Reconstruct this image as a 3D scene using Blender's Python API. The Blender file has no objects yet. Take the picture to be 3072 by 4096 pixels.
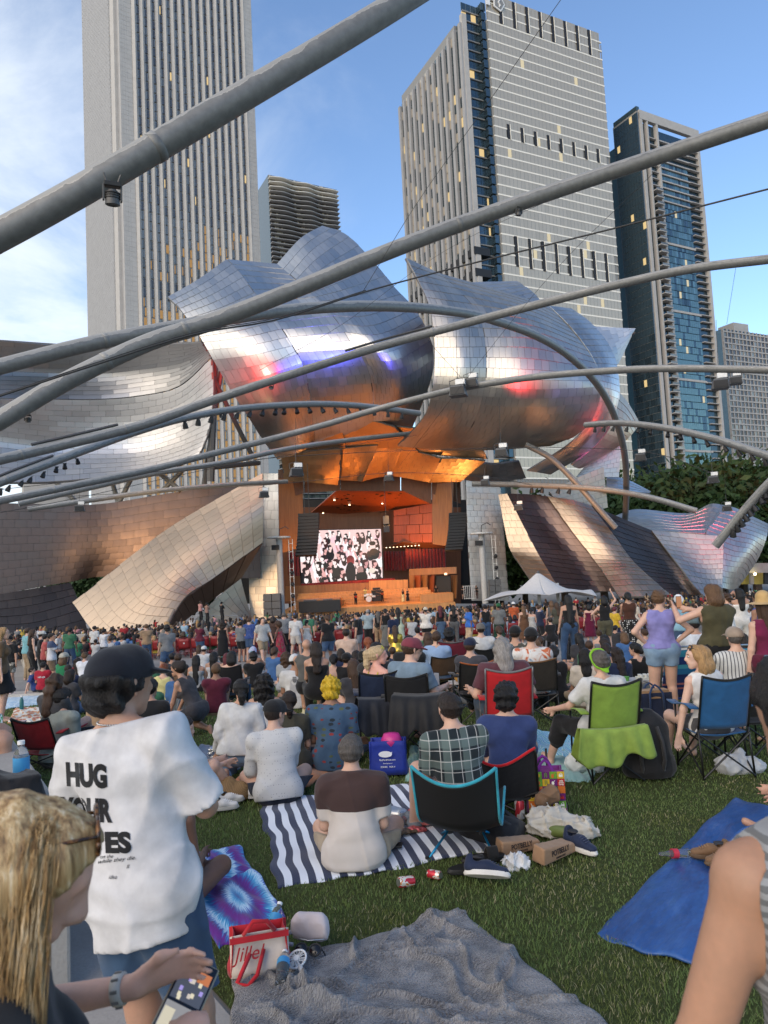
import bpy,math,random
import numpy as np
from mathutils import Vector,Matrix
from mathutils.bvhtree import BVHTree
random.seed(7);np.random.seed(7)
scene=bpy.context.scene
COL=scene.collection
R_=math.radians
FPX=2841.0;PW,PH=3072.0,4096.0
_p,_t=R_(4.3),R_(2.89)
_f=np.array([0,math.cos(_p),math.sin(_p)]);_r=np.array([1.0,0,0]);_u=np.array([0,-math.sin(_p),math.cos(_p)])
CR=_r*math.cos(_t)-_u*math.sin(_t);CU=_r*math.sin(_t)+_u*math.cos(_t);CF=_f
EYE=np.array([0.0,0.0,2.05])
_GY=(-60.0,9.0,27.0,130.0,3000.0);_GZ=(0.72,-0.108,-1.404,-6.554,-6.554)
cam_d=bpy.data.cameras.new('camera');cam=bpy.data.objects.new('camera',cam_d);COL.objects.link(cam)
cam_d.sensor_fit='VERTICAL';cam_d.sensor_height=36.0;cam_d.lens=FPX/PH*36.0
cam_d.clip_start=0.05;cam_d.clip_end=5000
m=Matrix.Identity(4)
for i in range(3):
 m[i][0]=CR[i];m[i][1]=CU[i];m[i][2]=-CF[i];m[i][3]=EYE[i]
cam.matrix_world=m
cam_d.dof.use_dof=True;cam_d.dof.focus_distance=7.0;cam_d.dof.aperture_fstop=6.0
scene.camera=cam
def ray(x,y):return CF+CR*((x-PW/2)/FPX)-CU*((y-PH/2)/FPX)
def at(x,y,Y):
 """photo pixel -> the point of that sight line at world distance Y"""
 d=ray(x,y);return EYE+d*(Y/d[1])
def gz(y):return np.interp(y,_GY,_GZ)if isinstance(y,np.ndarray)else float(np.interp(y,_GY,_GZ))
def gp(x,y,h=0.0):
 """photo pixel -> point on the sloping lawn (or h metres above it)"""
 d=ray(x,y);s=d[2]/d[1]
 for i in range(4):
  k=(_GZ[i+1]-_GZ[i])/(_GY[i+1]-_GY[i]);Y=(_GZ[i]-k*_GY[i]+h-EYE[2])/(s-k)if abs(s-k)>1e-9 else-1
  if max(_GY[i],0.05)<=Y<=_GY[i+1]:return EYE+d*(Y/d[1])
 return EYE+d*(60/d[1])
def onground(p,h=0.0):return(p[0],p[1],gz(p[1])+h)
SUN_AZ,SUN_EL=R_(-148),R_(28)
sun_dir=Vector((math.sin(SUN_AZ)*math.cos(SUN_EL),math.cos(SUN_AZ)*math.cos(SUN_EL),math.sin(SUN_EL)))
world=bpy.data.worlds.new('World');scene.world=world;world.use_nodes=True
nt=world.node_tree;nt.nodes.clear()
def wn(t,**k):
 n=nt.nodes.new(t)
 for a,b in k.items():setattr(n,a,b)
 return n
wout=wn('ShaderNodeOutputWorld');wbg=wn('ShaderNodeBackground')
sky=wn('ShaderNodeTexSky',sky_type='NISHITA',sun_disc=False,sun_elevation=SUN_EL,sun_rotation=SUN_AZ,altitude=200,air_density=1.0,dust_density=0.3,ozone_density=3.2)
tc=wn('ShaderNodeTexCoord');sep=wn('ShaderNodeSeparateXYZ')
nt.links.new(tc.outputs['Generated'],sep.inputs[0])
def wmath(op,a,b=None,c=None):
 n=wn('ShaderNodeMath',operation=op)
 for i,v in enumerate((a,b,c)):
  if v is None:continue
  if isinstance(v,(int,float)):n.inputs[i].default_value=v
  else:nt.links.new(v,n.inputs[i])
 return n.outputs[0]
zz=wmath('ADD',wmath('MAXIMUM',sep.outputs[2],0.0),0.12)
comb=wn('ShaderNodeCombineXYZ')
nt.links.new(wmath('DIVIDE',sep.outputs[0],zz),comb.inputs[0]);nt.links.new(wmath('DIVIDE',sep.outputs[1],zz),comb.inputs[1])
n1=wn('ShaderNodeTexNoise');n1.inputs['Scale'].default_value=1.1;n1.inputs['Detail'].default_value=9;n1.inputs['Roughness'].default_value=0.62
n1.inputs['Distortion'].default_value=0.6
nt.links.new(comb.outputs[0],n1.inputs['Vector'])
bank=wmath('MULTIPLY_ADD',sep.outputs[0],-0.78,0.0)
bank=wmath('SUBTRACT',bank,wmath('MULTIPLY',sep.outputs[2],0.10))
cov=wmath('ADD',wmath('MULTIPLY',n1.outputs['Fac'],0.9),bank)
mr=wn('ShaderNodeMapRange',interpolation_type='SMOOTHSTEP');mr.inputs[1].default_value=0.42;mr.inputs[2].default_value=0.86
mr.inputs[4].default_value=0.85
nt.links.new(cov,mr.inputs[0])
mix=wn('ShaderNodeMixRGB');mix.inputs[2].default_value=(4.1,4.4,4.7,1)
nt.links.new(mr.outputs[0],mix.inputs[0]);nt.links.new(sky.outputs[0],mix.inputs[1])
nt.links.new(mix.outputs[0],wbg.inputs[0]);wbg.inputs[1].default_value=0.148
nt.links.new(wbg.outputs[0],wout.inputs[0])
sun_d=bpy.data.lights.new('sun','SUN');sun_d.energy=1.45;sun_d.angle=R_(60);sun_d.color=(1.0,0.80,0.58)
sun=bpy.data.objects.new('sun',sun_d);COL.objects.link(sun)
sun.rotation_euler=sun_dir.to_track_quat('Z','Y').to_euler()
vs=scene.view_settings;vs.view_transform='Standard';vs.look='None';vs.gamma=1;vs.use_curve_mapping=False
vs.exposure=0.85
scene.render.engine='CYCLES'
cy=scene.cycles;cy.use_denoising=True;cy.max_bounces=6;cy.glossy_bounces=4;cy.diffuse_bounces=3;cy.transparent_max_bounces=6
cy.sample_clamp_indirect=6.0;cy.caustics_reflective=False;cy.caustics_refractive=False
try:cy.denoiser='OPENIMAGEDENOISE'
except Exception:pass
def tag(o,label=None,cat=None,group=None,kind=None):
 if label:o['label']=label
 if cat:o['category']=cat
 if group:o['group']=group
 if kind:o['kind']=kind
 return o
def link(name,me,mat=None,parent=None,loc=None,rot=None,scale=None):
 o=bpy.data.objects.new(name,me);COL.objects.link(o)
 if me is not None and mat is not None and len(me.materials)==0:
  for mm in(mat if isinstance(mat,(list,tuple))else[mat]):me.materials.append(mm)
 elif me is not None and mat is not None and me.materials[0]!=mat and not isinstance(mat,(list,tuple)):
  o.material_slots[0].link='OBJECT';o.material_slots[0].material=mat
 if loc is not None:o.location=loc
 if rot is not None:o.rotation_euler=rot
 if scale is not None:o.scale=scale if isinstance(scale,(tuple,list))else(scale,)*3
 if parent is not None:o.parent=parent
 return o
def empty(name,loc=(0,0,0),rot=(0,0,0),label=None,cat=None,group=None,kind=None,scale=1.0):
 o=bpy.data.objects.new(name,None);COL.objects.link(o);o.location=loc;o.rotation_euler=rot;o.scale=(scale,)*3
 o.empty_display_size=0.1
 return tag(o,label,cat,group,kind)
def mesh_np(name,V,Fs,smooth=True):
 """V (n,3); Fs: (m,4) or (m,3) array, or list of lists"""
 me=bpy.data.meshes.new(name)
 V=np.asarray(V,dtype=np.float32)
 if isinstance(Fs,np.ndarray):
  k=Fs.shape[1];m_=len(Fs)
  me.vertices.add(len(V));me.vertices.foreach_set('co',V.ravel())
  me.loops.add(m_*k);me.loops.foreach_set('vertex_index',Fs.astype(np.int32).ravel())
  me.polygons.add(m_);me.polygons.foreach_set('loop_start',np.arange(0,m_*k,k,dtype=np.int32))
  me.update(calc_edges=True);me.validate()
 else:
  me.from_pydata([tuple(map(float,v))for v in V],[],[tuple(map(int,f))for f in Fs]);me.update()
 if smooth:me.shade_smooth()
 else:me.shade_flat()
 return me
def colattr(me,cols,name='Col'):
 """per-vertex colours"""
 a=me.color_attributes.new(name,'FLOAT_COLOR','POINT')
 c=np.ones((len(me.vertices),4),dtype=np.float32);c[:,:3]=cols
 a.data.foreach_set('color',c.ravel())
def ordinal(n):
 a='zeroth first second third fourth fifth sixth seventh eighth ninth tenth eleventh twelfth thirteenth fourteenth fifteenth sixteenth seventeenth eighteenth nineteenth'.split();t={2:'twent',3:'thirt',4:'fort'}
 return a[n]if n<20 else t[n//10]+('ieth' if n%10==0 else 'y-'+a[n%10])
class MB:
 """collects simple solids into one mesh"""
 def __init__(s):s.v=[];s.f=[]
 def add(s,V,F):
  n=len(s.v);s.v+=[tuple(map(float,v))for v in V];s.f+=[tuple(int(i)+n for i in f)for f in F];return s
 def box(s,c,d,rot=None,taper=1.0):
  hx,hy,hz=d[0]/2,d[1]/2,d[2]/2;V=[]
  for z,k in((-hz,1.0),(hz,taper)):
   for x,y in((-hx,-hy),(hx,-hy),(hx,hy),(-hx,hy)):
    p=Vector((x*k,y*k,z))
    if rot is not None:p=rot@p
    V.append((p.x+c[0],p.y+c[1],p.z+c[2]))
  return s.add(V,[(3,2,1,0),(4,5,6,7),(0,1,5,4),(1,2,6,5),(2,3,7,6),(3,0,4,7)])
 def tube(s,pts,rad,n=8,cap=True):
  pts=[Vector(p)for p in pts];k=len(pts)
  rad=rad if isinstance(rad,(list,tuple,np.ndarray))else[rad]*k
  V=[];up=None
  for i,p in enumerate(pts):
   t=(pts[min(i+1,k-1)]-pts[max(i-1,0)]).normalized()
   if up is None:
    up=Vector((0,0,1))if abs(t.z)<.9 else Vector((1,0,0))
   x=t.cross(up)
   if x.length<1e-5:x=t.cross(Vector((1,0.1,0)))
   x.normalize();y=x.cross(t).normalized();up=y
   for j in range(n):
    a=2*math.pi*j/n;V.append(p+(x*math.cos(a)+y*math.sin(a))*rad[i])
  F=[(i*n+j,i*n+(j+1)%n,(i+1)*n+(j+1)%n,(i+1)*n+j)for i in range(k-1)for j in range(n)]
  if cap:F+=[tuple(reversed(range(n))),tuple((k-1)*n+j for j in range(n))]
  return s.add(V,F)
 def lathe(s,prof,n=20,c=(0,0,0),rot=None,sx=1,sy=1):
  """prof: [(r,z)...] about local z"""
  V=[]
  for r,z in prof:
   for j in range(n):
    a=2*math.pi*j/n;p=Vector((r*math.cos(a)*sx,r*math.sin(a)*sy,z))
    if rot is not None:p=rot@p
    V.append((p.x+c[0],p.y+c[1],p.z+c[2]))
  k=len(prof)
  F=[(i*n+j,i*n+(j+1)%n,(i+1)*n+(j+1)%n,(i+1)*n+j)for i in range(k-1)for j in range(n)]
  F+=[tuple(reversed(range(n))),tuple((k-1)*n+j for j in range(n))]
  return s.add(V,F)
 def grid(s,fn,nu,nv,thick=0.0):
  """fn(u,v)->point; closed shell when thick>0"""
  P=[[Vector(fn(i/nu,j/nv))for j in range(nv+1)]for i in range(nu+1)]
  V=[p for r in P for p in r];w=nv+1
  F=[(i*w+j,(i+1)*w+j,(i+1)*w+j+1,i*w+j+1)for i in range(nu)for j in range(nv)]
  if thick:
   n=len(V);B=[]
   for i in range(nu+1):
    for j in range(nv+1):
     a=P[min(i+1,nu)][j]-P[max(i-1,0)][j];b=P[i][min(j+1,nv)]-P[i][max(j-1,0)]
     N=a.cross(b);N=N.normalized()if N.length>1e-9 else Vector((0,0,1));B.append(P[i][j]-N*thick)
   V=V+B;F=F+[tuple(reversed([x+n for x in f]))for f in F]
   for i in range(nu):
    F.append((i*w,i*w+n,(i+1)*w+n,(i+1)*w));F.append((i*w+nv,(i+1)*w+nv,(i+1)*w+nv+n,i*w+nv+n))
   for j in range(nv):
    F.append((j,j+1,j+1+n,j+n));F.append((nu*w+j,nu*w+j+n,nu*w+j+1+n,nu*w+j+1))
  return s.add(V,F)
 def poly(s,pts,nrm,thick):
  """flat polygon given as 3D points, extruded along -nrm"""
  n=len(pts);nrm=Vector(nrm)
  V=[Vector(p)for p in pts]+[Vector(p)-nrm*thick for p in pts]
  return s.add(V,[tuple(range(n)),tuple(reversed(range(n,2*n)))]+[(i,i+n,(i+1)%n+n,(i+1)%n)for i in range(n)])
 def build(s,name,mat,parent=None,smooth=False,bevel=0.0,**k):
  me=bpy.data.meshes.new(name);me.from_pydata(s.v,[],s.f);me.update()
  (me.shade_smooth if smooth else me.shade_flat)()
  if smooth=='auto':
   try:me.set_sharp_from_angle(angle=R_(40))
   except Exception:pass
  o=link(name,me,mat,parent,**k)
  if bevel:
   b=o.modifiers.new('bevel','BEVEL');b.width=bevel;b.segments=2;b.limit_method='ANGLE';b.angle_limit=R_(40)
  return o
def catmull(P,n):
 """resample control points (k,d) smoothly to n points"""
 P=np.asarray(P,float);k=len(P)
 if k==2:return P[0]+(P[1]-P[0])*np.linspace(0,1,n)[:,None]
 Q=np.vstack([2*P[0]-P[1],P,2*P[-1]-P[-2]])
 t=np.linspace(0,k-1,n);i=np.minimum(t.astype(int),k-2);u=(t-i)[:,None]
 a,b,c,d=Q[i],Q[i+1],Q[i+2],Q[i+3]
 return .5*((2*b)+(c-a)*u+(2*a-5*b+4*c-d)*u**2+(3*b-a-3*c+d)*u**3)
_M={}
class NT:
 def __init__(s,name):
  s.m=bpy.data.materials.new(name);s.m.use_nodes=True;s.t=s.m.node_tree;s.b=s.t.nodes['Principled BSDF']
  s.co=None
 def n(s,t,**k):
  x=s.t.nodes.new(t)
  for a,b in k.items():setattr(x,a,b)
  return x
 def l(s,a,b):s.t.links.new(a,b)
 def tex(s,kind='Object'):
  if s.co is None:s.co=s.n('ShaderNodeTexCoord')
  return s.co.outputs[kind]
 def noise(s,scale,detail=4,vec=None,stretch=None,rough=.55,dist=0.0):
  v=vec if vec is not None else s.tex()
  if stretch is not None:
   mp=s.n('ShaderNodeMapping');mp.inputs['Scale'].default_value=stretch;s.l(v,mp.inputs[0]);v=mp.outputs[0]
  x=s.n('ShaderNodeTexNoise');x.inputs['Scale'].default_value=scale;x.inputs['Detail'].default_value=detail
  x.inputs['Roughness'].default_value=rough;x.inputs['Distortion'].default_value=dist
  s.l(v,x.inputs['Vector']);return x.outputs['Fac']
 def ramp(s,fac,stops,interp='LINEAR'):
  x=s.n('ShaderNodeValToRGB');x.color_ramp.interpolation=interp;e=x.color_ramp.elements
  while len(e)<len(stops):e.new(.5)
  for q,(p,c)in zip(e,stops):
   q.position=p;q.color=(*c,1)if len(c)==3 else c
  s.l(fac,x.inputs[0]);return x.outputs[0]
 def mixc(s,fac,a,b,mode='MIX'):
  x=s.n('ShaderNodeMixRGB',blend_type=mode)
  for i,v in((0,fac),(1,a),(2,b)):
   if isinstance(v,(int,float)):x.inputs[i].default_value=v
   elif isinstance(v,(tuple,list)):x.inputs[i].default_value=(*v[:3],1)
   else:s.l(v,x.inputs[i])
  return x.outputs[0]
 def math(s,op,a,b=None,c=None,clamp=False):
  x=s.n('ShaderNodeMath',operation=op,use_clamp=clamp)
  for i,v in enumerate((a,b,c)):
   if v is None:continue
   if isinstance(v,(int,float)):x.inputs[i].default_value=v
   else:s.l(v,x.inputs[i])
  return x.outputs[0]
 def bump(s,h,strength=.3,dist=.01):
  x=s.n('ShaderNodeBump');x.inputs['Strength'].default_value=strength;x.inputs['Distance'].default_value=dist
  s.l(h,x.inputs['Height']);s.l(x.outputs[0],s.b.inputs['Normal'])
 def col(s,c):
  if isinstance(c,(tuple,list)):s.b.inputs['Base Color'].default_value=(*c[:3],1)
  else:s.l(c,s.b.inputs['Base Color'])
  return s
 def pr(s,**k):
  nm=dict(rough='Roughness',metal='Metallic',spec='Specular IOR Level',trans='Transmission Weight',ior='IOR',alpha='Alpha',sheen='Sheen Weight',coat='Coat Weight',aniso='Anisotropic',em='Emission Strength',sub='Subsurface Weight')
  for a,v in k.items():
   i=s.b.inputs[nm[a]]
   if isinstance(v,(int,float)):i.default_value=v
   else:s.l(v,i)
  return s
def objrand(t):
 x=t.n('ShaderNodeObjectInfo');return x.outputs['Random']
def cloth(c,var=.18,rough=.92,scale=9,weave=True):
 key=('cloth',tuple(round(x,3)for x in c),var,rough,scale)
 if key not in _M:
  t=NT('cloth');n=t.noise(scale,5)
  lo=tuple(x*(1-var)for x in c);hi=tuple(min(1,x*(1+var))for x in c)
  t.col(t.ramp(n,[(.3,lo),(.7,hi)])).pr(rough=rough,spec=.25,sheen=.15)
  t.bump(t.math('ADD',t.math('MULTIPLY',t.noise(330,2),.05),t.noise(9,3,dist=.35,rough=.4)),.5,.02);_M[key]=t.m
 return _M[key]
def plain(c,rough=.5,metal=0.0,var=.1,scale=6,spec=.5,coat=0.0):
 key=('plain',tuple(round(x,3)for x in c),rough,metal,var,scale,spec,coat)
 if key not in _M:
  t=NT('surface');n=t.noise(scale,5)
  lo=tuple(x*(1-var)for x in c);hi=tuple(min(1,x*(1+var))for x in c)
  t.col(t.ramp(n,[(.3,lo),(.7,hi)])).pr(rough=rough,metal=metal,spec=spec,coat=coat);_M[key]=t.m
 return _M[key]
def emit(c,s):
 key=('emit',c,s)
 if key not in _M:
  t=NT('lamp_and_reflection_glow');t.col((.02,.02,.02));t.b.inputs['Emission Color'].default_value=(*c,1);t.pr(em=s);_M[key]=t.m
 return _M[key]
def attrmat(name='print',rough=.7,em=0.0,attr='Col',metal=0.0,spec=.4):
 key=('attr',name,rough,em,attr,metal)
 if key not in _M:
  t=NT(name);a=t.n('ShaderNodeVertexColor',layer_name=attr)
  t.col(a.outputs[0]).pr(rough=rough,metal=metal,spec=spec)
  if em:t.l(a.outputs[0],t.b.inputs['Emission Color']);t.pr(em=em)
  _M[key]=t.m
 return _M[key]
def glassmat(c=(.9,.95,1),rough=.03):
 key=('clear',c,rough)
 if key not in _M:
  t=NT('clear_plastic');t.col(c).pr(rough=rough,trans=.92,ior=1.25);_M[key]=t.m
 return _M[key]
def text_mesh(s,size=1.0,bold=0.0,sx=1.0,extrude=0.0,shear=0.0,align='CENTER',res=3,spacing=1.0):
 cu=bpy.data.curves.new('lettering','FONT');cu.body=s;cu.size=size;cu.offset=bold*size;cu.align_x=align;cu.align_y='CENTER'
 cu.extrude=extrude;cu.shear=shear;cu.resolution_u=res;cu.space_character=spacing
 o=bpy.data.objects.new('lettering',cu);COL.objects.link(o)
 me=bpy.data.meshes.new_from_object(o.evaluated_get(bpy.context.evaluated_depsgraph_get()))
 bpy.data.objects.remove(o);bpy.data.curves.remove(cu)
 n=len(me.vertices);co=np.zeros(n*3,np.float32);me.vertices.foreach_get('co',co);co=co.reshape(-1,3);co[:,0]*=sx
 me.vertices.foreach_set('co',co.ravel());me.materials.clear();return me
def m_lawn():
 t=NT('lawn_soil');a=t.noise(1.3,6);b=t.noise(38,5);c=t.noise(160,3)
 g=t.ramp(b,[(.3,(.045,.06,.018)),(.55,(.085,.115,.035)),(.75,(.14,.15,.06))])
 g=t.mixc(t.math('MULTIPLY',a,.5),g,(.07,.072,.03));t.col(g).pr(rough=.95,spec=.15)
 t.bump(t.math('ADD',b,c),.9,.03);return t.m
def m_conc(c=(.36,.34,.31),name='concrete',sc=1.0):
 t=NT(name);a=t.noise(.9*sc,8,rough=.65);b=t.noise(60*sc,4);s=t.noise(2.2*sc,6,stretch=(1,1,.15),rough=.7)
 g=t.ramp(a,[(.3,tuple(x*.78 for x in c)),(.7,tuple(x*1.12 for x in c))])
 g=t.mixc(t.ramp(b,[(.35,(0,0,0)),(.75,(.35,.35,.35))]),g,tuple(x*.62 for x in c))
 g=t.mixc(t.ramp(s,[(.55,(0,0,0)),(.8,(.45,.45,.45))]),g,tuple(x*.6 for x in c))
 t.col(g).pr(rough=.9,spec=.2);t.bump(b,.25,.01);return t.m
def m_steel(c=(.6,.59,.575),rough=.27,name='brushed_steel',var=.06):
 t=NT(name);r=objrand(t);a=t.noise(.22,5,rough=.6);b=t.noise(2.2,3,stretch=(1,1,.2));st=t.noise(5,5,stretch=(1,1,.06),rough=.7)
 k=t.math('ADD',t.math('MULTIPLY',r,var),t.math('MULTIPLY',a,.25))
 g=t.ramp(k,[(.05,tuple(x*.82 for x in c)),(.4,tuple(min(1,x*1.12)for x in c))])
 g=t.mixc(t.ramp(st,[(.58,(0,0,0)),(.85,(.3,.3,.3))]),g,tuple(x*.7 for x in c))
 t.col(g).pr(metal=1.0,rough=t.math('ADD',t.math('MULTIPLY',t.math('ADD',r,b),.09),rough-.09))
 t.bump(t.noise(.4,2),.22,.12);return t.m
def m_pipe():
 t=NT('weathered_pipe_paint');g=t.n('ShaderNodeNewGeometry');sp=t.n('ShaderNodeSeparateXYZ');t.l(g.outputs['Normal'],sp.inputs[0])
 n=t.noise(1.6,6,rough=.62);k=t.math('ADD',sp.outputs[2],t.math('MULTIPLY',t.math('SUBTRACT',n,.5),1.15))
 dust=t.ramp(k,[(.34,(0,0,0)),(.365,(1,1,1)),(.42,(.55,.55,.55)),(.8,(.75,.75,.75))])
 base=t.ramp(t.noise(7,5),[(.35,(.14,.143,.14)),(.7,(.185,.19,.185))])
 c=t.mixc(dust,base,(.38,.37,.34));sc=t.noise(3.5,7,stretch=(1,1,1),rough=.75)
 c=t.mixc(t.ramp(sc,[(.735,(0,0,0)),(.76,(1,1,1))]),c,(.06,.05,.045))
 t.col(c).pr(rough=.5,metal=.25);return t.m
def m_wood(c,name='stage_wood',gloss=.4,sc=1.0):
 t=NT(name);a=t.noise(1.6*sc,6,stretch=(3,3,.25));b=t.noise(14*sc,4,stretch=(5,5,.4));r=objrand(t)
 k=t.math('ADD',t.math('MULTIPLY',a,.6),t.math('MULTIPLY',t.math('ADD',b,r),.22))
 t.col(t.ramp(k,[(.3,tuple(x*.6 for x in c)),(.7,tuple(x*1.25 for x in c))])).pr(rough=gloss);return t.m
M={}
M['lawn']=m_lawn();M['conc']=m_conc();M['conc_lt']=m_conc((.45,.42,.37),'pale_concrete');M['plaza']=m_conc((.3,.285,.265),'plaza_paving')
M['steel']=m_steel((.6,.595,.58),.4);M['steel_warm']=m_steel((.44,.42,.4),.4,'warm_steel');M['steel_wall']=m_steel((.17,.125,.108),.44,'dusk_tinted_steel')  # steel_wall is plain stainless; a dusk reflection is put into its brown colour
M['steel_skytint']=m_steel((.5,.405,.31),.44,'sky_tinted_steel');M['steel_dark']=m_steel((.15,.125,.11),.45,'dark_steel')  # gold tone: warm sky reflection put into the stainless base colour
M['steel_soft']=m_steel((.56,.53,.48),.44,'satin_steel')
M['steel_wing']=m_steel((.62,.62,.62),.52,'matt_wing_steel',.03);M['steel_seam']=plain((.16,.155,.15),.6,.5);M['pipe']=m_pipe();M['frame']=plain((.09,.09,.09),.55,.4);M['black']=plain((.012,.012,.013),.55);M['cable']=plain((.03,.03,.03),.6)
M['wood']=m_wood((.36,.15,.05));M['wood_red']=m_wood((.34,.085,.03),'red_wood');M['wood_dk']=m_wood((.13,.05,.022),'dark_wood');M['wood_lt']=m_wood((.5,.24,.08),'pale_wood')
M['white']=plain((.72,.72,.7),.45);M['grey']=plain((.3,.3,.3),.5);M['speaker']=plain((.09,.095,.1),.6);M['colwhite']=plain((.45,.45,.44),.5)
def ground():
 ys=[-60,-40,-10,0,9,18,27,40,70,100,130,132,400,3000];xs=[-3000,-300,-60,0,60,300,3000]
 V=[(x,y,gz(y)-.012)for y in ys for x in xs];w=len(xs)
 F=[(j*w+i,j*w+i+1,(j+1)*w+i+1,(j+1)*w+i)for j in range(len(ys)-1)for i in range(w-1)]
 o=link('ground',mesh_np('ground',V,F,False),M['plaza']);tag(o,'wide ground on which the lawn and the seating lie',kind='structure')
 def sheet(name,pts,h,mat,label):
  mb=MB()
  def clip(P,y0,s):
   out=[]
   for i,a in enumerate(P):
    b=P[(i+1)%len(P)];ia,ib=(a[1]-y0)*s>=0,(b[1]-y0)*s>=0
    if ia:out.append(a)
    if ia!=ib:t=(y0-a[1])/(b[1]-a[1]);out.append((a[0]+(b[0]-a[0])*t,y0))
   return out
  for lo,hi in((-60,9),(9,27)):
   q=clip(clip(list(pts),lo,1),hi,-1)
   if len(q)>2:mb.add([(x,y,gz(y)+h)for x,y in q],[tuple(range(len(q)))])
  ob=mb.build(name,mat)
  tag(ob,label,kind='structure');return ob
 global LAWN_EDGE
 LAWN_EDGE=[(-.62,-1),(-.72,3.4),(-2.05,5.2),(-30,12.5),(-30,17.6),(40,17.6),(40,-1)]
 sheet('lawn',LAWN_EDGE,0.0,M['lawn'],'sloping green lawn covered with blankets and people')
 sheet('path',[(-.66,-8),(-.76,3.4),(-2.1,5.25),(-30,12.6),(-30,-8)],.012,M['conc'],'grey concrete path with fine cracks along the lawn')
 mb=MB()
 for i in range(24):
  x0=-32+i*3.0
  mb=MB();c=(x0+1.5,17.85,gz(17.85)+.03)
  mb.box(c,(2.985,.5,.16));k=mb.build('kerb',M['conc_lt'],bevel=.012);tag(k,'pale concrete kerb at the far edge of the lawn',kind='structure')
ground()
def surf(rails,n=48,k=None):
 A=[catmull([at(*q)for q in r],n)for r in rails]
 A=np.array(A)
 m_=k or(len(rails)-1)*10+1
 return np.stack([catmull(A[:,j],m_)for j in range(n)],1)
def sample(S,u,v):
 m_,n=S.shape[:2];a=min(max(u,0),1)*(m_-1);b=min(max(v,0),1)*(n-1)
 i=min(int(a),m_-2);j=min(int(b),n-2);a-=i;b-=j
 return(S[i,j]*(1-a)*(1-b)+S[i+1,j]*a*(1-b)+S[i,j+1]*(1-a)*b+S[i+1,j+1]*a*b)
def snorm(S,u,v):
 e=.01;a=sample(S,min(u+e,1),v)-sample(S,max(u-e,0),v);b=sample(S,u,min(v+e,1))-sample(S,u,max(v-e,0))
 N=np.cross(a,b);l=np.linalg.norm(N);N=N/l if l>1e-9 else np.array([0,-1.0,0])
 return N if np.dot(N,EYE-sample(S,u,v))>0 else-N
def sail(name,label,rails,nu,nv,mat,swap=False,lift=.035,gap=.024,thick=.22,cat='steel sail',skew=0.0,group=None,jit=.003):
 """a curved sheet of steel clad in shingled panels: rails run along v, panels in running bond"""
 S=surf(rails)
 if swap:S=np.swapaxes(S,0,1)
 c=S.mean((0,1));root=empty(name,c,label=label,cat=cat,group=group)
 m_,n=S.shape[:2];Nn=np.zeros_like(S)
 for i in range(m_):
  for j in range(n):Nn[i,j]=snorm(S,i/(m_-1),j/(n-1))
 top=S-Nn*.05;bot=S-Nn*(.05+thick);V=np.concatenate([top.reshape(-1,3),bot.reshape(-1,3)])-c;N0=m_*n;F=[]
 for i in range(m_-1):
  for j in range(n-1):
   q=[i*n+j,(i+1)*n+j,(i+1)*n+j+1,i*n+j+1];F.append(q);F.append([x+N0 for x in reversed(q)])
 for i in range(m_-1):
  F.append([i*n,i*n+N0,(i+1)*n+N0,(i+1)*n]);F.append([i*n+n-1,(i+1)*n+n-1,(i+1)*n+n-1+N0,i*n+n-1+N0])
 for j in range(n-1):
  F.append([j,j+1,j+1+N0,j+N0]);F.append([(m_-1)*n+j,(m_-1)*n+j+N0,(m_-1)*n+j+1+N0,(m_-1)*n+j+1])
 link('backing',mesh_np('backing',V,np.array(F)),M['steel_seam'],root)
 rng=random.Random(len(label)*31+nu)
 cells=[]
 for j in range(nv):
  off=.5 if j%2 else 0.0;off+=rng.uniform(-.12,.12)
  i=-1
  while i<nu:
   u0=max(0,(i+off)/nu);u1=min(1,(i+1+off)/nu);i+=1
   if u1-u0>.12/nu:cells.append((u0,u1,j/nv,(j+1)/nv))
 rng.shuffle(cells);rest=MB()
 for k,(u0,u1,v0,v1)in enumerate(cells):
  P=[];jt=[rng.uniform(-jit,jit)for _ in range(4)]
  a0=sample(S,u0,(v0+v1)/2);a1=sample(S,u1,(v0+v1)/2);b0=sample(S,(u0+u1)/2,v0);b1=sample(S,(u0+u1)/2,v1)
  gu=gap/max(np.linalg.norm(a1-a0),.05);gv=gap/max(np.linalg.norm(b1-b0),.05)
  if gu>.4 or gv>.4:gu=min(gu,.2);gv=min(gv,.2)
  for a in(0,.5,1):
   for b in(0,.5,1):
    uu=u0+(u1-u0)*(gu/2+a*(1-gu));vv=v0+(v1-v0)*(gv/2+b*(1-gv));uu-=skew*(b-.5)*(v1-v0)
    N=snorm(S,uu,vv);h=lift*b+.012*(a==.5)*(b==.5)+(jt[0]*(1-a)+jt[1]*a)+(jt[2]*(1-b)+jt[3]*b)
    P.append(sample(S,uu,vv)+N*(h+.01))
  cc=P[4];P=np.array(P)-c;inn=(P-(snorm(S,(u0+u1)/2,(v0+v1)/2))*.09)
  rim=[0,1,2,5,8,7,6,3]
  V=list(P)+[inn[r]for r in rim]
  Fq=[(0,3,4,1),(1,4,5,2),(3,6,7,4),(4,7,8,5)]
  if np.dot(np.cross(P[3]-P[0],P[1]-P[0]),EYE-cc)<0:Fq=[tuple(reversed(f))for f in Fq]
  Fq+=[(rim[q],rim[(q+1)%8],9+(q+1)%8,9+q)for q in range(8)]
  if k<290:
   mp=MB().add(V,Fq);o=mp.build('panel',mat,root,smooth='auto')
  else:rest.add(V,Fq)
 if rest.v:tag(rest.build('panels',mat,root,smooth='auto'),kind='stuff')
 return root
def c4(x,y,Y):return(600+x/1.276,850+y/1.276,Y)
def c5(x,y,Y):return(1500+x/1.0553,950+y/1.0553,Y)
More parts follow.
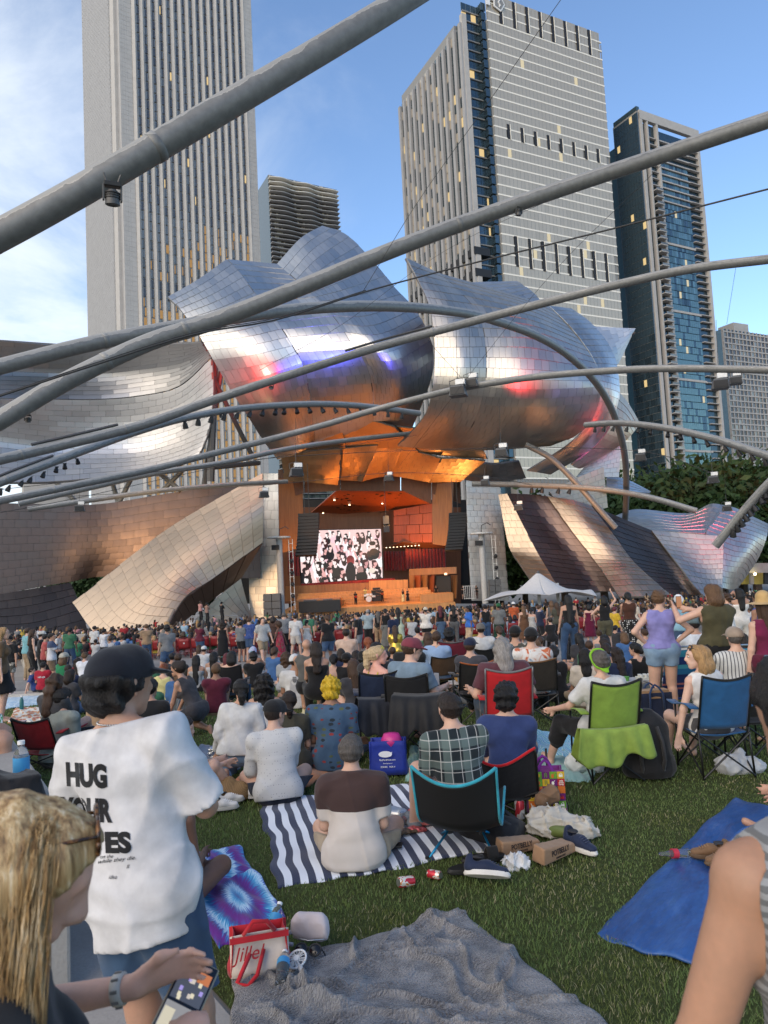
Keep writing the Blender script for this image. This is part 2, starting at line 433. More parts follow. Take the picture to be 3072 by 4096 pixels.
def c6(x,y,Y):return(x/1.3825,1850+y/1.3825,Y)
def c3(x,y,Y):return(x/1.508,1200+y/1.508,Y)
def c7(x,y,Y):return(1000+x/1.659,1800+y/1.659,Y)
def c8(x,y,Y):return(1900+x/1.4155,1800+y/1.4155,Y)
R0=[c4(90,430,80),c4(140,478,79),c4(190,540,78),c4(232,600,77),c4(268,655,76.5),c4(330,765,76.5),c4(420,920,78),c4(500,1040,81),c4(575,1160,86),c4(650,1260,92)]
R1=[c4(390,238,88),c4(460,310,84),c4(530,405,80),c4(600,490,77.5),c4(670,585,75.5),c4(735,690,75),c4(790,800,76),c4(815,930,79),c4(830,1060,84),c4(845,1180,91)]
R2=[c4(648,262,90),c4(735,335,86),c4(805,400,82.5),c4(870,455,79.5),c4(955,555,76),c4(1030,670,74.5),c4(1105,780,75.5),c4(1135,900,78.5),c4(1140,1030,84),c4(1130,1150,91)]
R1b=[((a[0]+b[0])/2,(a[1]+b[1])/2,(a[2]+b[2])/2+(1.6 if i<4 else 0))for i,(a,b)in enumerate(zip(R1,R2))]
R3=[c4(770,130,93),c4(850,215,89),c4(950,330,85),c4(1030,430,81),c4(1130,560,76),c4(1210,680,74),c4(1265,800,75),c4(1280,920,78.5),c4(1270,1030,84),c4(1245,1140,91)]
R4=[c4(880,66,96),c4(1000,112,93),c4(1130,235,90),c4(1245,375,86),c4(1340,480,82),c4(1405,580,79),c4(1446,700,78),c4(1440,830,79.5),c4(1390,975,84),c4(1330,1120,91)]
sail('steel_sail','leftmost pale shingled sail of the headdress with a sharp upper tip',[R0,[((a[0]+b[0])/2,(a[1]+b[1])/2+8,(a[2]+b[2])/2-1.2)for a,b in zip(R0,R1)],R1],11,22,M['steel'])
sail('steel_sail','narrow steel strip running down between the two big lobes of the headdress',[R1,R1b,R2],7,24,M['steel'])
sail('steel_sail','big domed steel sail of the headdress with the highest hump',[R2,R3,R4],13,24,M['steel'])
E0=[c5(130,85,78),c5(185,185,76.5),c5(230,290,75),c5(250,420,73.5),c5(252,550,73),c5(240,650,74),c5(212,745,77),c5(160,815,81),c5(95,880,86)]
E1=[c5(270,150,82),c5(345,215,79),c5(430,315,76),c5(462,420,73.5),c5(470,550,72.5),c5(455,670,73.5),c5(420,775,77),c5(370,850,82),c5(310,900,87)]
G1=[c5(600,245,84),c5(640,290,80),c5(660,350,76),c5(680,430,73.5),c5(690,560,72),c5(680,680,73),c5(645,780,77),c5(590,850,82),c5(520,895,87)]
G2=[c5(735,290,86),c5(800,360,83),c5(860,430,80),c5(915,505,77.5),c5(950,580,76),c5(953,660,76),c5(920,760,79),c5(850,835,83),c5(740,880,88)]
sail('steel_sail','tall steel sail with a raised pointed horn beside the gap in the headdress',[E0,[((a[0]+b[0])/2,(a[1]+b[1])/2,(a[2]+b[2])/2-.8)for a,b in zip(E0,E1)],E1],8,24,M['steel_soft'])
sail('steel_sail','barrel-shaped steel sail with red and violet light on it',[E1,G1,G2],16,24,M['steel_soft'])
sail('steel_sail','blue-grey steel sheet rising behind the barrel-shaped sail',[[c5(268,200,84),c5(345,215,82),c5(440,330,82)],[c5(430,188,90),c5(510,250,86),c5(600,330,83)],[c5(600,184,92),c5(660,225,88),c5(745,310,86)]],9,9,M['steel'])
H0=[c5(735,288,88),c5(800,350,86),c5(860,420,84),c5(915,500,82),c5(948,580,80.5),c5(950,665,80.5),c5(905,780,82),c5(810,880,85),c5(640,985,90)]
H1=[c5(830,300,92),c5(900,350,90),c5(965,420,88),c5(1010,500,86),c5(1030,600,84),c5(1028,690,84),c5(985,800,85),c5(900,905,87),c5(740,1000,91)]
sail('steel_sail','outer curved steel shell hugging the right side of the barrel, red below',[H0,[((a[0]+b[0])/2+6,(a[1]+b[1])/2,(a[2]+b[2])/2-1)for a,b in zip(H0,H1)],H1],7,26,M['steel'])
sail('steel_fin','dark blue pointed steel fin behind the headdress against the glass tower',[[c5(915,375,92),c5(1015,380,92),c5(1100,384,92)],[c5(985,470,91),c5(1035,450,91.5),c5(1095,392,92)],[c5(1018,545,91),c5(1040,510,91.5),c5(1090,400,92)]],5,6,M['steel'])
sail('steel_fin','pale steel fin sticking out below the outer shell, violet at its foot',[[c5(1020,640,90),c5(1000,780,88),c5(940,870,87),c5(830,960,87)],[c5(1070,700,92),c5(1050,800,90),c5(985,890,89),c5(860,975,88)],[c5(1120,785,94),c5(1080,835,92),c5(1030,880,91),c5(900,960,90)]],6,12,M['steel_skytint'])
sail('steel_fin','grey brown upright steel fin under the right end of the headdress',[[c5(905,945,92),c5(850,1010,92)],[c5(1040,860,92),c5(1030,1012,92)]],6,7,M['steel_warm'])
sail('steel_fin','beige steel fin standing behind the curved pipe near the trees',[[c5(735,1075,88),c5(800,1150,88)],[c5(850,1015,88.5),c5(890,1160,88.5)],[c5(965,968,89),c5(983,1140,89)]],8,7,M['steel_skytint'])
sail('steel_fin','small blue triangular steel roof behind the tall arched pipe',[[c5(978,1008,93),c5(978,1066,88)],[c5(1060,1020,93),c5(1060,1072,89)],[c5(1165,1072,93),c5(1160,1078,92)]],7,4,M['steel'])
N_top=[c3(-90,240,74),c3(0,246,75),c3(300,270,78),c3(600,288,80),c3(850,275,80),c3(1100,262,79),c3(1215,255,78)]
N_mid=[c3(-90,430,76),c3(0,430,77),c3(300,440,81),c3(600,445,83),c3(850,420,83),c3(1100,380,81),c3(1245,300,78.6)]
N_low=[c3(-90,594,74),c3(0,595,75),c3(300,597,79),c3(600,598,82),c3(850,575,83),c3(1080,520,82),c3(1275,345,79)]
sail('steel_sail','dark grey upper sheet of the left wing with long horizontal seams',[N_top,N_mid,N_low],9,12,m_steel((.4,.4,.4),.5,'grey_wing_steel',.03),swap=True,lift=.02,jit=.0)
W0=[c3(-90,598,73.8),c3(0,599,74.8),c3(300,601,78.8),c3(600,602,81.8),c3(850,580,82.8),c3(1080,525,81.8),c3(1278,350,78.8)]
W1=[c3(-90,720,76),c3(0,730,77),c3(300,760,80),c3(600,770,83),c3(850,760,84),c3(1080,700,83),c3(1286,560,80)]
W2=[c3(-90,880,77),c3(0,890,78),c3(300,920,81),c3(600,930,83),c3(850,920,84),c3(1070,860,83),c3(1260,780,80.5)]
W3=[c3(-90,1100,74),c3(0,1100,75),c3(300,1096,78),c3(600,1070,80),c3(850,1040,81),c3(1050,1005,81),c3(1200,940,80.5)]
sail('steel_sail','big concave left wing sheet mirroring the sky in blue and white',[W0,W1,W2,W3],17,15,M['steel_wing'],swap=True,lift=.02,jit=.0)
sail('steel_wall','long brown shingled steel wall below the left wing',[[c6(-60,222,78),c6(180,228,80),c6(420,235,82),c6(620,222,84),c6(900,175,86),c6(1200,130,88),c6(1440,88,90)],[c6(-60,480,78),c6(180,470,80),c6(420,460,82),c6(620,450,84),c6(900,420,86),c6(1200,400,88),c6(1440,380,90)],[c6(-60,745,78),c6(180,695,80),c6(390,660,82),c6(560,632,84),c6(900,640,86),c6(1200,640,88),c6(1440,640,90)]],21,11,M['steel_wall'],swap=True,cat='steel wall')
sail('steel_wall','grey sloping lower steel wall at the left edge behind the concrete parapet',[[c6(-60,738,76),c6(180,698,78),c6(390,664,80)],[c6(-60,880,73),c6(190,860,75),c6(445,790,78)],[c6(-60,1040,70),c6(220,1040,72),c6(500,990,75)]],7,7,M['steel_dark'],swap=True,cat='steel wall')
sail('steel_sail','big slanting pale gold steel sail left of the stage',[[c6(1452,58,82),c6(1000,320,80),c6(740,505,78),c6(400,775,75)],[c6(1456,240,80),c6(1100,480,77),c6(840,700,74.5),c6(570,975,72)],[c6(1454,442,80),c6(1180,640,77),c6(1010,760,74),c6(880,1010,70.5)]],12,16,M['steel_skytint'],swap=False)
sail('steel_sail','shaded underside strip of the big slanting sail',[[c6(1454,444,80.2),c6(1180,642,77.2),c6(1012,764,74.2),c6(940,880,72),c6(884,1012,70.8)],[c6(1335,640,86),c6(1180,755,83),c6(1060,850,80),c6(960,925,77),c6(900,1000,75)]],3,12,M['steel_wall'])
sail('steel_wall','pale triangular steel wall at the foot of the slanting sail',[[c6(1332,640,88),c6(1180,770,86),c6(1000,960,84)],[c6(1360,750,88.2),c6(1280,840,87),c6(1200,960,86)],[c6(1392,855,88.4),c6(1400,900,88),c6(1410,980,88)]],5,7,M['steel_skytint'],cat='steel wall')
sail('steel_wall','upright silver steel pier at the left side of the stage opening',[[c6(1452,60,91),c6(1380,560,91),c6(1390,960,91)],[c6(1538,60,91),c6(1545,560,91),c6(1552,960,91)]],3,20,M['steel_soft'],cat='steel wall')
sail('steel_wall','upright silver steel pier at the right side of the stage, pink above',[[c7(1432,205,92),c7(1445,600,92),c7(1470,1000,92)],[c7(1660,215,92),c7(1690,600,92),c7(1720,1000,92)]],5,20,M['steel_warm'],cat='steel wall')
sail('steel_sail','narrow pale gold slanting strip right of the stage beside the tent',[[c8(132,252,84),c8(160,400,83),c8(195,555,82),c8(250,640,80),c8(330,760,77)],[c8(182,246,83.5),c8(260,400,82),c8(340,555,80.5),c8(395,650,79),c8(470,770,76)]],3,16,M['steel_skytint'])
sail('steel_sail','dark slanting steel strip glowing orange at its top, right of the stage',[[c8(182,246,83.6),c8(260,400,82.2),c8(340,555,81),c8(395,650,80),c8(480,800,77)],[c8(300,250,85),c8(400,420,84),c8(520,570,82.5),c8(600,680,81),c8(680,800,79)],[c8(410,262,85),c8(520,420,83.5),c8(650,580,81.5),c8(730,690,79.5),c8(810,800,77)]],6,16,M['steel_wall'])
sail('steel_sail','broad slanting sail with orange and silver shingles, middle of the right wing',[[c8(410,262,84.8),c8(520,420,83),c8(650,590,81),c8(730,700,79),c8(815,830,76)],[c8(540,280,84),c8(650,430,82),c8(780,600,79.8),c8(850,690,78),c8(960,830,75)],[c8(655,312,84),c8(770,460,82),c8(880,610,79.5),c8(970,700,77.5),c8(1110,820,75)]],7,18,M['steel_skytint'])
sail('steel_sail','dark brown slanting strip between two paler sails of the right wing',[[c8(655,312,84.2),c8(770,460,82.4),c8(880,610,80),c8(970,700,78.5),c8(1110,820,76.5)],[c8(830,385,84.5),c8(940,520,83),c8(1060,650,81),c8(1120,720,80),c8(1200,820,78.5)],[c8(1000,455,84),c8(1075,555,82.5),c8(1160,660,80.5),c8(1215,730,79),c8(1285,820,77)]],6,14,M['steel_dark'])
sail('steel_sail','beige shingled sail with a straight upright right edge',[[c8(1000,455,83.8),c8(1080,560,82),c8(1165,670,80),c8(1285,830,77)],[c8(1200,472,82.5),c8(1250,590,81),c8(1300,700,79.5),c8(1350,830,77.5)],[c8(1410,488,81),c8(1407,590,80),c8(1403,700,79),c8(1400,830,78)]],8,12,M['steel_soft'])
sail('steel_sail','low blue steel roof sheet rising to a rounded crest by the trees',[[c8(795,372,94),c8(860,415,90),c8(1000,457,84.5)],[c8(920,335,97),c8(1000,400,92),c8(1100,463,84.2)],[c8(1200,358,97),c8(1160,415,91),c8(1200,468,83.6)],[c8(1330,306,96),c8(1310,390,90),c8(1300,474,82.6)],[c8(1410,312,94),c8(1360,400,88),c8(1308,476,82.4)]],14,7,M['steel'])
sail('steel_sail','rightmost curved steel sail with pink light on its shoulder',[[c8(1410,312,93),c8(1358,400,87),c8(1308,476,82),c8(1360,640,81),c8(1398,780,80)],[c8(1480,330,92),c8(1470,430,86),c8(1460,540,82.5),c8(1450,660,81),c8(1440,790,81)],[c8(1570,375,93),c8(1575,460,87),c8(1560,560,84),c8(1520,670,83),c8(1470,790,83)],[c8(1660,418,95),c8(1652,490,90),c8(1605,610,88),c8(1540,710,87),c8(1480,790,87)]],12,16,M['steel_soft'])
M['steel_ceil']=m_steel((.62,.4,.22),.36,'uplight_tinted_steel')  # orange uplight from the stage put into the plain steel colour
for i,(lb,q)in enumerate([('copper-toned ceiling sheet at the left above the stage',([c7(205,20,92),c7(225,205,95)],[c7(400,5,91),c7(400,215,94)],[c7(608,-5,90),c7(588,233,94)])),('copper-toned ceiling sheet with a bright orange middle above the stage',([c7(606,-5,91),c7(597,200,95)],[c7(720,-20,90.5),c7(700,205,94.5)],[c7(850,-30,90),c7(740,210,94)])),('dark bronze ceiling sheet between two orange ones above the stage',([c7(850,-30,90.5),c7(740,210,95)],[c7(920,-10,90.5),c7(830,185,95)],[c7(1010,0,90),c7(940,170,94)])),('copper-toned ceiling sheet sloping down to the right above the stage',([c7(1010,0,90.5),c7(935,170,95)],[c7(1130,20,90),c7(1060,190,94.5)],[c7(1270,60,89),c7(1190,215,94)])),('brown ceiling sheet at the right end above the stage',([c7(1270,60,89.5),c7(1190,215,95)],[c7(1400,60,89),c7(1300,212,94)],[c7(1560,75,88),c7(1400,210,93)])),('upper ceiling sheet under the left lobe of the headdress',([c7(30,-200,91),c7(200,20,93)],[c7(300,-170,88),c7(420,0,92)],[c7(600,-170,87),c7(640,-10,91)])),('orange streaked ceiling sheet under the middle of the headdress',([c7(600,-175,87.5),c7(640,-10,91.4)],[c7(800,-190,86),c7(880,-15,90.6)],[c7(960,-150,86),c7(1120,15,90)])),('ceiling sheet under the barrel sail curving to the right',([c7(960,-155,86.5),c7(1120,15,90.4)],[c7(1200,-130,86),c7(1300,40,89.5)],[c7(1500,-100,88),c7(1580,60,89)])),]):sail('ceiling_sheet',lb,list(q),5,7,M['steel_ceil'],lift=.03,cat='ceiling sheet')
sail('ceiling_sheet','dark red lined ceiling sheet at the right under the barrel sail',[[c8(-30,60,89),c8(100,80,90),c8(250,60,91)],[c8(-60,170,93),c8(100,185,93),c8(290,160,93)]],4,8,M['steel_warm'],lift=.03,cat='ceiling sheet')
def m_glass(c,rough=.12,name='tower_glass',metal=.85,var=.3):
 t=NT(name);r=objrand(t);a=t.noise(.9,3);k=t.math('ADD',t.math('MULTIPLY',r,.5),t.math('MULTIPLY',a,.5))
 t.col(t.ramp(k,[(.25,tuple(x*(1-var)for x in c)),(.75,tuple(min(1,x*(1+var))for x in c))])).pr(rough=rough,metal=metal);return t.m
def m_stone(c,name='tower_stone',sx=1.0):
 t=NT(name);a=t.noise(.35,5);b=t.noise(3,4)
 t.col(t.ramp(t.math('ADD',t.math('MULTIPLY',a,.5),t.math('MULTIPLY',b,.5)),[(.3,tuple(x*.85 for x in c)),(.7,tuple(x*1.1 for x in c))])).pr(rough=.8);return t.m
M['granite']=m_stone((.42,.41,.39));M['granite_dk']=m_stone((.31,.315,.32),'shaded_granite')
M['pane_dk']=m_glass((.17,.145,.13),.22,'dark_pane');M['pane_br']=m_glass((.3,.25,.2),.2,'bronze_pane')
M['pane_sunset']=emit((1.0,.55,.16),.22);M['pane_lit']=emit((1.0,.72,.32),.45);M['pane_white']=emit((1.0,.86,.55),.38)  # gold panes: sunset reflection put in as a glow, no lamps behind
M['curtain']=m_glass((.5,.44,.345),.28,'curtain_wall_glass',.4,.07);M['teal']=m_glass((.17,.25,.255),.28,'teal_glass',.85);M['navy']=m_glass((.075,.12,.15),.18,'navy_glass',.7)
M['band']=plain((.8,.76,.66),.5);M['mull']=plain((.22,.22,.21),.5);M['precast']=m_stone((.4,.385,.36),'precast')
class Tower:
 def __init__(s,name,label,sw,ang,zb,cat='tower'):
  """sw: plan point of the near corner; ang: bearing of the south front in degrees from straight ahead"""
  s.o=np.array([sw[0],sw[1],zb]);a=R_(ang);s.e=np.array([math.sin(a),math.cos(a),0]);s.n=np.array([-math.cos(a),math.sin(a),0])
  s.rz=math.atan2(s.e[1],s.e[0]);s.root=empty(name,s.o,(0,0,s.rz),label=label,cat=cat)
 def box(s,name,mat,x0,x1,y0,y1,z0,z1,parent=None,kind=None):
  o=MB().box(((x0+x1)/2,(y0+y1)/2,(z0+z1)/2),(x1-x0,y1-y0,z1-z0)).build(name,mat,parent or s.root)
  if kind:o['kind']=kind
  return o
 def pane_set(s,name,dims,items,limit=290):
  """items: (x,y,z,mat): one shared box mesh; the first `limit` are objects, the rest joined by material"""
  base=MB().box((0,0,0),dims);me=bpy.data.meshes.new(name);me.from_pydata(base.v,[],base.f);me.update();me.materials.append(items[0][3])
  rest={}
  for k,(x,y,z,mt)in enumerate(items):
   if k<limit:link(name,me,mt,s.root,loc=(x,y,z))
   else:rest.setdefault(mt.name,(mt,MB()))[1].box((x,y,z),dims)
  mats=[v[0]for v in rest.values()]
  if rest:
   V=[];Fq=[];mi=[]
   for k,(mt,mb)in enumerate(rest.values()):
    n=len(V);V+=mb.v;Fq+=[tuple(i+n for i in f)for f in mb.f];mi+=[k]*len(mb.f)
   me2=mesh_np(name,np.array(V),np.array(Fq),False)
   for mt in mats:me2.materials.append(mt)
   me2.polygons.foreach_set('material_index',mi);tag(link(name,me2,None,s.root),kind='stuff')
rng=random.Random(5)
T=Tower('granite_tower','tall pale granite skyscraper with dark vertical window strips, upper left',(-96.5,268),55,-8)
Z1=300
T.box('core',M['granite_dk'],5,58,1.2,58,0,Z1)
T.box('corner_pier',M['granite'],54.6,58.6,-.4,4.5,0,Z1+.5)
nst=15;x0,x1=6.6,54.6;pitch=(x1-x0)/nst
for i in range(nst+1):
 xc=x0+i*pitch-.0;w=1.05
 P=[(xc-w,1.3),(xc+w,1.3),(xc+w*.9,.2),(xc,-.75),(xc-w*.9,.2)]
 mb=MB();V=[(x,y,0)for x,y in P]+[(x,y,Z1)for x,y in P]
 mb.add(V,[tuple(range(4,-1,-1)),tuple(range(5,10))]+[(k,(k+1)%5,5+(k+1)%5,5+k)for k in range(5)]);mb.build('pier',M['granite'],T.root)
T.box('corner_wall',M['granite'],.6,5.6,.6,1.6,0,Z1);T.box('corner_wall',M['granite'],-.4,1.0,4.5,10.4,0,Z1)
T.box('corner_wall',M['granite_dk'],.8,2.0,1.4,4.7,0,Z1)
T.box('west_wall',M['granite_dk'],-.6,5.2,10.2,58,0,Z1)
items=[];fl=3.95
for k in range(75):
 z=2+k*fl+fl/2
 for i in range(nst):
  for h in(-.52,.52):
   xc=x0+(i+.5)*pitch+h;low=k*fl
   if 116<low<126:mt=M['pane_dk']
   elif low<116:mt=M['pane_sunset']if rng.random()<.72 else M['pane_br']
   elif low<152:mt=M['pane_sunset']if rng.random()<.25+.03*(i-4)-(low-126)*.012 else M['pane_br']
   else:mt=M['pane_lit']if rng.random()<.012 else(M['pane_dk']if rng.random()<.62 else M['pane_br'])
   items.append((xc,.95,z,mt))
items.sort(key=lambda q:abs(q[2]-125))
T.pane_set('window',(.92,.3,3.3),items)
cs=[]
for k in range(150):
 z=1+k*2.0
 for x in(.75+.42,.75+1.4,.75+2.38,.75+3.36,.75+4.3):cs.append((x,.58,z,M['granite']))
T.pane_set('stone_block',(.94,.1,1.94),cs)
cs=[(55.2+.95*i,-.42,1+k*2.0,M['granite'])for k in range(150)for i in range(4)]
T.pane_set('stone_block',(.9,.1,1.94),cs)
me=MB().box((0,0,0),(.12,1.9,.95));bm_=bpy.data.meshes.new('stone_block');bm_.from_pydata(me.v,[],me.f)
cs=[(-.64,11.3+i*1.98+(.95 if k%2 else 0),.6+k*1.02,M['granite_dk'])for k in range(290)for i in range(23)]
T.pane_set('stone_block',(.12,1.88,.97),cs,200)
T=Tower('wavy_tower','distant tower with rippling white balcony slabs behind the headdress',(-64.5,452),62,3)
T.box('core',M['navy'],0,50,3,30,0,262)
items=[]
for k in range(82):
 for i in range(34):items.append((.9+i*1.46,2.75,1.6+k*3.2,M['pane_br']if rng.random()<.4 else(M['curtain']if math.sin(i*.5+2.5*math.sin(k*.09))>.55 else M['pane_dk'])))
items.sort(key=lambda q:-q[2]);T.pane_set('window',(1.2,.4,2.5),items)
for k in range(82):
 z=k*3.2;n=40;ph=k*.16
 front=[(50*i/n,-1.6*(math.sin(i*.42+ph*1.3+math.sin(k*.11)*2)*.6+.7)*(.4+.6*math.sin(k*.09+i*.05)**2))for i in range(n+1)]
 V=[(x,y,z)for x,y in front]+[(x,4,z)for x,_ in front];V+=[(x,y,zz+.42)for x,y,zz in V];m_=n+1
 F=[(i,i+m_,i+1+m_,i+1)for i in range(n)]+[(i+2*m_,i+1+2*m_,i+1+3*m_,i+3*m_)for i in range(n)]+[(i,i+1,i+1+2*m_,i+2*m_)for i in range(n)]
 F+=[(0,2*m_,3*m_,m_),(n,n+m_,n+3*m_,n+2*m_)]
 link('balcony_slab',mesh_np('balcony_slab',V,F,False),M['band']if k>78 else M['precast'],T.root)
T=Tower('glass_tower','broad glass office tower with white floor lines and dark slots, centre right',(43,275.7),64,-8)
HB=244;Ls,Mw=75.5,58.5
T.box('core',M['navy'],2.2,Ls-3,5,Mw,0,HB-8);T.box('core',M['mull'],1.0,12,9,Mw-1,0,HB-8)
T.box('south_frame',M['mull'],12,Ls,1.0,5.5,0,HB-8);T.box('side_frame',M['mull'],Ls-1,Ls+2.5,8,20,0,HB-48)
slots=[(HB-8,HB+4),(185,191.5),(130,143)]
xs=np.linspace(12.4,Ls-.4,33);items=[]
nfl=58;fh=HB/nfl
slot_x=[12.4+(j+1)*(Ls-12.8)/9 for j in range(9)]
for k in range(nfl+1):
 z=k*fh
 if z<40:continue
 for i in range(32):
  xm=(xs[i]+xs[i+1])/2
  if any(a-1<z+2<b-1 and min(abs(xm-q)for q in slot_x)<1.15 for a,b in slots):continue
  mt=M['curtain']
  if rng.random()<(.03 if z<150 else .006):mt=M['pane_white']
  items.append((xm,.85,z+fh*.5,mt))
items.sort(key=lambda q:abs(q[2]-150));T.pane_set('window',((xs[1]-xs[0])-.1,.3,fh-.62),items)
for k in range(10,nfl+1):
 T.box('floor_band',M['band'],12.2,Ls-.2,.62,1.2,k*fh-.3,k*fh+.3)
for i in range(33):T.box('mullion',M['mull'],xs[i]-.05,xs[i]+.05,.66,1.1,40,HB-1)
for a,b in slots:
 for q in slot_x[:-1]:T.box('slot',M['black'],q-.7,q+.7,.5,1.0,a,b)
 for q in slot_x[:-1]:T.box('slot_edge',M['band'],q+.72,q+1.0,.3,1.2,a,b)
for j in range(9):T.box('parapet',M['curtain'],12.6+j*(Ls-12.8)/9+.9,12.2+(j+1)*(Ls-12.8)/9-.5,.9,3,HB-12,HB+4.5)
items=[]
for k in range(10,nfl):
 for i in range(4):items.append((3.2+i*2.4,4.8,k*fh+2,M['pane_lit']if rng.random()<.10 else M['navy']))
 for i in range(4):items.append((10.9,1.6+i*.9,k*fh+2,M['navy']))
T.pane_set('corner_window',(2.2,.3,fh*.82),items,200)
for k in range(10,nfl):T.box('corner_slab',M['mull'],2.3,12.1,4.2,5,k*fh-.3,k*fh+.2)
for i in range(13):
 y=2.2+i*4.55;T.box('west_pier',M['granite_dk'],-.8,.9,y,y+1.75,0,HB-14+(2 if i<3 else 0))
T.box('corner_pier',M['precast'],.2,2.4,1.8,3.6,0,HB-8)
items=[]
for k in range(8,nfl-3):
 for i in range(12):
  for h in(0,1.3):
   z=k*fh;dark=abs(z-126)<3.2
   items.append((.55,4.85+i*4.55+h,z+2,M['black']if dark else(M['curtain']if rng.random()<(.4 if i>3 else .2)else(M['pane_lit']if rng.random()<.1 else M['navy']))))
T.pane_set('west_window',(.5,1.15,fh*.9),items,280)
for z0 in(124,133):T.box('west_band',M['black'],-.6,6.9,1.7,57,z0,z0+3.2)
em=MB().lathe([(0.1,-.2),(3.2,-.2),(3.2,.2),(0.1,.2)],5,(18,0,HB+.5),Matrix.Rotation(R_(90),3,'X'),1,1.2).build('emblem',M['white'],T.root)
MB().box((12.6,0,HB+1.0),(1.9,.4,6)).box((12.6,-.01,HB+1.6),(5.4,.42,1.9)).build('emblem',M['white'],T.root)
MB().lathe([(0.1,-.1),(2.5,-.1),(2.5,.1),(0.1,.1)],5,(18,-.3,HB+.5),Matrix.Rotation(R_(90),3,'X'),1,1.2).build('emblem',M['mull'],T.root)
MB().tube([(18+.5*math.sin(q*1.1),-.5,HB-1.4+q*.42)for q in range(10)],.22,6).build('emblem',M['white'],T.root)
MB().tube([(18,-.45,HB-1.8),(18,-.45,HB+3)],.16,6).build('emblem',M['white'],T.root)
T=Tower('teal_tower','teal glass apartment tower with a balcony column, right',(125.6,311.6),62,-8)
HT=213;L=41.5
T.box('core',M['navy'],2,L-1,2,15,0,HT-6);T.box('core',M['teal'],2,L-.5,4,30,0,HT-9)
for i in range(8):
 for k in range(60):
  pass
items=[(-.1,1.2+i*1.62,2+k*3.25,M['pane_lit']if rng.random()<.025 else M['navy'])for k in range(65)for i in range(9)]
T.pane_set('west_window',(.3,1.5,3.05),items,290);T.box('west_frame',M['mull'],-.05,1.9,.8,15.2,0,HT-.5)
items=[]
for k in range(59):
 z=k*3.25
 for i in range(14):
  items.append((13.0+i*1.42,1.4,z+1.6,M['pane_white']if rng.random()<.006 else(M['teal']if rng.random()<.8 else M['navy'])))
items.sort(key=lambda q:-q[2]);T.pane_set('window',(1.34,.3,2.95),items)
for x,w in((1.0,1.7),(5.4,.9),(11.6,1.2),(L-1.6,1.5)):T.box('pier',M['precast'],x,x+w,.2,2.2,0,HT-1)
T.box('roof_beam',M['precast'],1.0,L,.1,2.0,HT-4.2,HT);T.box('roof_beam',M['precast'],1.05,2.9,2,15,HT-4.2,HT-.2)
T.box('roof_glass',M['teal'],.2,2.0,1,15,HT-.1,HT+2.0)
for k in range(63):
 z=k*3.25
 T.box('balcony',M['precast'],6.6,11.4,-1.3 if k<55 else .6,2.0,z-.18,z+.16)
 T.box('balcony',M['precast'],33.0,L-1.7,.4,3.5,z-.18,z+.16)
 if k<55:T.box('balcony_rail',M['pane_br'],6.8,11.2,-1.25,-1.1,z+.16,z+1.1)
 if 53<=k:T.box('upper_slab',M['precast'],12.8,33,.6,3.8,z-.3,z+.25)
T.box('balcony_recess',M['navy'],2.6,11.6,1.9,2.6,0,HT-5);T.box('balcony_recess',M['navy'],33,L-1.6,3.2,3.9,0,HT-5)
for z in(55,88,120,152):T.box('floor_band',M['precast'],12.6,33,.8,1.6,z-.5,z+.5)
T=Tower('slab_block','grey gridded apartment slab at the right edge behind the teal tower',(187,374),64,-8)
T.box('core',M['navy'],.6,69,.8,22,0,128)
for k in range(41):T.box('floor_slab',M['precast'],0,70,.0,1.5,k*3.15,k*3.15+.75)
for i in range(24):T.box('pier',M['precast'],i*3.0,i*3.0+.55,.1,1.4,0,128)
items=[(1.78+i*3.0,.55,1.9+k*3.15,M['pane_dk']if rng.random()<.7 else M['pane_br'])for k in range(40)for i in range(23)]
items.sort(key=lambda q:(q[0]>30,-q[2]));T.pane_set('window',(2.35,.3,2.2),items)
T.box('penthouse',M['precast'],14,26,4,14,128,134)
T=Tower('balcony_block','slim beige block with stacked balconies at the left of the granite tower',(-196,420),60,-8)
T.box('core',M['precast'],3,20,2,20,0,126);
for k in range(38):T.box('balcony',M['precast'],-1.5,4,-.5,6,k*3.2,k*3.2+1.0)
T=Tower('low_block','low beige rooftop block peeping over the left wing',(-168,330),60,-8)
T.box('core',M['precast'],0,18,0,14,0,84);T.box('roof_slab',M['band'],-1,19,-1,15,84,85.6)
for i in range(6):T.box('window',M['pane_dk'],1.5+i*2.8,3.2+i*2.8,-.15,.2,80,83)
def m_leaf(c,name):
 t=NT(name);a=t.noise(.5,3);b=t.noise(7,2)
 t.col(t.ramp(t.math('ADD',t.math('MULTIPLY',a,.55),t.math('MULTIPLY',b,.45)),[(.3,tuple(x*.5 for x in c)),(.7,tuple(x*1.5 for x in c))])).pr(rough=.7,spec=.2);return t.m
M['leaf']=m_leaf((.03,.058,.016),'leaf');M['leaf2']=m_leaf((.024,.05,.017),'deep_leaf');M['bark']=plain((.07,.05,.035),.9)
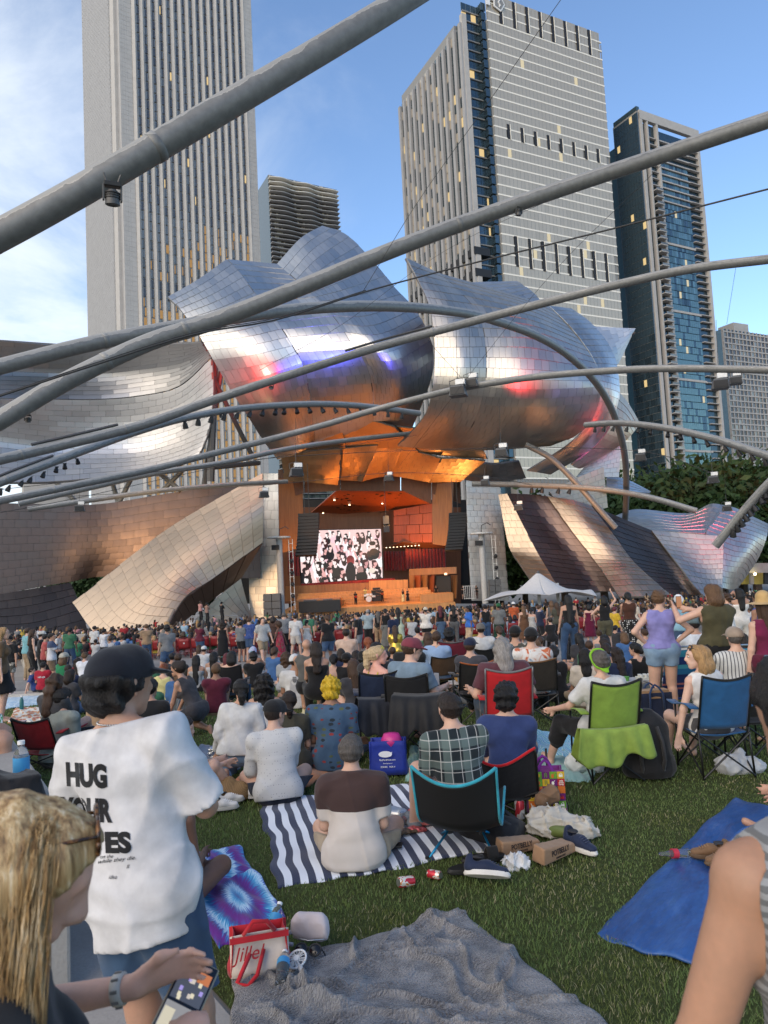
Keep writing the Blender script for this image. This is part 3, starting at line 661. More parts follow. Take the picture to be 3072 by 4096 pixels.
def crown_mesh(seed,R=5.0,H=7.0,nclump=46,per=110,ls=.34):
 r=np.random.default_rng(seed);V=[];n=0
 C=r.normal(size=(nclump,3));C/=np.linalg.norm(C,axis=1)[:,None];C*=(r.uniform(.35,1,(nclump,1))**.6)*np.array([R,R,H*.5]);C[:,2]+=H*.55
 P=np.repeat(C,per,0)+r.normal(size=(nclump*per,3))*np.array([1.05,1.05,.8])
 m_=len(P);d1=r.normal(size=(m_,3));d1/=np.linalg.norm(d1,axis=1)[:,None];d2=np.cross(d1,r.normal(size=(m_,3)));d2/=np.linalg.norm(d2,axis=1)[:,None]
 s=(ls*r.uniform(.6,1.4,(m_,1)))
 Q=np.stack([P-d1*s,P+d2*s*.5,P+d1*s,P-d2*s*.5],1).reshape(-1,3)
 return mesh_np('crown',Q,np.arange(m_*4).reshape(-1,4),False)
CROWNS=[crown_mesh(s)for s in(1,2,3)]
def trunk_mesh(seed):
 r=random.Random(seed);mb=MB();mb.tube([(0,0,-1),(.1,0,2),(0,.1,4.5),(.1,0,7)],[.42,.32,.24,.1],8)
 for k in range(6):
  a=k*1.05+r.random();z=2.4+k*.5;mb.tube([(0,0,z),(1.3*math.cos(a),1.3*math.sin(a),z+1.4),(2.9*math.cos(a),2.9*math.sin(a),z+2.8)],[.16,.1,.03],6)
 me=bpy.data.meshes.new('trunk');me.from_pydata(mb.v,[],mb.f);return me
TRUNKS=[trunk_mesh(s)for s in(1,2)]
def tree(i,x,y,s,label,group):
 t=empty('tree',(x,y,-7.0),(0,0,i*1.3),label=label,cat='tree',group=group)
 link('trunk',TRUNKS[i%2],M['bark'],t,scale=s);link('crown',CROWNS[i%3],M['leaf']if i%2 else M['leaf2'],t,loc=(0,0,3.0*s),scale=s)
for i,(px,Y,s)in enumerate([(2080,128,1.54),(2240,122,1.77),(2400,125,1.94),(2560,120,1.99),(2720,122,2.11),(2870,118,2.05),(3010,116,2.11),(3130,120,2.17),(2480,135,2.17),(2800,134,2.34),(2950,132,2.28),(2640,134,2.17)]):
 p=at(px,2100,Y);tree(i,p[0],p[1],s,['first','second','third','fourth','fifth','sixth','seventh','eighth','third (rear)','sixth (rear)','last (rear)','fifth (rear)'][i]+' tree from the left in the dark row behind the right wing','trees behind the right wing')
for i,(px,Y,s)in enumerate([(420,112,1.15),(520,115,1.25),(620,112,1.3),(720,116,1.25),(300,114,1.1),(1150,125,1.3),(1900,130,1.25),(1990,126,1.2)]):
 p=at(px,2100,Y);tree(i+20,p[0],p[1],s,'leafy green tree glimpsed through the pavilion, '+['second','third','fourth','fifth','first','sixth','seventh','eighth'][i]+' counted from the left','trees glimpsed through the pavilion')
def quad(name,mat,pts,parent,nrm=None,thick=.2):
 P=[Vector(at(*q))for q in pts];N=(P[1]-P[0]).cross(P[2]-P[0]).normalized()
 if N.dot(Vector(EYE)-P[0])<0:N=-N
 return MB().poly(P,N,thick).build(name,mat,parent)
ST=empty('stage_house',at(1420,2400,100),label='open wooden stage house glowing orange behind the band',cat='stage')
def W(px,py,Y):return c7(px,py,Y)
quad('side_wall',M['wood'],[W(185,190,97),W(350,190,99),W(350,640,99),W(195,690,97)],ST)
quad('side_wall',M['wood'],[W(1205,225,99),W(1345,215,96),W(1330,640,96),W(1213,625,99)],ST)
for a,b in(((185,190),(360,205)),((360,205),(600,190)),((600,190),(1000,185)),((1000,185),(1205,210)),((1205,210),(1400,205))):
 quad('arch_panel',M['wood_dk'],[W(a[0]+2,a[1]-60,98),W(b[0]-2,b[1]-60,98),W(b[0]-2,b[1]+(150 if b[0]in(1205,1400)else 90 if b[0]>700 else 80),98.4),W(a[0]+2,a[1]+(150 if a[0]<360 else 80),98.4)],ST)
quad('back_wall',M['wood_dk'],[W(150,380,116),W(1400,380,116),W(1400,1020,116),W(150,1020,116)],ST)
quad('back_wall',M['black'],[W(-60,330,117.5),W(1650,330,117.5),W(1650,1020,117.5),W(-60,1020,117.5)],ST)
cl=quad('reflector',M['wood_red'],[W(408,416,112),W(575,268,101),W(1020,274,101),W(950,398,110),W(620,425,113)],ST,thick=.15)
quad('reflector',M['wood_red'],[W(1020,274,101.1),W(1204,352,102),W(950,399,110.2)],ST,thick=.15)
rg=random.Random(3)
def on_plane(px,py,A,B,Cc,lift=.03):
 P=[Vector(at(*q))for q in(A,B,Cc)];N=(P[1]-P[0]).cross(P[2]-P[0]).normalized();d=Vector(ray(1000+px/1.659,1800+py/1.659));o=Vector(EYE)
 t=(P[0]-o).dot(N)/d.dot(N);p=o+d*t;N=N if N.dot(o-p)>0 else-N;return p+N*lift,N
for k in range(70):
 px,py=rg.uniform(470,1060),rg.uniform(285,420)
 if py>300+(px-470)*.0+(118 if px<900 else 100-(px-900)*.3):continue
 if px<575 and py<410-(px-420)*.9:continue
 p,N=on_plane(px,py,W(575,268,101),W(1020,274,101),W(620,425,113))
 q=N.to_track_quat('Z','Y').to_matrix();MB().lathe([(.02,-.01),(rg.choice((.16,.22,.3)),-.01),(.16,.012),(.02,.012)],8,p,q).build('hole',M['black'],ST)
for k,(px,py)in enumerate([(485,415),(660,362),(878,352),(1102,335),(1130,326),(560,330)]):
 p,N=on_plane(px,py,W(575,268,101),W(1020,274,101),W(620,425,113),.08)
 MB().lathe([(.02,-.05),(.12,-.05),(.12,.05),(.02,.05)],8,p).build('downlight',emit((1,.8,.5),4),ST)
xs=[950,1045,1128,1211];ysl=[(400,352),(440,415),(500,490),(560,553),(614,614)]
for r in range(4):
 for i in range(3):
  f0=i/3+(.08 if r%2 else 0)*(i>0);f1=(i+1)/3+(.08 if r%2 else 0)*(i<2)
  def edge(f,q):a,b=ysl[q];return a+(b-a)*f
  x_a,x_b=952+258*f0,952+258*f1;ya=108-6*f0;yb=108-6*f1
  quad('wall_panel',M['wood_red'],[W(x_a+1.5,edge(f0,r)+1.5,ya),W(x_b-1.5,edge(f1,r)+1.5,yb),W(x_b-1.5,edge(f1,r+1)-1.5,yb),W(x_a+1.5,edge(f0,r+1)-1.5,ya)],ST)
quad('side_wall',M['wood_dk'],[W(870,420,113),W(952,400,108.2),W(970,615,108.2),W(880,650,113)],ST)
quad('balcony_soffit',M['wood_dk'],[W(880,655,112),W(1010,612,106),W(1330,620,102),W(1330,650,104)],ST)
for i in range(16):
 p=at(*W(905+i*24,648-i*1.6,106));MB().lathe([(.02,-.04),(.09,-.04),(.09,.04),(.02,.04)],6,p).build('downlight',emit((1,.75,.45),3),ST)
t=NT('red_curtain');t.col(t.ramp(t.noise(3,3),[(.3,(.16,.008,.008)),(.7,(.36,.02,.02))])).pr(rough=.8,sheen=.4);M['curtain_red']=t.m
def curtain(px0,py0,px1,py1,Y,n=60):
 a=Vector(at(*W(px0,py0,Y)));b=Vector(at(*W(px1,py0,Y)));h=a.z-at(*W(px0,py1,Y))[2]
 mb=MB();mb.grid(lambda u,v:a.lerp(b,u)+Vector((0,.16*math.sin(u*n*1.9)+.05*math.sin(u*n*4.4),-h*v)),n*4,3,.05);mb.build('curtain',M['curtain_red'],ST,smooth=True)
curtain(885,672,1030,800,111,22);curtain(1030,655,1292,790,107,40);curtain(250,680,322,835,104,14)
quad('parapet',M['wood'],[W(235,905,102),W(790,880,102),W(790,960,102),W(235,1005,102)],ST)
quad('parapet',M['wood_lt'],[W(790,868,101.5),W(1048,860,101.5),W(1048,948,101.5),W(790,958,101.5)],ST)
quad('upper_ledge',M['curtain_red'],[W(340,888,103),W(960,850,103),W(960,866,103),W(340,908,103)],ST)
quad('side_wall',M['wood'],[W(1055,790,104),W(1370,775,101),W(1370,820,101),W(1055,832,104)],ST)
for i,(a,b)in enumerate(((1055,1085),(1090,1130),(1134,1175),(1180,1222),(1330,1372))):
 quad('wall_panel',M['wood_red']if i%2 else M['wood'],[W(a,832,103.5),W(b,830,102.5),W(b-6,985,102.5),W(a+6,985,103.5)],ST)
quad('doorway',M['black'],[W(1222,835,103),W(1330,835,102),W(1335,992,102),W(1222,992,103)],ST)
ex=quad('exit_sign',emit((1,.55,.3),2.0),[W(1290,816,100.5),W(1307,816,100.5),W(1307,829,100.5),W(1290,829,100.5)],ST,thick=.1)
def slab(name,mat,x0,x1,y0,y1,z0,z1,parent):return MB().box(((x0+x1)/2,(y0+y1)/2,(z0+z1)/2),(x1-x0,y1-y0,z1-z0)).build(name,mat,parent)
base=Vector(ST.location)
STG_Z=at(*c7(700,1030,95))[2]
def world_part(o):o.parent=ST;o.matrix_parent_inverse=Matrix.Translation(-base);return o
for o in list(ST.children):o.matrix_parent_inverse=Matrix.Translation(-base)
xl,xr=at(*c7(235,1040,94))[0],at(*c7(1345,1000,94))[0]
world_part(slab('stage_floor',M['wood_lt'],xl,xr,90.5,116,STG_Z-2.4,STG_Z,None))
for k in range(5):
 a=at(*c7(300+k*6,1000,97+k*.9))[0];b=at(*c7(1255-k*18,1000,97+k*.9))[0]
 world_part(slab('riser',M['wood_lt'],a,b,96.5+k*.9,101.3-.01*k,STG_Z+.004+k*.34,STG_Z+k*.34+.34,None))
q=at(*c7(315,1010,92.5))[0];world_part(slab('front_box',M['wood'],q,q+5.6,91.2,95.5,STG_Z+.004,STG_Z+1.15,None))
q=at(*c7(1130,1000,94.5))[0];world_part(slab('front_box',M['wood_lt'],q,q+4.3,93.5,96.3,STG_Z+.004,STG_Z+1.05,None))
for k in range(6):q=at(*c7(240,1040,92))[0];world_part(slab('step',M['black'],q,q+2.4,90.6-.35*k,90.9-.35*k,STG_Z-.32*k-.36,STG_Z-.32*k-.3,None))
def screen():
 w,h=270,175;rg=np.random.default_rng(11);A=np.ones((h,w,3),np.float32)*np.array([.9,.62,.6]);yy,xx=np.mgrid[0:h,0:w]
 def ell(cx,cy,rx,ry,col,ang=0.0):
  dx,dy=xx-cx,yy-cy;c,s=math.cos(ang),math.sin(ang);u=(dx*c+dy*s)/rx;v=(-dx*s+dy*c)/ry;A[(u*u+v*v)<1]=col
 skin=[(.95,.66,.62),(1.0,.8,.78),(.8,.42,.4),(.62,.3,.3),(1,.88,.86)];hair=[(.01,.006,.008),(.015,.01,.012),(.05,.012,.012),(.03,.015,.015)]
 tops=[(.01,.01,.012),(.012,.01,.014),(1,.82,.86),(1,.95,.95),(.95,.6,.66),(.02,.02,.02)]
 for row in range(7):
  cy0=14+row*25;sc=.85+row*.13;n=int(11-row*.7)
  for i in range(n):
   cx=(i+rg.uniform(.1,.9))*w/n;cy=cy0+rg.uniform(-7,7);sk=skin[rg.integers(5)];hr=hair[rg.integers(4)];tp=tops[rg.integers(6)]
   ell(cx,cy+24*sc,12*sc,17*sc,tp)
   if rg.random()<.5:ell(cx+2*sc,cy+12*sc,8*sc,17*sc,hr)
   ell(cx,cy+10*sc,4*sc,5*sc,sk)
   ell(cx,cy,6.4*sc,8*sc,hr);fx=rg.choice([-1,1,1])
   if row<7 or rg.random()<.3:ell(cx+fx*2.4*sc,cy+2*sc,4.4*sc,6*sc,sk);ell(cx-fx*1*sc,cy-4.5*sc,6*sc,3.6*sc,hr)
   if rg.random()<.5:
    s2=rg.choice([-1,1]);ell(cx+s2*12*sc,cy+6*sc,2.6*sc,13*sc,sk,s2*.35);ell(cx+s2*15*sc,cy-7*sc,3*sc,3.4*sc,sk)
    ell(cx+s2*15*sc,cy-11*sc,2.2*sc,4*sc,(1,1,1))
 ell(165,104,13,15,(.16,.015,.015));
 for k in range(9):ell(155+k*2.6,112+rg.uniform(-4,6),1.3,12,(.3,.03,.03))
 ell(164,150,17,38,(.012,.01,.012));ell(197,142,10,14,(.4,.22,.2));ell(200,166,20,17,(.01,.01,.01));ell(235,146,11,10,(.8,.7,.6));ell(240,60,10,13,(.95,.68,.64));ell(240,50,11,8,(.01,.01,.01));ell(244,88,18,20,(.012,.012,.012))
 A*=rg.uniform(.88,1.12,(h,w,1))
 c=[Vector(at(*W(*q,104.5)))for q in((322,536),(868,524),(880,848),(345,887))]
 gx,gy=np.meshgrid(np.linspace(0,1,w+1),np.linspace(0,1,h+1));C=np.array(c)
 V=(C[0]*((1-gx)*(1-gy))[...,None]+C[1]*(gx*(1-gy))[...,None]+C[2]*(gx*gy)[...,None]+C[3]*((1-gx)*gy)[...,None]).reshape(-1,3)
 i=np.arange(h)[:,None]*(w+1)+np.arange(w)[None];Fq=np.stack([i,i+w+1,i+w+2,i+1],-1).reshape(-1,4)
 root=empty('video_wall',(c[2]+c[3])/2,label='bright video wall showing a crowd holding up phones',cat='screen');b0=np.array(root.location)
 me=mesh_np('display',V-b0,Fq,False);at_=me.color_attributes.new('Col','FLOAT_COLOR','CORNER')
 col=np.ones((h*w,4,4),np.float32);col[:,:,:3]=np.clip(A,0,1.1).reshape(-1,1,3);at_.data.foreach_set('color',col.ravel())
 t=NT('display_light');a=t.n('ShaderNodeVertexColor',layer_name='Col');t.col((.01,.01,.01)).pr(rough=.4,em=.62);t.l(a.outputs[0],t.b.inputs['Emission Color'])
 link('display',me,t.m,root)
 N=(c[1]-c[0]).cross(c[3]-c[0]).normalized();N=N if N.y<0 else-N
 P=[p+(p-(c[0]+c[2])/2).normalized()*.25-Vector(b0)-N*.05 for p in c];MB().poly(P,N,.4).build('housing',M['black'],root)
screen()
def spot(name,loc,target,col,energy,size,blend=.6,radius=.3):
 if name=='wash_lamp':radius=1.9;energy*=2.8;size*=1.25
 d=bpy.data.lights.new(name,'SPOT');d.energy=energy;d.color=col;d.spot_size=R_(size);d.spot_blend=blend;d.shadow_soft_size=radius
 o=bpy.data.objects.new(name,d);COL.objects.link(o);o.location=loc;o.rotation_euler=(Vector(target)-Vector(loc)).to_track_quat('-Z','Y').to_euler();return o
SP=lambda px,py,Y:Vector(at(*c7(px,py,Y)))
spot('stage_lamp',SP(620,300,95),SP(760,1000,97),(1,.46,.14),4400,80)
spot('stage_lamp',SP(980,300,95),SP(1000,990,98),(1,.46,.14),4000,80)
spot('stage_lamp',SP(800,780,99),SP(760,330,108),(1,.36,.1),1700,70)
spot('stage_lamp',SP(1000,800,101),SP(1090,500,105),(1,.38,.1),1800,90)
spot('stage_lamp',SP(500,900,95),SP(270,420,98),(1,.55,.2),1800,80)
spot('stage_lamp',SP(1100,900,94),SP(1275,420,97),(1,.55,.2),1800,80)
for px,tx in((420,400),(720,720),(1080,1100)):spot('stage_lamp',SP(px,700,90),SP(tx,40,92),(1,.32,.06),240,75)
spot('stage_lamp',SP(800,420,86),SP(900,-120,88),(1,.32,.07),180,80)
WP=lambda f,px,py,Y:Vector(at(*f(px,py,Y)))
spot('wash_lamp',WP(c4,420,1060,66),WP(c4,500,870,77),(1,.06,.05),9100,34,1.0)
spot('wash_lamp',WP(c4,900,1000,64),WP(c4,870,770,75),(.1,.12,1),4200,30,1.0)
spot('wash_lamp',WP(c4,1250,940,66),WP(c4,1300,690,76),(.12,.1,1),3300,32,1.0)
spot('wash_lamp',WP(c5,640,720,63),WP(c5,690,520,72.5),(1,.02,.03),9100,24,1.0)
spot('wash_lamp',WP(c5,880,760,66),WP(c5,860,590,75),(.12,.1,1),3300,28,1.0)
spot('wash_lamp',WP(c5,950,900,72),WP(c5,990,740,85),(1,.05,.05),6300,40,1.0)
spot('wash_lamp',WP(c5,930,1010,83),WP(c5,960,900,88),(.9,.1,.9),900,50,1.0)
spot('wash_lamp',WP(c8,1420,620,66),WP(c8,1400,440,85),(1,.05,.16),10500,26,1.0)
spot('wash_lamp',WP(c6,700,360,55),WP(c6,1010,480,77),(1,.62,.3),4500,50,1.0)
spot('wash_lamp',WP(c8,400,700,66),WP(c8,520,330,83),(1,.42,.16),4200,44,1.0)
def stage_column(px,py0,py1,Y,label):
 b=Vector(at(*c7(px,py1,Y)));tz=at(*c7(px,py0,Y))[2];h=tz-b.z;w=.38
 o=empty('light_column',b,label=label,cat='column')
 MB().tube([(0,0,-.6),(0,0,h)],w,14).build('shaft',M['colwhite'],o,smooth='auto')
 MB().lathe([(.3,h-.15),(1.35,h-.12),(1.45,h),(1.35,h+.1),(.3,h+.12)],18).build('ring_platform',M['white'],o)
 for s in(-1,1):
  mb=MB();mb.tube([(s*.9+.3,-.3,h-.3),(s*.9+.3,-.3,h-9)],.04,6);mb.tube([(s*.9+.75,-.3,h-.3),(s*.9+.75,-.3,h-9)],.04,6)
  for k in range(8):mb.tube([(s*.9+.3,-.3,h-.8-k),(s*.9+.75,-.3,h-.8-k)],.03,6)
  if s>0:mb.build('ladder',M['white'],o)
 for k in range(4):MB().lathe([(.05,0),(.2,.02),(.24,.4),(.12,.5)],8,(1.5,-.5,h-3-k*1.4),Matrix.Rotation(R_(70),3,'X')).build('lamp',M['black'],o)
 MB().tube([(0,0,h),(.1,0,h+1),(.8,0,h+1.3),(1.2,0,h+1.0)],.06,6).build('arm',M['frame'],o);MB().box((-.4,-.4,h-1.2),(.9,.5,.6)).build('speaker',M['black'],o)
stage_column(212,580,1090,86,'white lighting column with a ring platform left of the stage');stage_column(1560,552,985,88,'white lighting column with a ring platform right of the stage')
def line_array(px,py0,py1,w,Y,label):
 top=Vector(at(*c7(px,py0,Y)));bot=Vector(at(*c7(px,py1,Y)));n=13;h=(top.z-bot.z)/n
 o=empty('line_array',bot,label=label,cat='speaker')
 for k in range(n):
  c=top.lerp(bot,(k+.5)/n)-bot;c.y+=.02*k*k*.25;c.x-=.003*k*k
  MB().box(c,(w,.9,h*.94),Matrix.Rotation(R_(-k*1.1),3,'X')).build('cabinet',M['speaker']if False else M['black'],o,bevel=.02)
 for s in(-.3,.3):MB().tube([(s,0,top.z-bot.z),(s,0,top.z-bot.z+6.5)],.04,6).build('hanger',M['frame'],o)
line_array(390,420,702,2.7,92,'black hanging loudspeaker column left of the video wall');line_array(1378,415,665,2.3,93,'black hanging loudspeaker column right of the stage')
def stack(px0,px1,py0,py1,Y,label):
 a=Vector(at(*c7(px0,py1,Y)));b=Vector(at(*c7(px1,py0,Y)));o=empty('speaker_stack',a,label=label,cat='speaker');w,h=b.x-a.x,b.z-a.z
 for r in range(3):
  for c in range(2):MB().box((w*(c+.5)/2,0,h*(r+.5)/3-.0),(w/2-.05,1.2,h/3-.05)).build('cabinet',M['speaker'],o,bevel=.03)
stack(95,205,950,1105,84,'tall dark speaker stack on the ground left of the stage');stack(1590,1660,855,985,86,'dark speaker stack on the ground right of the stage')
hs=Vector(at(*c7(903,475,96)));o=empty('hanging_speaker',hs-Vector((0,0,1)),label='small grey speaker hanging right of the video wall',cat='speaker')
MB().box((0,0,1.2),(.8,.7,1.1)).build('cabinet',M['speaker'],o);MB().box((0,.1,.1),(.8,.7,.9),Matrix.Rotation(R_(20),3,'X')).build('cabinet',M['speaker'],o);MB().tube([(0,0,1.7),(0,0,9)],.04,6).build('hanger',M['frame'],o)
ent=empty('service_entrance',at(*c8(1600,740,96)),label='lit service entrance under a concrete beam at the far right',cat='entrance')
P=Vector(ent.location)
for(a,b,mt,nm)in(((1500,690),(1700,760),plain((.5,.38,.08),.8),'back_wall'),((1490,640),(1720,695),M['conc'],'beam'),((1560,690),(1580,760),M['conc'],'post'),((1640,690),(1665,760),M['black'],'opening')):
 Y=98 if nm=='back_wall' else 96.5 if nm!='beam' else 95.5
 o=quad(nm,mt,[c8(a[0],a[1],Y),c8(b[0],a[1],Y),c8(b[0],b[1],Y),c8(a[0],b[1],Y)],ent,thick=.4);o.matrix_parent_inverse=Matrix.Translation(-P)
for px in(1530,1585):
 o=MB().lathe([(.02,-.15),(.18,-.1),(.18,.1),(.02,.15)],8,at(*c8(px,702,95))).build('lamp',emit((1,.8,.4),12),ent);o.matrix_parent_inverse=Matrix.Translation(-P)
def fs(x,y,Y):return(x*3072/1659,y*3072/1659,Y)
def run_on(P,pts,L):
 """a run that leaves the frame goes on straight for L metres"""
 out=list(P)
 if not(0<pts[0][0]<1659 and pts[0][1]>0):out.insert(0,P[0]+unit3(P[0]-P[1])*L)
 if not(0<pts[-1][0]<1659 and pts[-1][1]>0):out.append(P[-1]+unit3(P[-1]-P[-2])*L)
 return np.array(out)
def unit3(v):return v/np.linalg.norm(v)
def pipe(label,pts,rad,joints=(),n=14):
 P=run_on(np.array([at(*fs(*q))for q in pts]),pts,9.0);k=max(40,len(P)*10);C=catmull(P,k);r=np.interp(np.linspace(0,1,k),np.linspace(0,1,len(rad)),rad)if isinstance(rad,(list,tuple))else np.full(k,rad)
 c=C[0];root=empty('trellis_pipe',c,label=label,cat='pipe')
 MB().tube(C-c,list(r),n,True).build('tube',M['pipe'],root,smooth='auto')
 for f in joints:
  i=int(f*(k-2));d=C[i+1]-C[i];d/=np.linalg.norm(d);MB().tube([C[i]-c-d*.07,C[i]-c-d*.06,C[i]-c+d*.06,C[i]-c+d*.07],[r[i]*1.01,r[i]*1.045,r[i]*1.045,r[i]*1.01],n).build('weld_ring',M['pipe'],root,smooth='auto')
 return root,C,r
PIPES={}
PIPES['a']=pipe('thickest curved steel pipe crossing the upper left corner',[(-160,585,10.4),(0,508,10.6),(200,398,10.9),(400,281,11.3),(600,164,11.8),(800,45,12.4),(1000,-80,13.2)],.235,(.47,))
PIPES['b']=pipe('long steel pipe rising from left to the upper right edge',[(-80,950,16),(0,907,16.3),(150,820,17),(320,740,17.8),(460,694,18.4),(640,625,19),(830,547,19.6),(1000,482,20),(1200,412,20),(1400,345,19.6),(1560,292,19),(1700,246,18.5)],.225,(.27,.36,.62))
PIPES['c']=pipe('arching steel pipe that curves down to the ground right of the headdress',[(-80,812,20),(0,792,20.6),(200,742,22),(420,700,24),(560,678,27),(700,664,30),(850,662,34),(980,673,39),(1060,690,43),(1160,726,49),(1230,770,55),(1290,830,61),(1328,900,67),(1349,980,74),(1353,1060,82),(1350,1130,88)],[.235,.24,.25,.28,.32,.36],(.1,.2,))
PIPES['d']=pipe('steel pipe running up from the left edge to the right edge across the headdress',[(-80,1015,25),(0,993,26),(120,965,27.5),(300,920,29.5),(450,868,31),(600,818,32),(800,755,33),(1000,700,33),(1200,648,32),(1350,611,31),(1500,580,30),(1720,553,28.5)],.2,(.19,.3,.6))
PIPES['e']=pipe('steel pipe carrying a row of small lamps in front of the left lobe',[(-80,1078,30),(0,1042,31),(100,1003,33),(200,966,36),(300,931,40),(400,903,44),(500,885,48),(600,876,52),(700,873,56),(800,879,61),(905,893,66)],[.2,.22,.28],(.2,.5))
PIPES['f']=pipe('pinkish steel pipe sweeping from the lower left across to the right edge',[(-80,1098,38),(0,1082,39),(130,1055,41),(330,1013,45),(440,985,47),(560,955,49),(700,918,50),(800,888,50),(905,860,49),(1000,838,47),(1150,815,45),(1300,802,43),(1450,796,41),(1720,800,38)],.22,(.2,.5,.62))
PIPES['g']=pipe('grey steel pipe running low toward the ceiling above the stage',[(40,1088,58),(200,1052,61),(330,1023,64),(480,1000,68),(620,970,73),(760,950,78),(890,936,84)],.27,(.4,))
PIPES['h']=pipe('steel pipe with hanging lamps arching to the right edge below the teal tower',[(1265,918,62),(1340,914,58),(1440,925,53),(1550,950,48),(1659,985,44),(1740,1014,42)],.26,(.5,))
PIPES['i']=pipe('short curved steel pipe dropping from under the barrel sail',[(1135,960,82),(1190,990,82),(1240,1038,82),(1290,1095,82),(1330,1140,82)],.34)
PIPES['j']=pipe('nearly level steel pipe crossing behind the beige fin',[(1020,1045,86),(1150,1048,84),(1290,1056,81),(1400,1074,79),(1505,1104,77)],.34,(.5,))
PIPES['k']=pipe('steep pipe with a lamp row at the right edge above the last sail',[(1720,990,48),(1659,1046,49),(1600,1112,50),(1545,1180,51)],.3)
PIPES['l']=pipe('second grey pipe low at the left below the pink one',[(60,1100,66),(200,1080,68),(330,1062,71),(480,1048,76),(620,1040,82)],.25)
for i,(a,b)in enumerate((((230,1000),(255,1085)),((300,1000),(255,1090)),((350,1060),(400,1010)),((330,1010),(390,1060)),((120,1040),(170,1090)))):
 PIPES['s%d'%i]=pipe('slanting grey strut number %s behind the left wing, counted from the left edge'%('four','five','six','three','one')[i]if False else['strut leaning left under the left wing near its middle','strut leaning right under the left wing near its middle','strut rising right below the end of the left wing','strut falling right below the end of the left wing','strut falling right at the far left under the wing'][i],[(a[0],a[1],86),((a[0]+b[0])/2,(a[1]+b[1])/2,86),(b[0],b[1],86)],.3)
fr=empty('support_frame',at(*fs(470,900,80)),label='dark upright steel frame between the left wing and the headdress',cat='frame')
for a,b,r in(((464,750,80),(455,1040,82),.45),((478,800,80.6),(440,1050,84),.3),((460,815,80),(545,985,86),.28),((468,790,81),(520,830,84),.25),((456,1010,82),(560,1000,88),.3)):
 A=Vector(at(*fs(*a)))-fr.location;B=Vector(at(*fs(*b)))-fr.location;MB().tube([A,B],r,8).build('member',M['frame'],fr)
def cable(label,pts,r):
 P=run_on(np.array([at(*fs(*q))for q in pts]),pts,9.0);C=catmull(P,40);o=MB().tube(C-C[0],r,6).build('cable',M['cable'],None,smooth=True,loc=C[0]);tag(o,label,'cable');return C
cable('thick black cable sagging from the left edge up to the right edge',[(-60,875,14),(200,790,15),(420,722,16),(600,690,17),(790,630,18),(1000,574,18),(1300,500,17),(1720,393,15)],.022)
cable('second black cable lying close above the thick one at the left',[(-60,873,14.3),(200,786,15.3),(420,718,16.3),(600,686,17.3),(790,627,18.3)],.012)
cable('thin wire from the top edge down to the cable clamp',[(1225,-20,14),(1050,228,15.4),(900,440,17),(785,628,18)],.007)
cable('thin wire slanting from the left lobe up past the right pipe',[(560,800,20),(740,700,22),(1000,520,22),(1500,300,20)],.006)
cable('thin wire falling from the right pipe in front of the barrel sail',[(1440,345,22),(1150,640,30),(860,1010,40)],.008)
cable('thin wire hanging at the far right against the sky',[(1590,575,30),(1570,700,34)],.008)
cable('long wire carrying the hanging speakers across the stage front',[(-40,1062,60),(350,1018,62),(640,985,64),(1085,968,62),(1383,975,58),(1540,1022,55)],.03)
cable('lower wire with small speakers crossing above the stage',[(100,1075,70),(570,1048,72),(840,1022,72),(1048,1030,70),(1150,1048,70)],.028)
cable('wire from the left edge past the lower left wing',[(-40,1115,40),(170,1075,44),(520,1000,52),(900,940,58)],.02)
cable('wire from the big speaker up to the arching pipe',[(1000,820,44),(950,765,42),(925,735,40)],.012)
def hang_speaker(x,y,s,Y,label,yaw=0.0,wires=()):
 p=Vector(at(*fs(x,y,Y)));o=empty('hanging_speaker',p,(0,0,yaw),label=label,cat='speaker')
 k=s*1.852/FPX*Y
 MB().box((0,0,.0),(k,k*.8,k*.62),None,.72).build('cabinet',M['speaker'],o,bevel=k*.03);MB().box((0,-k*.43,-.04*k),(k*.8,k*.04,k*.42)).build('grille',M['black'],o)
 MB().box((k*.15,0,k*.52),(k*.55,k*.3,k*.3)).build('junction_box',M['white'],o);mb=MB()
 for sx in(-1,1):mb.tube([(sx*k*.45,0,k*.2),(sx*k*.5,0,k*.62),(0,0,k*.75)],k*.025,6)
 mb.tube([(0,0,k*.6),(0,0,k*1.5)],k*.02,6);mb.build('bracket',M['frame'],o)
 MB().tube([(0,0,k*1.4),(k*.1,0,k*4)],k*.012,6).build('hanger',M['cable'],o)
for a in((640,1020,30,64,'grey speaker hanging left above the video wall'),(570,1068,22,72,'small speaker hanging at the tip of the slanting left sail'),(840,1033,20,72,'small grey speaker hanging in the middle above the stage'),(1083,978,30,62,'grey speaker hanging in front of the barrel sail underside'),(1048,1042,20,70,'small speaker hanging at the right corner above the stage'),(1383,988,26,58,'speaker hanging in front of the trees beside the arched pipe'),(1540,1036,24,55,'grey speaker hanging before the dark trees at the right'),(1570,1098,20,58,'small speaker hanging above the rightmost sail'),(990,845,38,46,'big wedge speaker hanging in front of the gap in the headdress'),(1018,828,32,46.5,'dark wedge speaker beside the big one at the headdress gap'),(1555,830,36,42,'big speaker hanging below the right end of the pinkish pipe'),(1588,822,28,42.5,'dark speaker at the right of the pair under the pinkish pipe'),(172,1098,22,44,'speaker hanging before the long brown wall at the left'),(1120,1096,20,80,'dark box light hanging at the top of the orange slanting sail')):hang_speaker(*a,yaw=.3 if a[0]<830 else-.3)
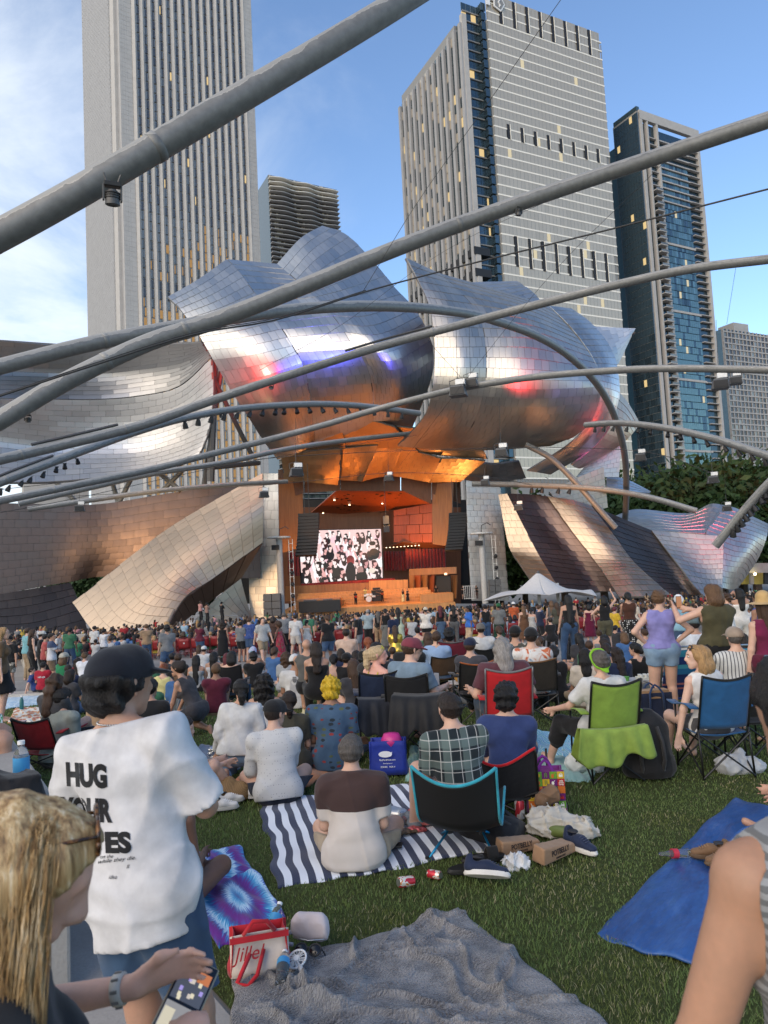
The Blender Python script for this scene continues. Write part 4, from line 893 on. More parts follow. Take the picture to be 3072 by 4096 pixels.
def moving_head(x,y,s,Y,label):
 p=Vector(at(*fs(x,y,Y)));k=s*1.852/FPX*Y;o=empty('stage_light',p,(R_(12),0,.4),label=label,cat='light')
 MB().box((0,0,k*.85),(k*1.0,k*.7,k*.28)).build('base',M['black'],o,bevel=k*.04)
 for sx in(-1,1):MB().box((sx*k*.52,0,k*.35),(k*.12,k*.4,k*.95)).build('yoke',M['frame'],o,bevel=k*.02)
 MB().lathe([(.05*k,k*.55),(.3*k,k*.52),(.42*k,k*.2),(.44*k,-k*.35),(.38*k,-k*.38),(.34*k,-k*.34),(.02*k,-k*.3)],18).build('head',M['frame'],o,smooth='auto')
 mb=MB()
 for z in(.35,.2,.05):mb.lathe([(.4*k,k*z-.03*k),(.47*k,k*z-.03*k),(.47*k,k*z+.03*k),(.4*k,k*z+.03*k)],16)
 mb.build('fins',M['black'],o)
 for sx in(-1,1):MB().tube([(sx*k*.3,0,k*.95),(sx*k*.5,0,k*1.5)],k*.06,6).build('clamp',M['frame'],o)
moving_head(243,430,36,10.6,'big black moving stage light under the thickest pipe');moving_head(1120,460,15,20,'small black stage light under the long rising pipe');moving_head(60,908,13,17,'small stage light at the left edge over the left wing')
moving_head(586,838,9,32,'tiny lamp under the pipe crossing the red-lit lobe');moving_head(478,900,8,47,'tiny lamp where the pipe passes the dark frame')
def lamp_row(key,f0,f1,n,label,d=.35):
 root,C,r=PIPES[key];k=len(C)
 for i in range(n):
  j=int((f0+(f1-f0)*i/(n-1))*(k-1));p=C[j]+np.array([0,-.12,-r[j]-.28]);o=empty('pipe_lamp',p,(R_(25),0,i*.4),label='%s lamp from the left in %s'%(ordinal(i+1),label.split(' in ',1)[-1]if ' in ' in label else 'the group '+label.split('lamp ',1)[-1]),cat='lamp',group='lamps in '+label.split(' in ',1)[-1])
  MB().lathe([(.03,.26),(.1,.24),(.17,.05),(.2,-.2),(.16,-.21),(.02,-.16)],10).build('housing',M['black'],o,smooth='auto',scale=d/.35);MB().box((0,0,.3),(.3,.06,.1)).build('bracket',M['frame'],o,scale=d/.35)
lamp_row('e',.12,.34,11,'small black lamp in the row under the lamp-carrying pipe, left half',.2);lamp_row('e',.55,.97,18,'small lamp in the row under the lamp-carrying pipe, over the left lobe',.33)
lamp_row('h',.05,.95,20,'small lamp in the row under the arching pipe at the right',.3);lamp_row('k',.2,.85,16,'small lamp in the cluster along the steep pipe at the right',.4);lamp_row('j',.25,.4,4,'small black lamp hanging from the nearly level pipe',.45)
for key,f0,f1,lab in(('d',.2,.3,'a'),('e',.02,.3,'b'),('d',.52,.6,'c')):
 root,C,r=PIPES[key];i0,i1=int(f0*len(C)),int(f1*len(C));MB().tube(C[i0:i1:2]-C[0]+np.array([0,0,.3]),.06,4).build('cable_tray',M['frame'],root)
def V3(*a):return np.array(a,float)
def unit(v):v=np.asarray(v,float);return v/max(np.linalg.norm(v),1e-9)
class Rc:
 """tapered capsule a->b, flattened along n; optional square cut at b (and at a)"""
 __slots__=('a','b','ra','rb','n','fl','cut','cuta','k')
 def __init__(s,a,b,ra,rb=None,n=None,fl=1.0,cut=False,cuta=False):
  s.a=np.asarray(a,float);s.b=np.asarray(b,float);s.ra=ra;s.rb=ra if rb is None else rb;s.n=None if n is None else unit(n);s.fl=fl;s.cut=cut;s.cuta=cuta;s.k=None
 def grow(s,g,cut=None):return Rc(s.a,s.b,s.ra+g,s.rb+g,s.n,s.fl,s.cut if cut is None else cut,s.cuta)
 def part(s,t,g=0.0,cut=True):
  b=s.a+(s.b-s.a)*t;return Rc(s.a,b,s.ra+g,s.ra+(s.rb-s.ra)*t+g,s.n,s.fl,cut)
 def ev(s,X,Y,Z):
  ab=s.b-s.a;L2=max(ab@ab,1e-12);px,py,pz=X-s.a[0],Y-s.a[1],Z-s.a[2]
  t0=(px*ab[0]+py*ab[1]+pz*ab[2])/L2;t=np.clip(t0,0,1);px=px-ab[0]*t;py=py-ab[1]*t;pz=pz-ab[2]*t
  d2=px*px+py*py+pz*pz
  if s.n is not None:
   q=px*s.n[0]+py*s.n[1]+pz*s.n[2];d2=d2+q*q*(1/s.fl**2-1)
  d=np.sqrt(np.maximum(d2,1e-12))-(s.ra+(s.rb-s.ra)*t)
  if s.cut:d=np.maximum(d,(t0-1)*math.sqrt(L2))
  if s.cuta:d=np.maximum(d,-t0*math.sqrt(L2))
  return d
_E8=np.array([(0,0,0),(1,0,0),(0,1,0),(1,1,0),(0,0,1),(1,0,1),(0,1,1),(1,1,1)])
_EDG=[(0,1),(2,3),(4,5),(6,7),(0,2),(1,3),(4,6),(5,7),(0,4),(1,5),(2,6),(3,7)]
def nets(D,o,h):
 ins=D<0;c=ins[:-1,:-1,:-1].astype(np.int8)
 for dx,dy,dz in _E8[1:]:c=c+ins[dx:D.shape[0]-1+dx,dy:D.shape[1]-1+dy,dz:D.shape[2]-1+dz]
 act=(c>0)&(c<8);I=np.argwhere(act);idx=np.full(act.shape,-1,np.int32);idx[act]=np.arange(len(I))
 val=np.stack([D[I[:,0]+e[0],I[:,1]+e[1],I[:,2]+e[2]]for e in _E8],1)
 S=np.zeros((len(I),3));N=np.zeros(len(I))
 for a,b in _EDG:
  m_=(val[:,a]<0)!=(val[:,b]<0);t=val[m_,a]/(val[m_,a]-val[m_,b]);S[m_]+=_E8[a]+(_E8[b]-_E8[a])*t[:,None];N[m_]+=1
 V=(I+S/np.maximum(N,1)[:,None])*h+o;Q=[]
 for ax in range(3):
  sl0=[slice(None)]*3;sl1=[slice(None)]*3;sl0[ax]=slice(0,-1);sl1[ax]=slice(1,None)
  x=ins[tuple(sl0)]!=ins[tuple(sl1)];E=np.argwhere(x);b,c_=(ax+1)%3,(ax+2)%3
  ok=(E[:,b]>0)&(E[:,c_]>0)&(E[:,b]<D.shape[b]-1)&(E[:,c_]<D.shape[c_]-1);E=E[ok]
  def cell(db,dc):q=E.copy();q[:,b]-=db;q[:,c_]-=dc;return idx[q[:,0],q[:,1],q[:,2]]
  q=np.stack([cell(1,1),cell(0,1),cell(0,0),cell(1,0)],1);fl=~ins[E[:,0],E[:,1],E[:,2]];q[fl]=q[fl][:,::-1];Q.append(q)
 Q=np.concatenate(Q);Q=Q[(Q>=0).all(1)]
 return V,Q
def sdf_mesh(name,prims,h=.02,k=.03,sub=(),noise=None,clips=(),ksub=.01,smooth=True):
 mg=k+.02+2*h;lo=np.min([np.minimum(p.a,p.b)-max(p.ra,p.rb)for p in prims],0)-mg;hi=np.max([np.maximum(p.a,p.b)+max(p.ra,p.rb)for p in prims],0)+mg
 n=np.ceil((hi-lo)/h).astype(int)+1;ax=[lo[i]+np.arange(n[i])*h for i in range(3)]
 D=np.full(n,.5,np.float32)
 def box(p,m2):
  a=np.minimum(p.a,p.b)-max(p.ra,p.rb)-m2;b=np.maximum(p.a,p.b)+max(p.ra,p.rb)+m2
  i0=np.clip(((a-lo)/h).astype(int),0,n-1);i1=np.clip(np.ceil((b-lo)/h).astype(int)+1,1,n);return tuple(slice(i0[i],i1[i])for i in range(3))
 def grid(sl):return ax[0][sl[0]][:,None,None],ax[1][sl[1]][None,:,None],ax[2][sl[2]][None,None,:]
 for p in prims:
  sl=box(p,k+.02+h);q=p.k or k
  if any(s.stop<=s.start for s in sl):continue
  d=p.ev(*grid(sl));o=D[sl];t=np.clip(.5+.5*(d-o)/q,0,1);D[sl]=d+(o-d)*t-q*t*(1-t)
 if noise is not None:D+=noise(ax[0][:,None,None],ax[1][None,:,None],ax[2][None,None,:])
 for p in sub:
  sl=box(p,.06)
  if any(s.stop<=s.start for s in sl):continue
  d=-p.ev(*grid(sl));o=D[sl];t=np.clip(.5-.5*(d-o)/ksub,0,1);D[sl]=d+(o-d)*t+ksub*t*(1-t)
 for pt,nm in clips:
  nm=unit(nm);D=np.maximum(D,(ax[0][:,None,None]-pt[0])*nm[0]+(ax[1][None,:,None]-pt[1])*nm[1]+(ax[2][None,None,:]-pt[2])*nm[2])
 D[0]=D[-1]=.5;D[:,0]=D[:,-1]=.5;D[:,:,0]=D[:,:,-1]=.5
 Vv,Q=nets(D,lo,h)
 return mesh_np(name,Vv,Q,smooth)
def folds(seed,amp=.006,fr=22,stretch=(1,1,1)):
 r=np.random.default_rng(seed);W_=[(r.normal(size=3)*np.array(stretch),r.uniform(0,6),r.normal(size=3),r.uniform(.6,1.5))for _ in range(5)]
 def f(X,Y,Z):
  s=0
  for d,p,e,q in W_:
   d=d/np.linalg.norm(d);w=1.7*np.sin(fr*.45*(e[0]*X+e[1]*Y+e[2]*Z)+p);s=s+(1-np.abs(np.sin(.5*(fr*q*(d[0]*X+d[1]*Y+d[2]*Z)+w))))**2.4
  return-s*amp*.95+amp*.1
 return f
def curls(seed,amp=.014,fr=75):
 r=np.random.default_rng(seed);o=r.uniform(0,6,3)
 def f(X,Y,Z):return amp*(np.sin(fr*X+o[0]+2*np.sin(25*Z))*np.sin(fr*Y+o[1]+2*np.sin(23*X))+.7*np.sin(fr*Z*.9+o[2]+2*np.sin(27*Y)))
 return f
def strands(seed,amp=.006,fr=150):
 r=np.random.default_rng(seed);o=r.uniform(0,6,4)
 def f(X,Y,Z):return amp*(np.sin(fr*X+o[0]+1.8*np.sin(9*Z+o[3]))+.8*np.sin(fr*.8*Y+o[1]+1.5*np.sin(7*Z))+.8*np.sin(fr*.37*(X+Y)+o[2]))*.5
 return f
def ik(a,t,l1,l2,pole):
 a,t=np.asarray(a,float),np.asarray(t,float);d=t-a;L=np.linalg.norm(d);L=min(max(L,abs(l1-l2)+.01),(l1+l2)*.999);u=d/max(np.linalg.norm(d),1e-9)
 x=(l1*l1-l2*l2+L*L)/(2*L);hgt=math.sqrt(max(l1*l1-x*x,0));p=np.asarray(pole,float);p=p-u*(p@u);p=unit(p)
 return a+u*x+p*hgt,a+u*L
POSES={'stand':dict(hip=(0,0,.93),lean=(0,.03,1),hands=((-.25,.06,.80),(.25,.06,.80)),feet=((-.11,0,.07),(.11,.02,.07)),kp=(0,1,0)),'stand_wide':dict(hip=(0,0,.91),lean=(.03,.02,1),hands=((-.27,.05,.80),(.26,.08,.82)),feet=((-.2,-.02,.07),(.17,.06,.07)),kp=(0,1,0)),'walk':dict(hip=(0,0,.91),lean=(0,.06,1),hands=((-.27,.22,.88),(.27,-.14,.82)),feet=((-.09,-.26,.1),(.09,.30,.07)),kp=(0,1,0)),'hips':dict(hip=(0,0,.93),lean=(0,-.02,1),hands=((-.20,.02,1.02),(.20,.02,1.02)),ep=((-1,-.5,0),(1,-.5,0)),feet=((-.13,0,.07),(.12,.03,.07)),kp=(0,1,0)),'phone':dict(hip=(0,0,.93),lean=(0,-.03,1),hands=((-.06,.34,1.56),(.10,.33,1.52)),ep=((-1,0,-.6),(1,0,-.6)),feet=((-.12,0,.07),(.12,.03,.07)),kp=(0,1,0)),'armup':dict(hip=(0,0,.93),lean=(.03,0,1),hands=((-.30,.25,1.05),(.30,.18,1.78)),ep=((-1,-.2,-.6),(1,0,0)),feet=((-.13,0,.07),(.13,.03,.07)),kp=(0,1,0)),'folded':dict(hip=(0,0,.93),lean=(0,-.02,1),hands=((.08,.22,1.17),(-.08,.24,1.15)),ep=((-1,0,-.3),(1,0,-.3)),feet=((-.11,0,.07),(.11,.03,.07)),kp=(0,1,0)),'hug':dict(hip=(0,0,.93),lean=(0,0,1),hands=((-.25,.06,.8),(.62,-.02,1.38)),ep=((-1,-.4,0),(0,-.3,-1)),feet=((-.11,0,.07),(.11,.03,.07)),kp=(0,1,0)),'cross':dict(hip=(0,0,.115),lean=(0,.16,1),hands=((-.17,.34,.24),(.17,.34,.24)),ep=((-.16,-.6,-.6),(.16,-.6,-.6)),feet=((.12,.27,.06),(-.12,.30,.06)),kp=((-1,.35,.25),(1,.35,.25))),'cross_up':dict(hip=(0,0,.115),lean=(0,.03,1),hands=((-.22,.30,.26),(.20,.36,.20)),ep=((-.16,-.6,-.6),(.16,-.6,-.6)),feet=((.12,.27,.06),(-.12,.30,.06)),kp=((-1,.35,.25),(1,.35,.25))),'knees':dict(hip=(0,0,.115),lean=(0,.05,1),hands=((-.10,.46,.36),(.10,.46,.36)),ep=((-.16,-.6,-.6),(.16,-.6,-.6)),feet=((-.12,.52,.05),(.12,.55,.05)),kp=((-.2,0,1),(.2,0,1))),'lean_back':dict(hip=(0,0,.115),lean=(0,-.24,1),hands=((-.30,-.28,.06),(.30,-.28,.06)),ep=((-.6,-1,0),(.6,-1,0)),feet=((-.14,.78,.05),(.14,.72,.05)),kp=((-.2,0,1),(.2,0,1))),'prop_r':dict(hip=(0,0,.115),lean=(.14,-.04,1),hands=((-.14,.34,.26),(.44,-.06,.06)),ep=((-1,-.4,0),(1,-.6,0)),feet=((.12,.27,.06),(-.12,.30,.06)),kp=((-1,.35,.25),(1,.35,.25))),'prop_l':dict(hip=(0,0,.115),lean=(-.14,-.04,1),hands=((-.44,-.06,.06),(.14,.34,.26)),ep=((-1,-.6,0),(1,-.4,0)),feet=((.12,.27,.06),(-.12,.30,.06)),kp=((-1,.35,.25),(1,.35,.25))),'kneel':dict(hip=(0,0,.30),lean=(0,.12,1),hands=((-.30,.18,.24),(.26,.26,.28)),ep=((-.16,-.6,-.6),(.16,-.6,-.6)),feet=((-.12,-.16,.06),(.12,-.16,.06)),kp=((-.15,1,0),(.15,1,0))),'chair':dict(hip=(0,0,.46),lean=(0,-.10,1),hands=((-.22,.33,.58),(.22,.33,.58)),ep=((-.16,-.6,-.6),(.16,-.6,-.6)),feet=((-.16,.52,.07),(.16,.55,.07)),kp=((-.1,.3,1),(.1,.3,1))),'chair_arm':dict(hip=(0,0,.46),lean=(0,-.05,1),hands=((-.32,.28,.66),(.32,.28,.66)),ep=((-.16,-.6,-.6),(.16,-.6,-.6)),feet=((-.16,.52,.07),(.16,.55,.07)),kp=((-.1,.3,1),(.1,.3,1))),'low_chair':dict(hip=(0,0,.33),lean=(0,.10,1),hands=((-.20,.42,.40),(.12,.42,.42)),ep=((-.16,-.6,-.6),(.16,-.6,-.6)),feet=((-.16,.50,.07),(.17,.55,.07)),kp=((-.2,.3,1),(.2,.3,1))),'bench':dict(hip=(0,0,.47),lean=(0,.04,1),hands=((-.15,.36,.56),(.15,.36,.56)),ep=((-.16,-.6,-.6),(.16,-.6,-.6)),feet=((-.13,.42,.07),(.13,.45,.07)),kp=((-.1,.3,1),(.1,.3,1))),}
class Fig:
 def __init__(s,pose,fem=False,yaw=0.0,pitch=0.0,bulk=1.0,**ov):
  P=dict(POSES[pose])if isinstance(pose,str)else dict(pose);P.update(ov);s.P=P;s.fem=fem;B=bulk
  s.hip=V3(*P['hip']);up=unit(P['lean']);s.up=up;tl=.50
  s.neck=s.hip+up*tl;tw=P.get('twist',0.0);rt=V3(math.cos(tw),-math.sin(tw),0)
  s.rt=unit(rt-up*(rt@up));s.fw=unit(np.cross(up,s.rt));s.hrt=V3(1,0,0)
  hw,sw=(.098,.158)if fem else(.082,.178);sw*=(1+(B-1)*.5)
  s.hips=[s.hip+s.hrt*sg*hw+V3(0,0,-.02)for sg in(-1,1)]
  s.sh=[s.neck+s.rt*sg*sw-up*.055 for sg in(-1,1)]
  ep=P.get('ep',((-.6,-1,0),(.6,-1,0)));kp=P['kp'];kp=(kp,kp)if not isinstance(kp[0],(tuple,list))else kp
  s.el,s.wr=zip(*[ik(s.sh[i],P['hands'][i],.285,.25,ep[i])for i in(0,1)]);s.kn,s.an=zip(*[ik(s.hips[i],P['feet'][i],.43,.42,kp[i])for i in(0,1)])
  cy,sy=math.cos(yaw),math.sin(yaw);bf=unit(V3(s.fw[0],s.fw[1],0));br=V3(bf[1],-bf[0],0)
  f=bf*cy+br*sy;r=br*cy-bf*sy;cp,sp=math.cos(pitch),math.sin(pitch);f2=f*cp+V3(0,0,sp);u2=V3(0,0,cp)-f*sp
  s.hf,s.hr,s.hu=f2,r,u2;s.head=s.neck+unit(up*.6+V3(0,0,.4))*.150+f*.026+V3(0,0,.012)
  B1=B;fl=.68 if not fem else .66;n=s.fw;w=.134*B1 if not fem else .118*B1
  s.torso=[Rc(s.hip+up*.02,s.hip+up*.19,(.148 if fem else .138)*B1,w*1.0,n,.70+.1*(B-1)),Rc(s.hip+up*.18,s.hip+up*.36,w,(.134 if fem else .150)*B1,n,fl+.1*(B-1)),Rc(s.hip+up*.37-s.rt*.070,s.hip+up*.37+s.rt*.070,.102*B1,.102*B1,n,.82)]
  s.pelv=[Rc(s.hips[0]+V3(0,0,.02),s.hips[1]+V3(0,0,.02),.112*B1 if fem else .099*B1,None,V3(0,1,0),.92)]
  if fem:s.torso+=[Rc(s.hip+up*.345+s.rt*sg*.07+s.fw*.07,s.hip+up*.33+s.rt*sg*.072+s.fw*.085,.062*B1)for sg in(-1,1)]
  s.shl=[Rc(s.neck-up*.03+s.rt*sg*.05,s.sh[i],.062,.056*B1 if not fem else .047*B1)for i,sg in enumerate((-1,1))]
  s.nk=[Rc(s.neck-up*.03,s.head-s.hu*.06-s.hf*.015,.058 if not fem else .048,.052 if not fem else .044)]
  s.shl+=[Rc(s.neck+up*.035,s.neck-up*.035+s.rt*sg*.10,.046 if not fem else .036,.048 if not fem else .038)for sg in(-1,1)]
  ar=(.050,.040,.029)if not fem else(.044,.034,.024);ar=[a*(1+(B-1)*.8)for a in ar]
  s.uarm=[Rc(s.sh[i],s.el[i],ar[0],ar[1])for i in(0,1)];s.farm=[Rc(s.el[i],s.wr[i],ar[1],ar[2])for i in(0,1)]
  lr=(.092,.062,.040)if not fem else(.092,.060,.036);lr=[a*(1+(B-1)*.7)for a in lr]
  s.thigh=[Rc(s.hips[i],s.kn[i],lr[0],lr[1])for i in(0,1)];s.shin=[Rc(s.kn[i],s.an[i],lr[1]*.92,lr[2])for i in(0,1)]
  s.calf=[Rc(s.kn[i]+(s.an[i]-s.kn[i])*.22+s.calfdir(i)*.012,s.kn[i]+(s.an[i]-s.kn[i])*.5+s.calfdir(i)*.008,lr[1]*.86,lr[2]*1.1)for i in(0,1)]
  s.foot=[]
  for i in(0,1):
   sh=unit(s.an[i]-s.kn[i]);fd=P.get('toe',(None,None))[i]
   fd=unit(fd)if fd is not None else unit(V3(0,1,0)-sh*(sh[1]*.9)+V3((i*2-1)*.15,0,0))if abs(sh[1])<.8 else unit(V3(0,.25,1)*(1 if sh[1]>0 else-1)+V3(0,0,0 if sh[1]>0 else-.1))
   s.foot.append(Rc(s.an[i]-fd*.03+sh*.025,s.an[i]+fd*.155+sh*.04,.038,.030,None))
 def calfdir(s,i):
  sh=unit(s.an[i]-s.kn[i]);th=unit(s.kn[i]-s.hips[i]);b=sh-th*(sh@th);return unit(b)if np.linalg.norm(b)>.05 else V3(0,-1,0)
 def H(s,x,y,z):return s.head+s.hr*x+s.hf*y+s.hu*z
 def head_prims(s):
  H=s.H;r=s.hr
  return[Rc(H(0,-.028,.022),H(0,.028,.026),.082,.078,r,.93),Rc(H(0,.045,-.01),H(0,.05,-.055),.060,.050,r,.95),Rc(H(0,.055,-.07),H(0,.072,-.098),.040,.028,r,1.15),Rc(H(0,.103,.012),H(0,.122,-.030),.010,.0145,r,.95),Rc(H(-.012,.108,-.036),H(.012,.108,-.036),.011),Rc(H(-.03,.088,.025),H(.03,.088,.025),.018),Rc(H(-.019,.096,-.064),H(.019,.096,-.064),.0085),Rc(H(-.083,-.012,.008),H(-.080,-.004,-.030),.019,.013,r,.45),Rc(H(.083,-.012,.008),H(.080,-.004,-.030),.019,.013,r,.45)]
 def head_sub(s):return[Rc(s.H(sg*.033,.113,.004),s.H(sg*.033,.116,.002),.015)for sg in(-1,1)]
 def hand(s,i,fine=True,curl=.35,spread=1.0,thumb=1.0):
  """palm, four unequal bent fingers, thumb from the side of the palm"""
  w=s.wr[i];d=unit(s.P.get('hdir',(None,None))[i]if s.P.get('hdir',(None,None))[i]is not None else w-s.el[i]);pn=s.P.get('hpalm',(None,None))[i]
  pn=unit(pn)if pn is not None else unit(np.cross(d,V3(0,0,1))*(1 if i else-1)+V3(0,0,-.2));pn=unit(pn-d*(pn@d));sd=unit(np.cross(d,pn))*(1 if i else-1)
  out=[Rc(w+d*.012,w+d*.075,.030,.036,pn,.45)]
  if not fine:return out+[Rc(w+d*.07,w+d*.13+pn*.03,.032,.022,pn,.5),Rc(w+d*.03+sd*.03,w+d*.085+sd*.05+pn*.015,.013,.010)]
  for f,(o,L)in enumerate(((.028,.070),(.010,.080),(-.009,.074),(-.027,.058))):
   b=w+d*.082+sd*o;a1=curl*.9;a2=curl*2.0;d1=unit(d*math.cos(a1)+pn*math.sin(a1)+sd*o*3*spread);d2=unit(d*math.cos(a2)+pn*math.sin(a2)+sd*o*2*spread);m1=b+d1*L*.52;out+=[Rc(b,m1,.0098,.0088),Rc(m1,m1+d2*L*.5,.0088,.0072)]
  for p in out[1:]:p.k=.004
  t0=w+d*.022+sd*.024;t1=t0+unit(d*.75+sd*.65*thumb+pn*.25)*.046;out+=[Rc(t0,t1,.014,.0105),Rc(t1,t1+unit(d*.95+sd*.15+pn*.35)*.034,.0105,.0085)]
  return out
SKINS=[(.62,.42,.33),(.56,.36,.27),(.44,.26,.18),(.30,.165,.105),(.17,.09,.06),(.10,.055,.038)]
def skinmat(i):
 c=SKINS[i]if isinstance(i,int)else i;key=('skin',c)
 if key not in _M:
  t=NT('skin');a=t.noise(9,4);b=t.noise(70,3)
  t.col(t.ramp(t.math('ADD',t.math('MULTIPLY',a,.7),t.math('MULTIPLY',b,.3)),[(.3,tuple(x*.84 for x in c)),(.7,(min(1,c[0]*1.10),c[1]*1.03,c[2]*1.0))])).pr(rough=.5,spec=.35,sub=.08)
  t.b.inputs['Subsurface Radius'].default_value=(.02,.008,.004);t.bump(b,.08,.003);_M[key]=t.m
 return _M[key]
HAIRC=dict(black=(.008,.007,.007),dark=(.018,.011,.008),brown=(.05,.026,.014),lbrown=(.11,.06,.03),blonde=(.34,.2,.085),grey=(.22,.205,.19),red=(.2,.055,.02),yellow=(.52,.34,.02),dred=(.09,.014,.02),pale=(.45,.33,.19),dgrey=(.09,.08,.072))
def hairmat(c):
 key=('hair',c)
 if key not in _M:
  q=HAIRC[c];t=NT('hair');a=t.noise(30,4,stretch=(4,4,.5));b=t.noise(5,3)
  t.col(t.ramp(t.math('ADD',t.math('MULTIPLY',a,.75),t.math('MULTIPLY',b,.25)),[(.3,tuple(x*.55 for x in q)),(.7,tuple(min(1,x*1.6)for x in q))])).pr(rough=.42,spec=.35,aniso=.5);t.bump(t.noise(90,4,stretch=(3,3,.8)),.9,.012);_M[key]=t.m
 return _M[key]
def hair_mesh(F,kind,h,seed=0,cap=False):
 H=F.H;r=F.hr;front=[(H(0,.030,-.005),F.hf*.70-F.hu*.71)];P=[Rc(H(0,-.032,.022),H(0,.026,.032),.093,.087,r,.95)];N=curls(seed,.0038,150);K=.03
 dn=V3(0,0,-1);back=unit(-F.fw+V3(0,0,.0))
 if kind=='buzz':P=[Rc(H(0,-.03,.02),H(0,.026,.028),.087,.081,r,.94)];N=None
 if kind=='thin':P=[Rc(H(0,-.036,.0),H(0,.0,.0),.091,.088,r,.98)];front=[(H(0,-.0,-.02),F.hf*.9-F.hu*.25),(H(0,-.06,.085),F.hu)]
 if kind=='curly_short':P=[Rc(H(0,-.035,.03),H(0,.03,.05),.10,.092,r,.97),Rc(H(0,-.05,-.03),H(0,-.04,.0),.082,.085)];N=curls(seed,.014,78)
 if kind=='curly_long':P+=[Rc(H(0,-.04,.03),H(0,-.05,-.02),.115,.12),Rc(H(0,-.06,-.06),H(0,-.075,-.2),.12,.10,F.fw,.75)]+[Rc(H(sg*.06,-.02,-.02),H(sg*.085,-.05,-.18),.06,.055)for sg in(-1,1)];N=curls(seed,.013,70)
 if kind=='afro':P=[Rc(H(0,-.04,.04),H(0,.01,.06),.125,.12),Rc(H(0,-.06,-.03),H(0,-.05,0),.1,.1)];N=curls(seed,.011,90);front=[(H(0,.05,0),F.hf*.75-F.hu*.66)]
 if kind in('long','vlong','bob','wavy','braids'):
  L=dict(long=.36,vlong=.56,bob=.15,wavy=.34,braids=.42)[kind];q=F.head-F.hf*.055;e=np.array(F.neck)+back*.085;e=e*.6+q*.4
  m1=V3(*(q*.45+(F.neck+back*.10)*.55));end=(F.neck-F.up*max(L-.16,0)+back*(.105 if L>.2 else .06))if L>.2 else H(0,-.05,-.16)
  P+=[Rc(q,m1,.085,.082,F.fw,.62),Rc(m1,end,.086,.066 if kind!='bob' else .085,F.fw,.5)]+[Rc(H(sg*.062,-.015,.0),H(sg*.068,-.03,-min(L,.20)),.040,.030)for sg in(-1,1)]
  N=strands(seed,.0055,120)if kind in('long','vlong','bob')else curls(seed,.009,48)if kind=='wavy' else strands(seed,.014,95)
 if kind=='pony':P+=[Rc(H(0,-.10,.05),H(0,-.135,.03),.026,.036),Rc(H(0,-.135,.03),H(0,-.145,-.10),.042,.036),Rc(H(0,-.145,-.10),H(0,-.12,-.24),.036,.012)]
 if kind=='lowpony':P+=[Rc(H(0,-.095,-.045),H(0,-.125,-.07),.03,.036),Rc(H(0,-.125,-.07),H(0,-.12,-.19),.04,.018)];
 if kind=='bun':P+=[Rc(H(0,-.085,.075),H(0,-.09,.09),.042,.036)]
 if kind=='lowbun':P+=[Rc(H(0,-.115,-.035),H(0,-.12,-.025),.045,.04)]
 if cap:front=front+[(H(0,0,.045),F.hu)]
 cl=front if kind not in('long','vlong','wavy','curly_long','bob','braids')else([front[-1]]if cap else[])
 sub=[]if(cl and kind not in('long','vlong','wavy','curly_long','bob','braids'))else[Rc(H(0,.125,.01),H(0,.125,-.14),.088,.11),Rc(H(0,.06,-.10),H(0,.04,-.3),.055,.06)]
 return sdf_mesh('hair',P,h,K,sub,N,cl)
def cap_mesh(F,kind,h):
 H=F.H;sg=-1 if kind=='backcap' else 1
 if kind in('cap','backcap'):
  P=[Rc(H(0,-.032,.036),H(0,.030,.044),.099,.093,F.hr,.95)]
  B=[Rc(H(-.052,sg*.115,.030),H(.052,sg*.115,.030),.062,None,F.hu+F.hf*.25*sg,.16)]
  return sdf_mesh('cap',P+B,h*.8,.008,[Rc(H(0,-.03,.02),H(0,.03,.02),.088)]if False else(),None,[(H(0,0,.018),-F.hu-F.hf*.05)])
 if kind=='hat':return sdf_mesh('hat',[Rc(H(0,-.01,.05),H(0,0,.12),.10,.085),Rc(H(0,-.005,.045),H(0,.005,.045),.185,None,F.hu,.07)],h*.8,.01,(),None,[(H(0,0,.03),-F.hu)])
 if kind=='wrap':return sdf_mesh('head_wrap',[Rc(H(0,-.04,.04),H(0,.02,.06),.105,.095),Rc(H(0,-.06,.10),H(0,-.02,.11),.07,.06)],h*.8,.03,(),folds(4,.008,40),[(H(0,.02,.0),F.hf*.6-F.hu*.8)])
 if kind=='beanie':return sdf_mesh('cap',[Rc(H(0,-.03,.035),H(0,.03,.04),.098,.09)],h*.8,.01,(),None,[(H(0,0,.0),-F.hu+F.hf*.3)])
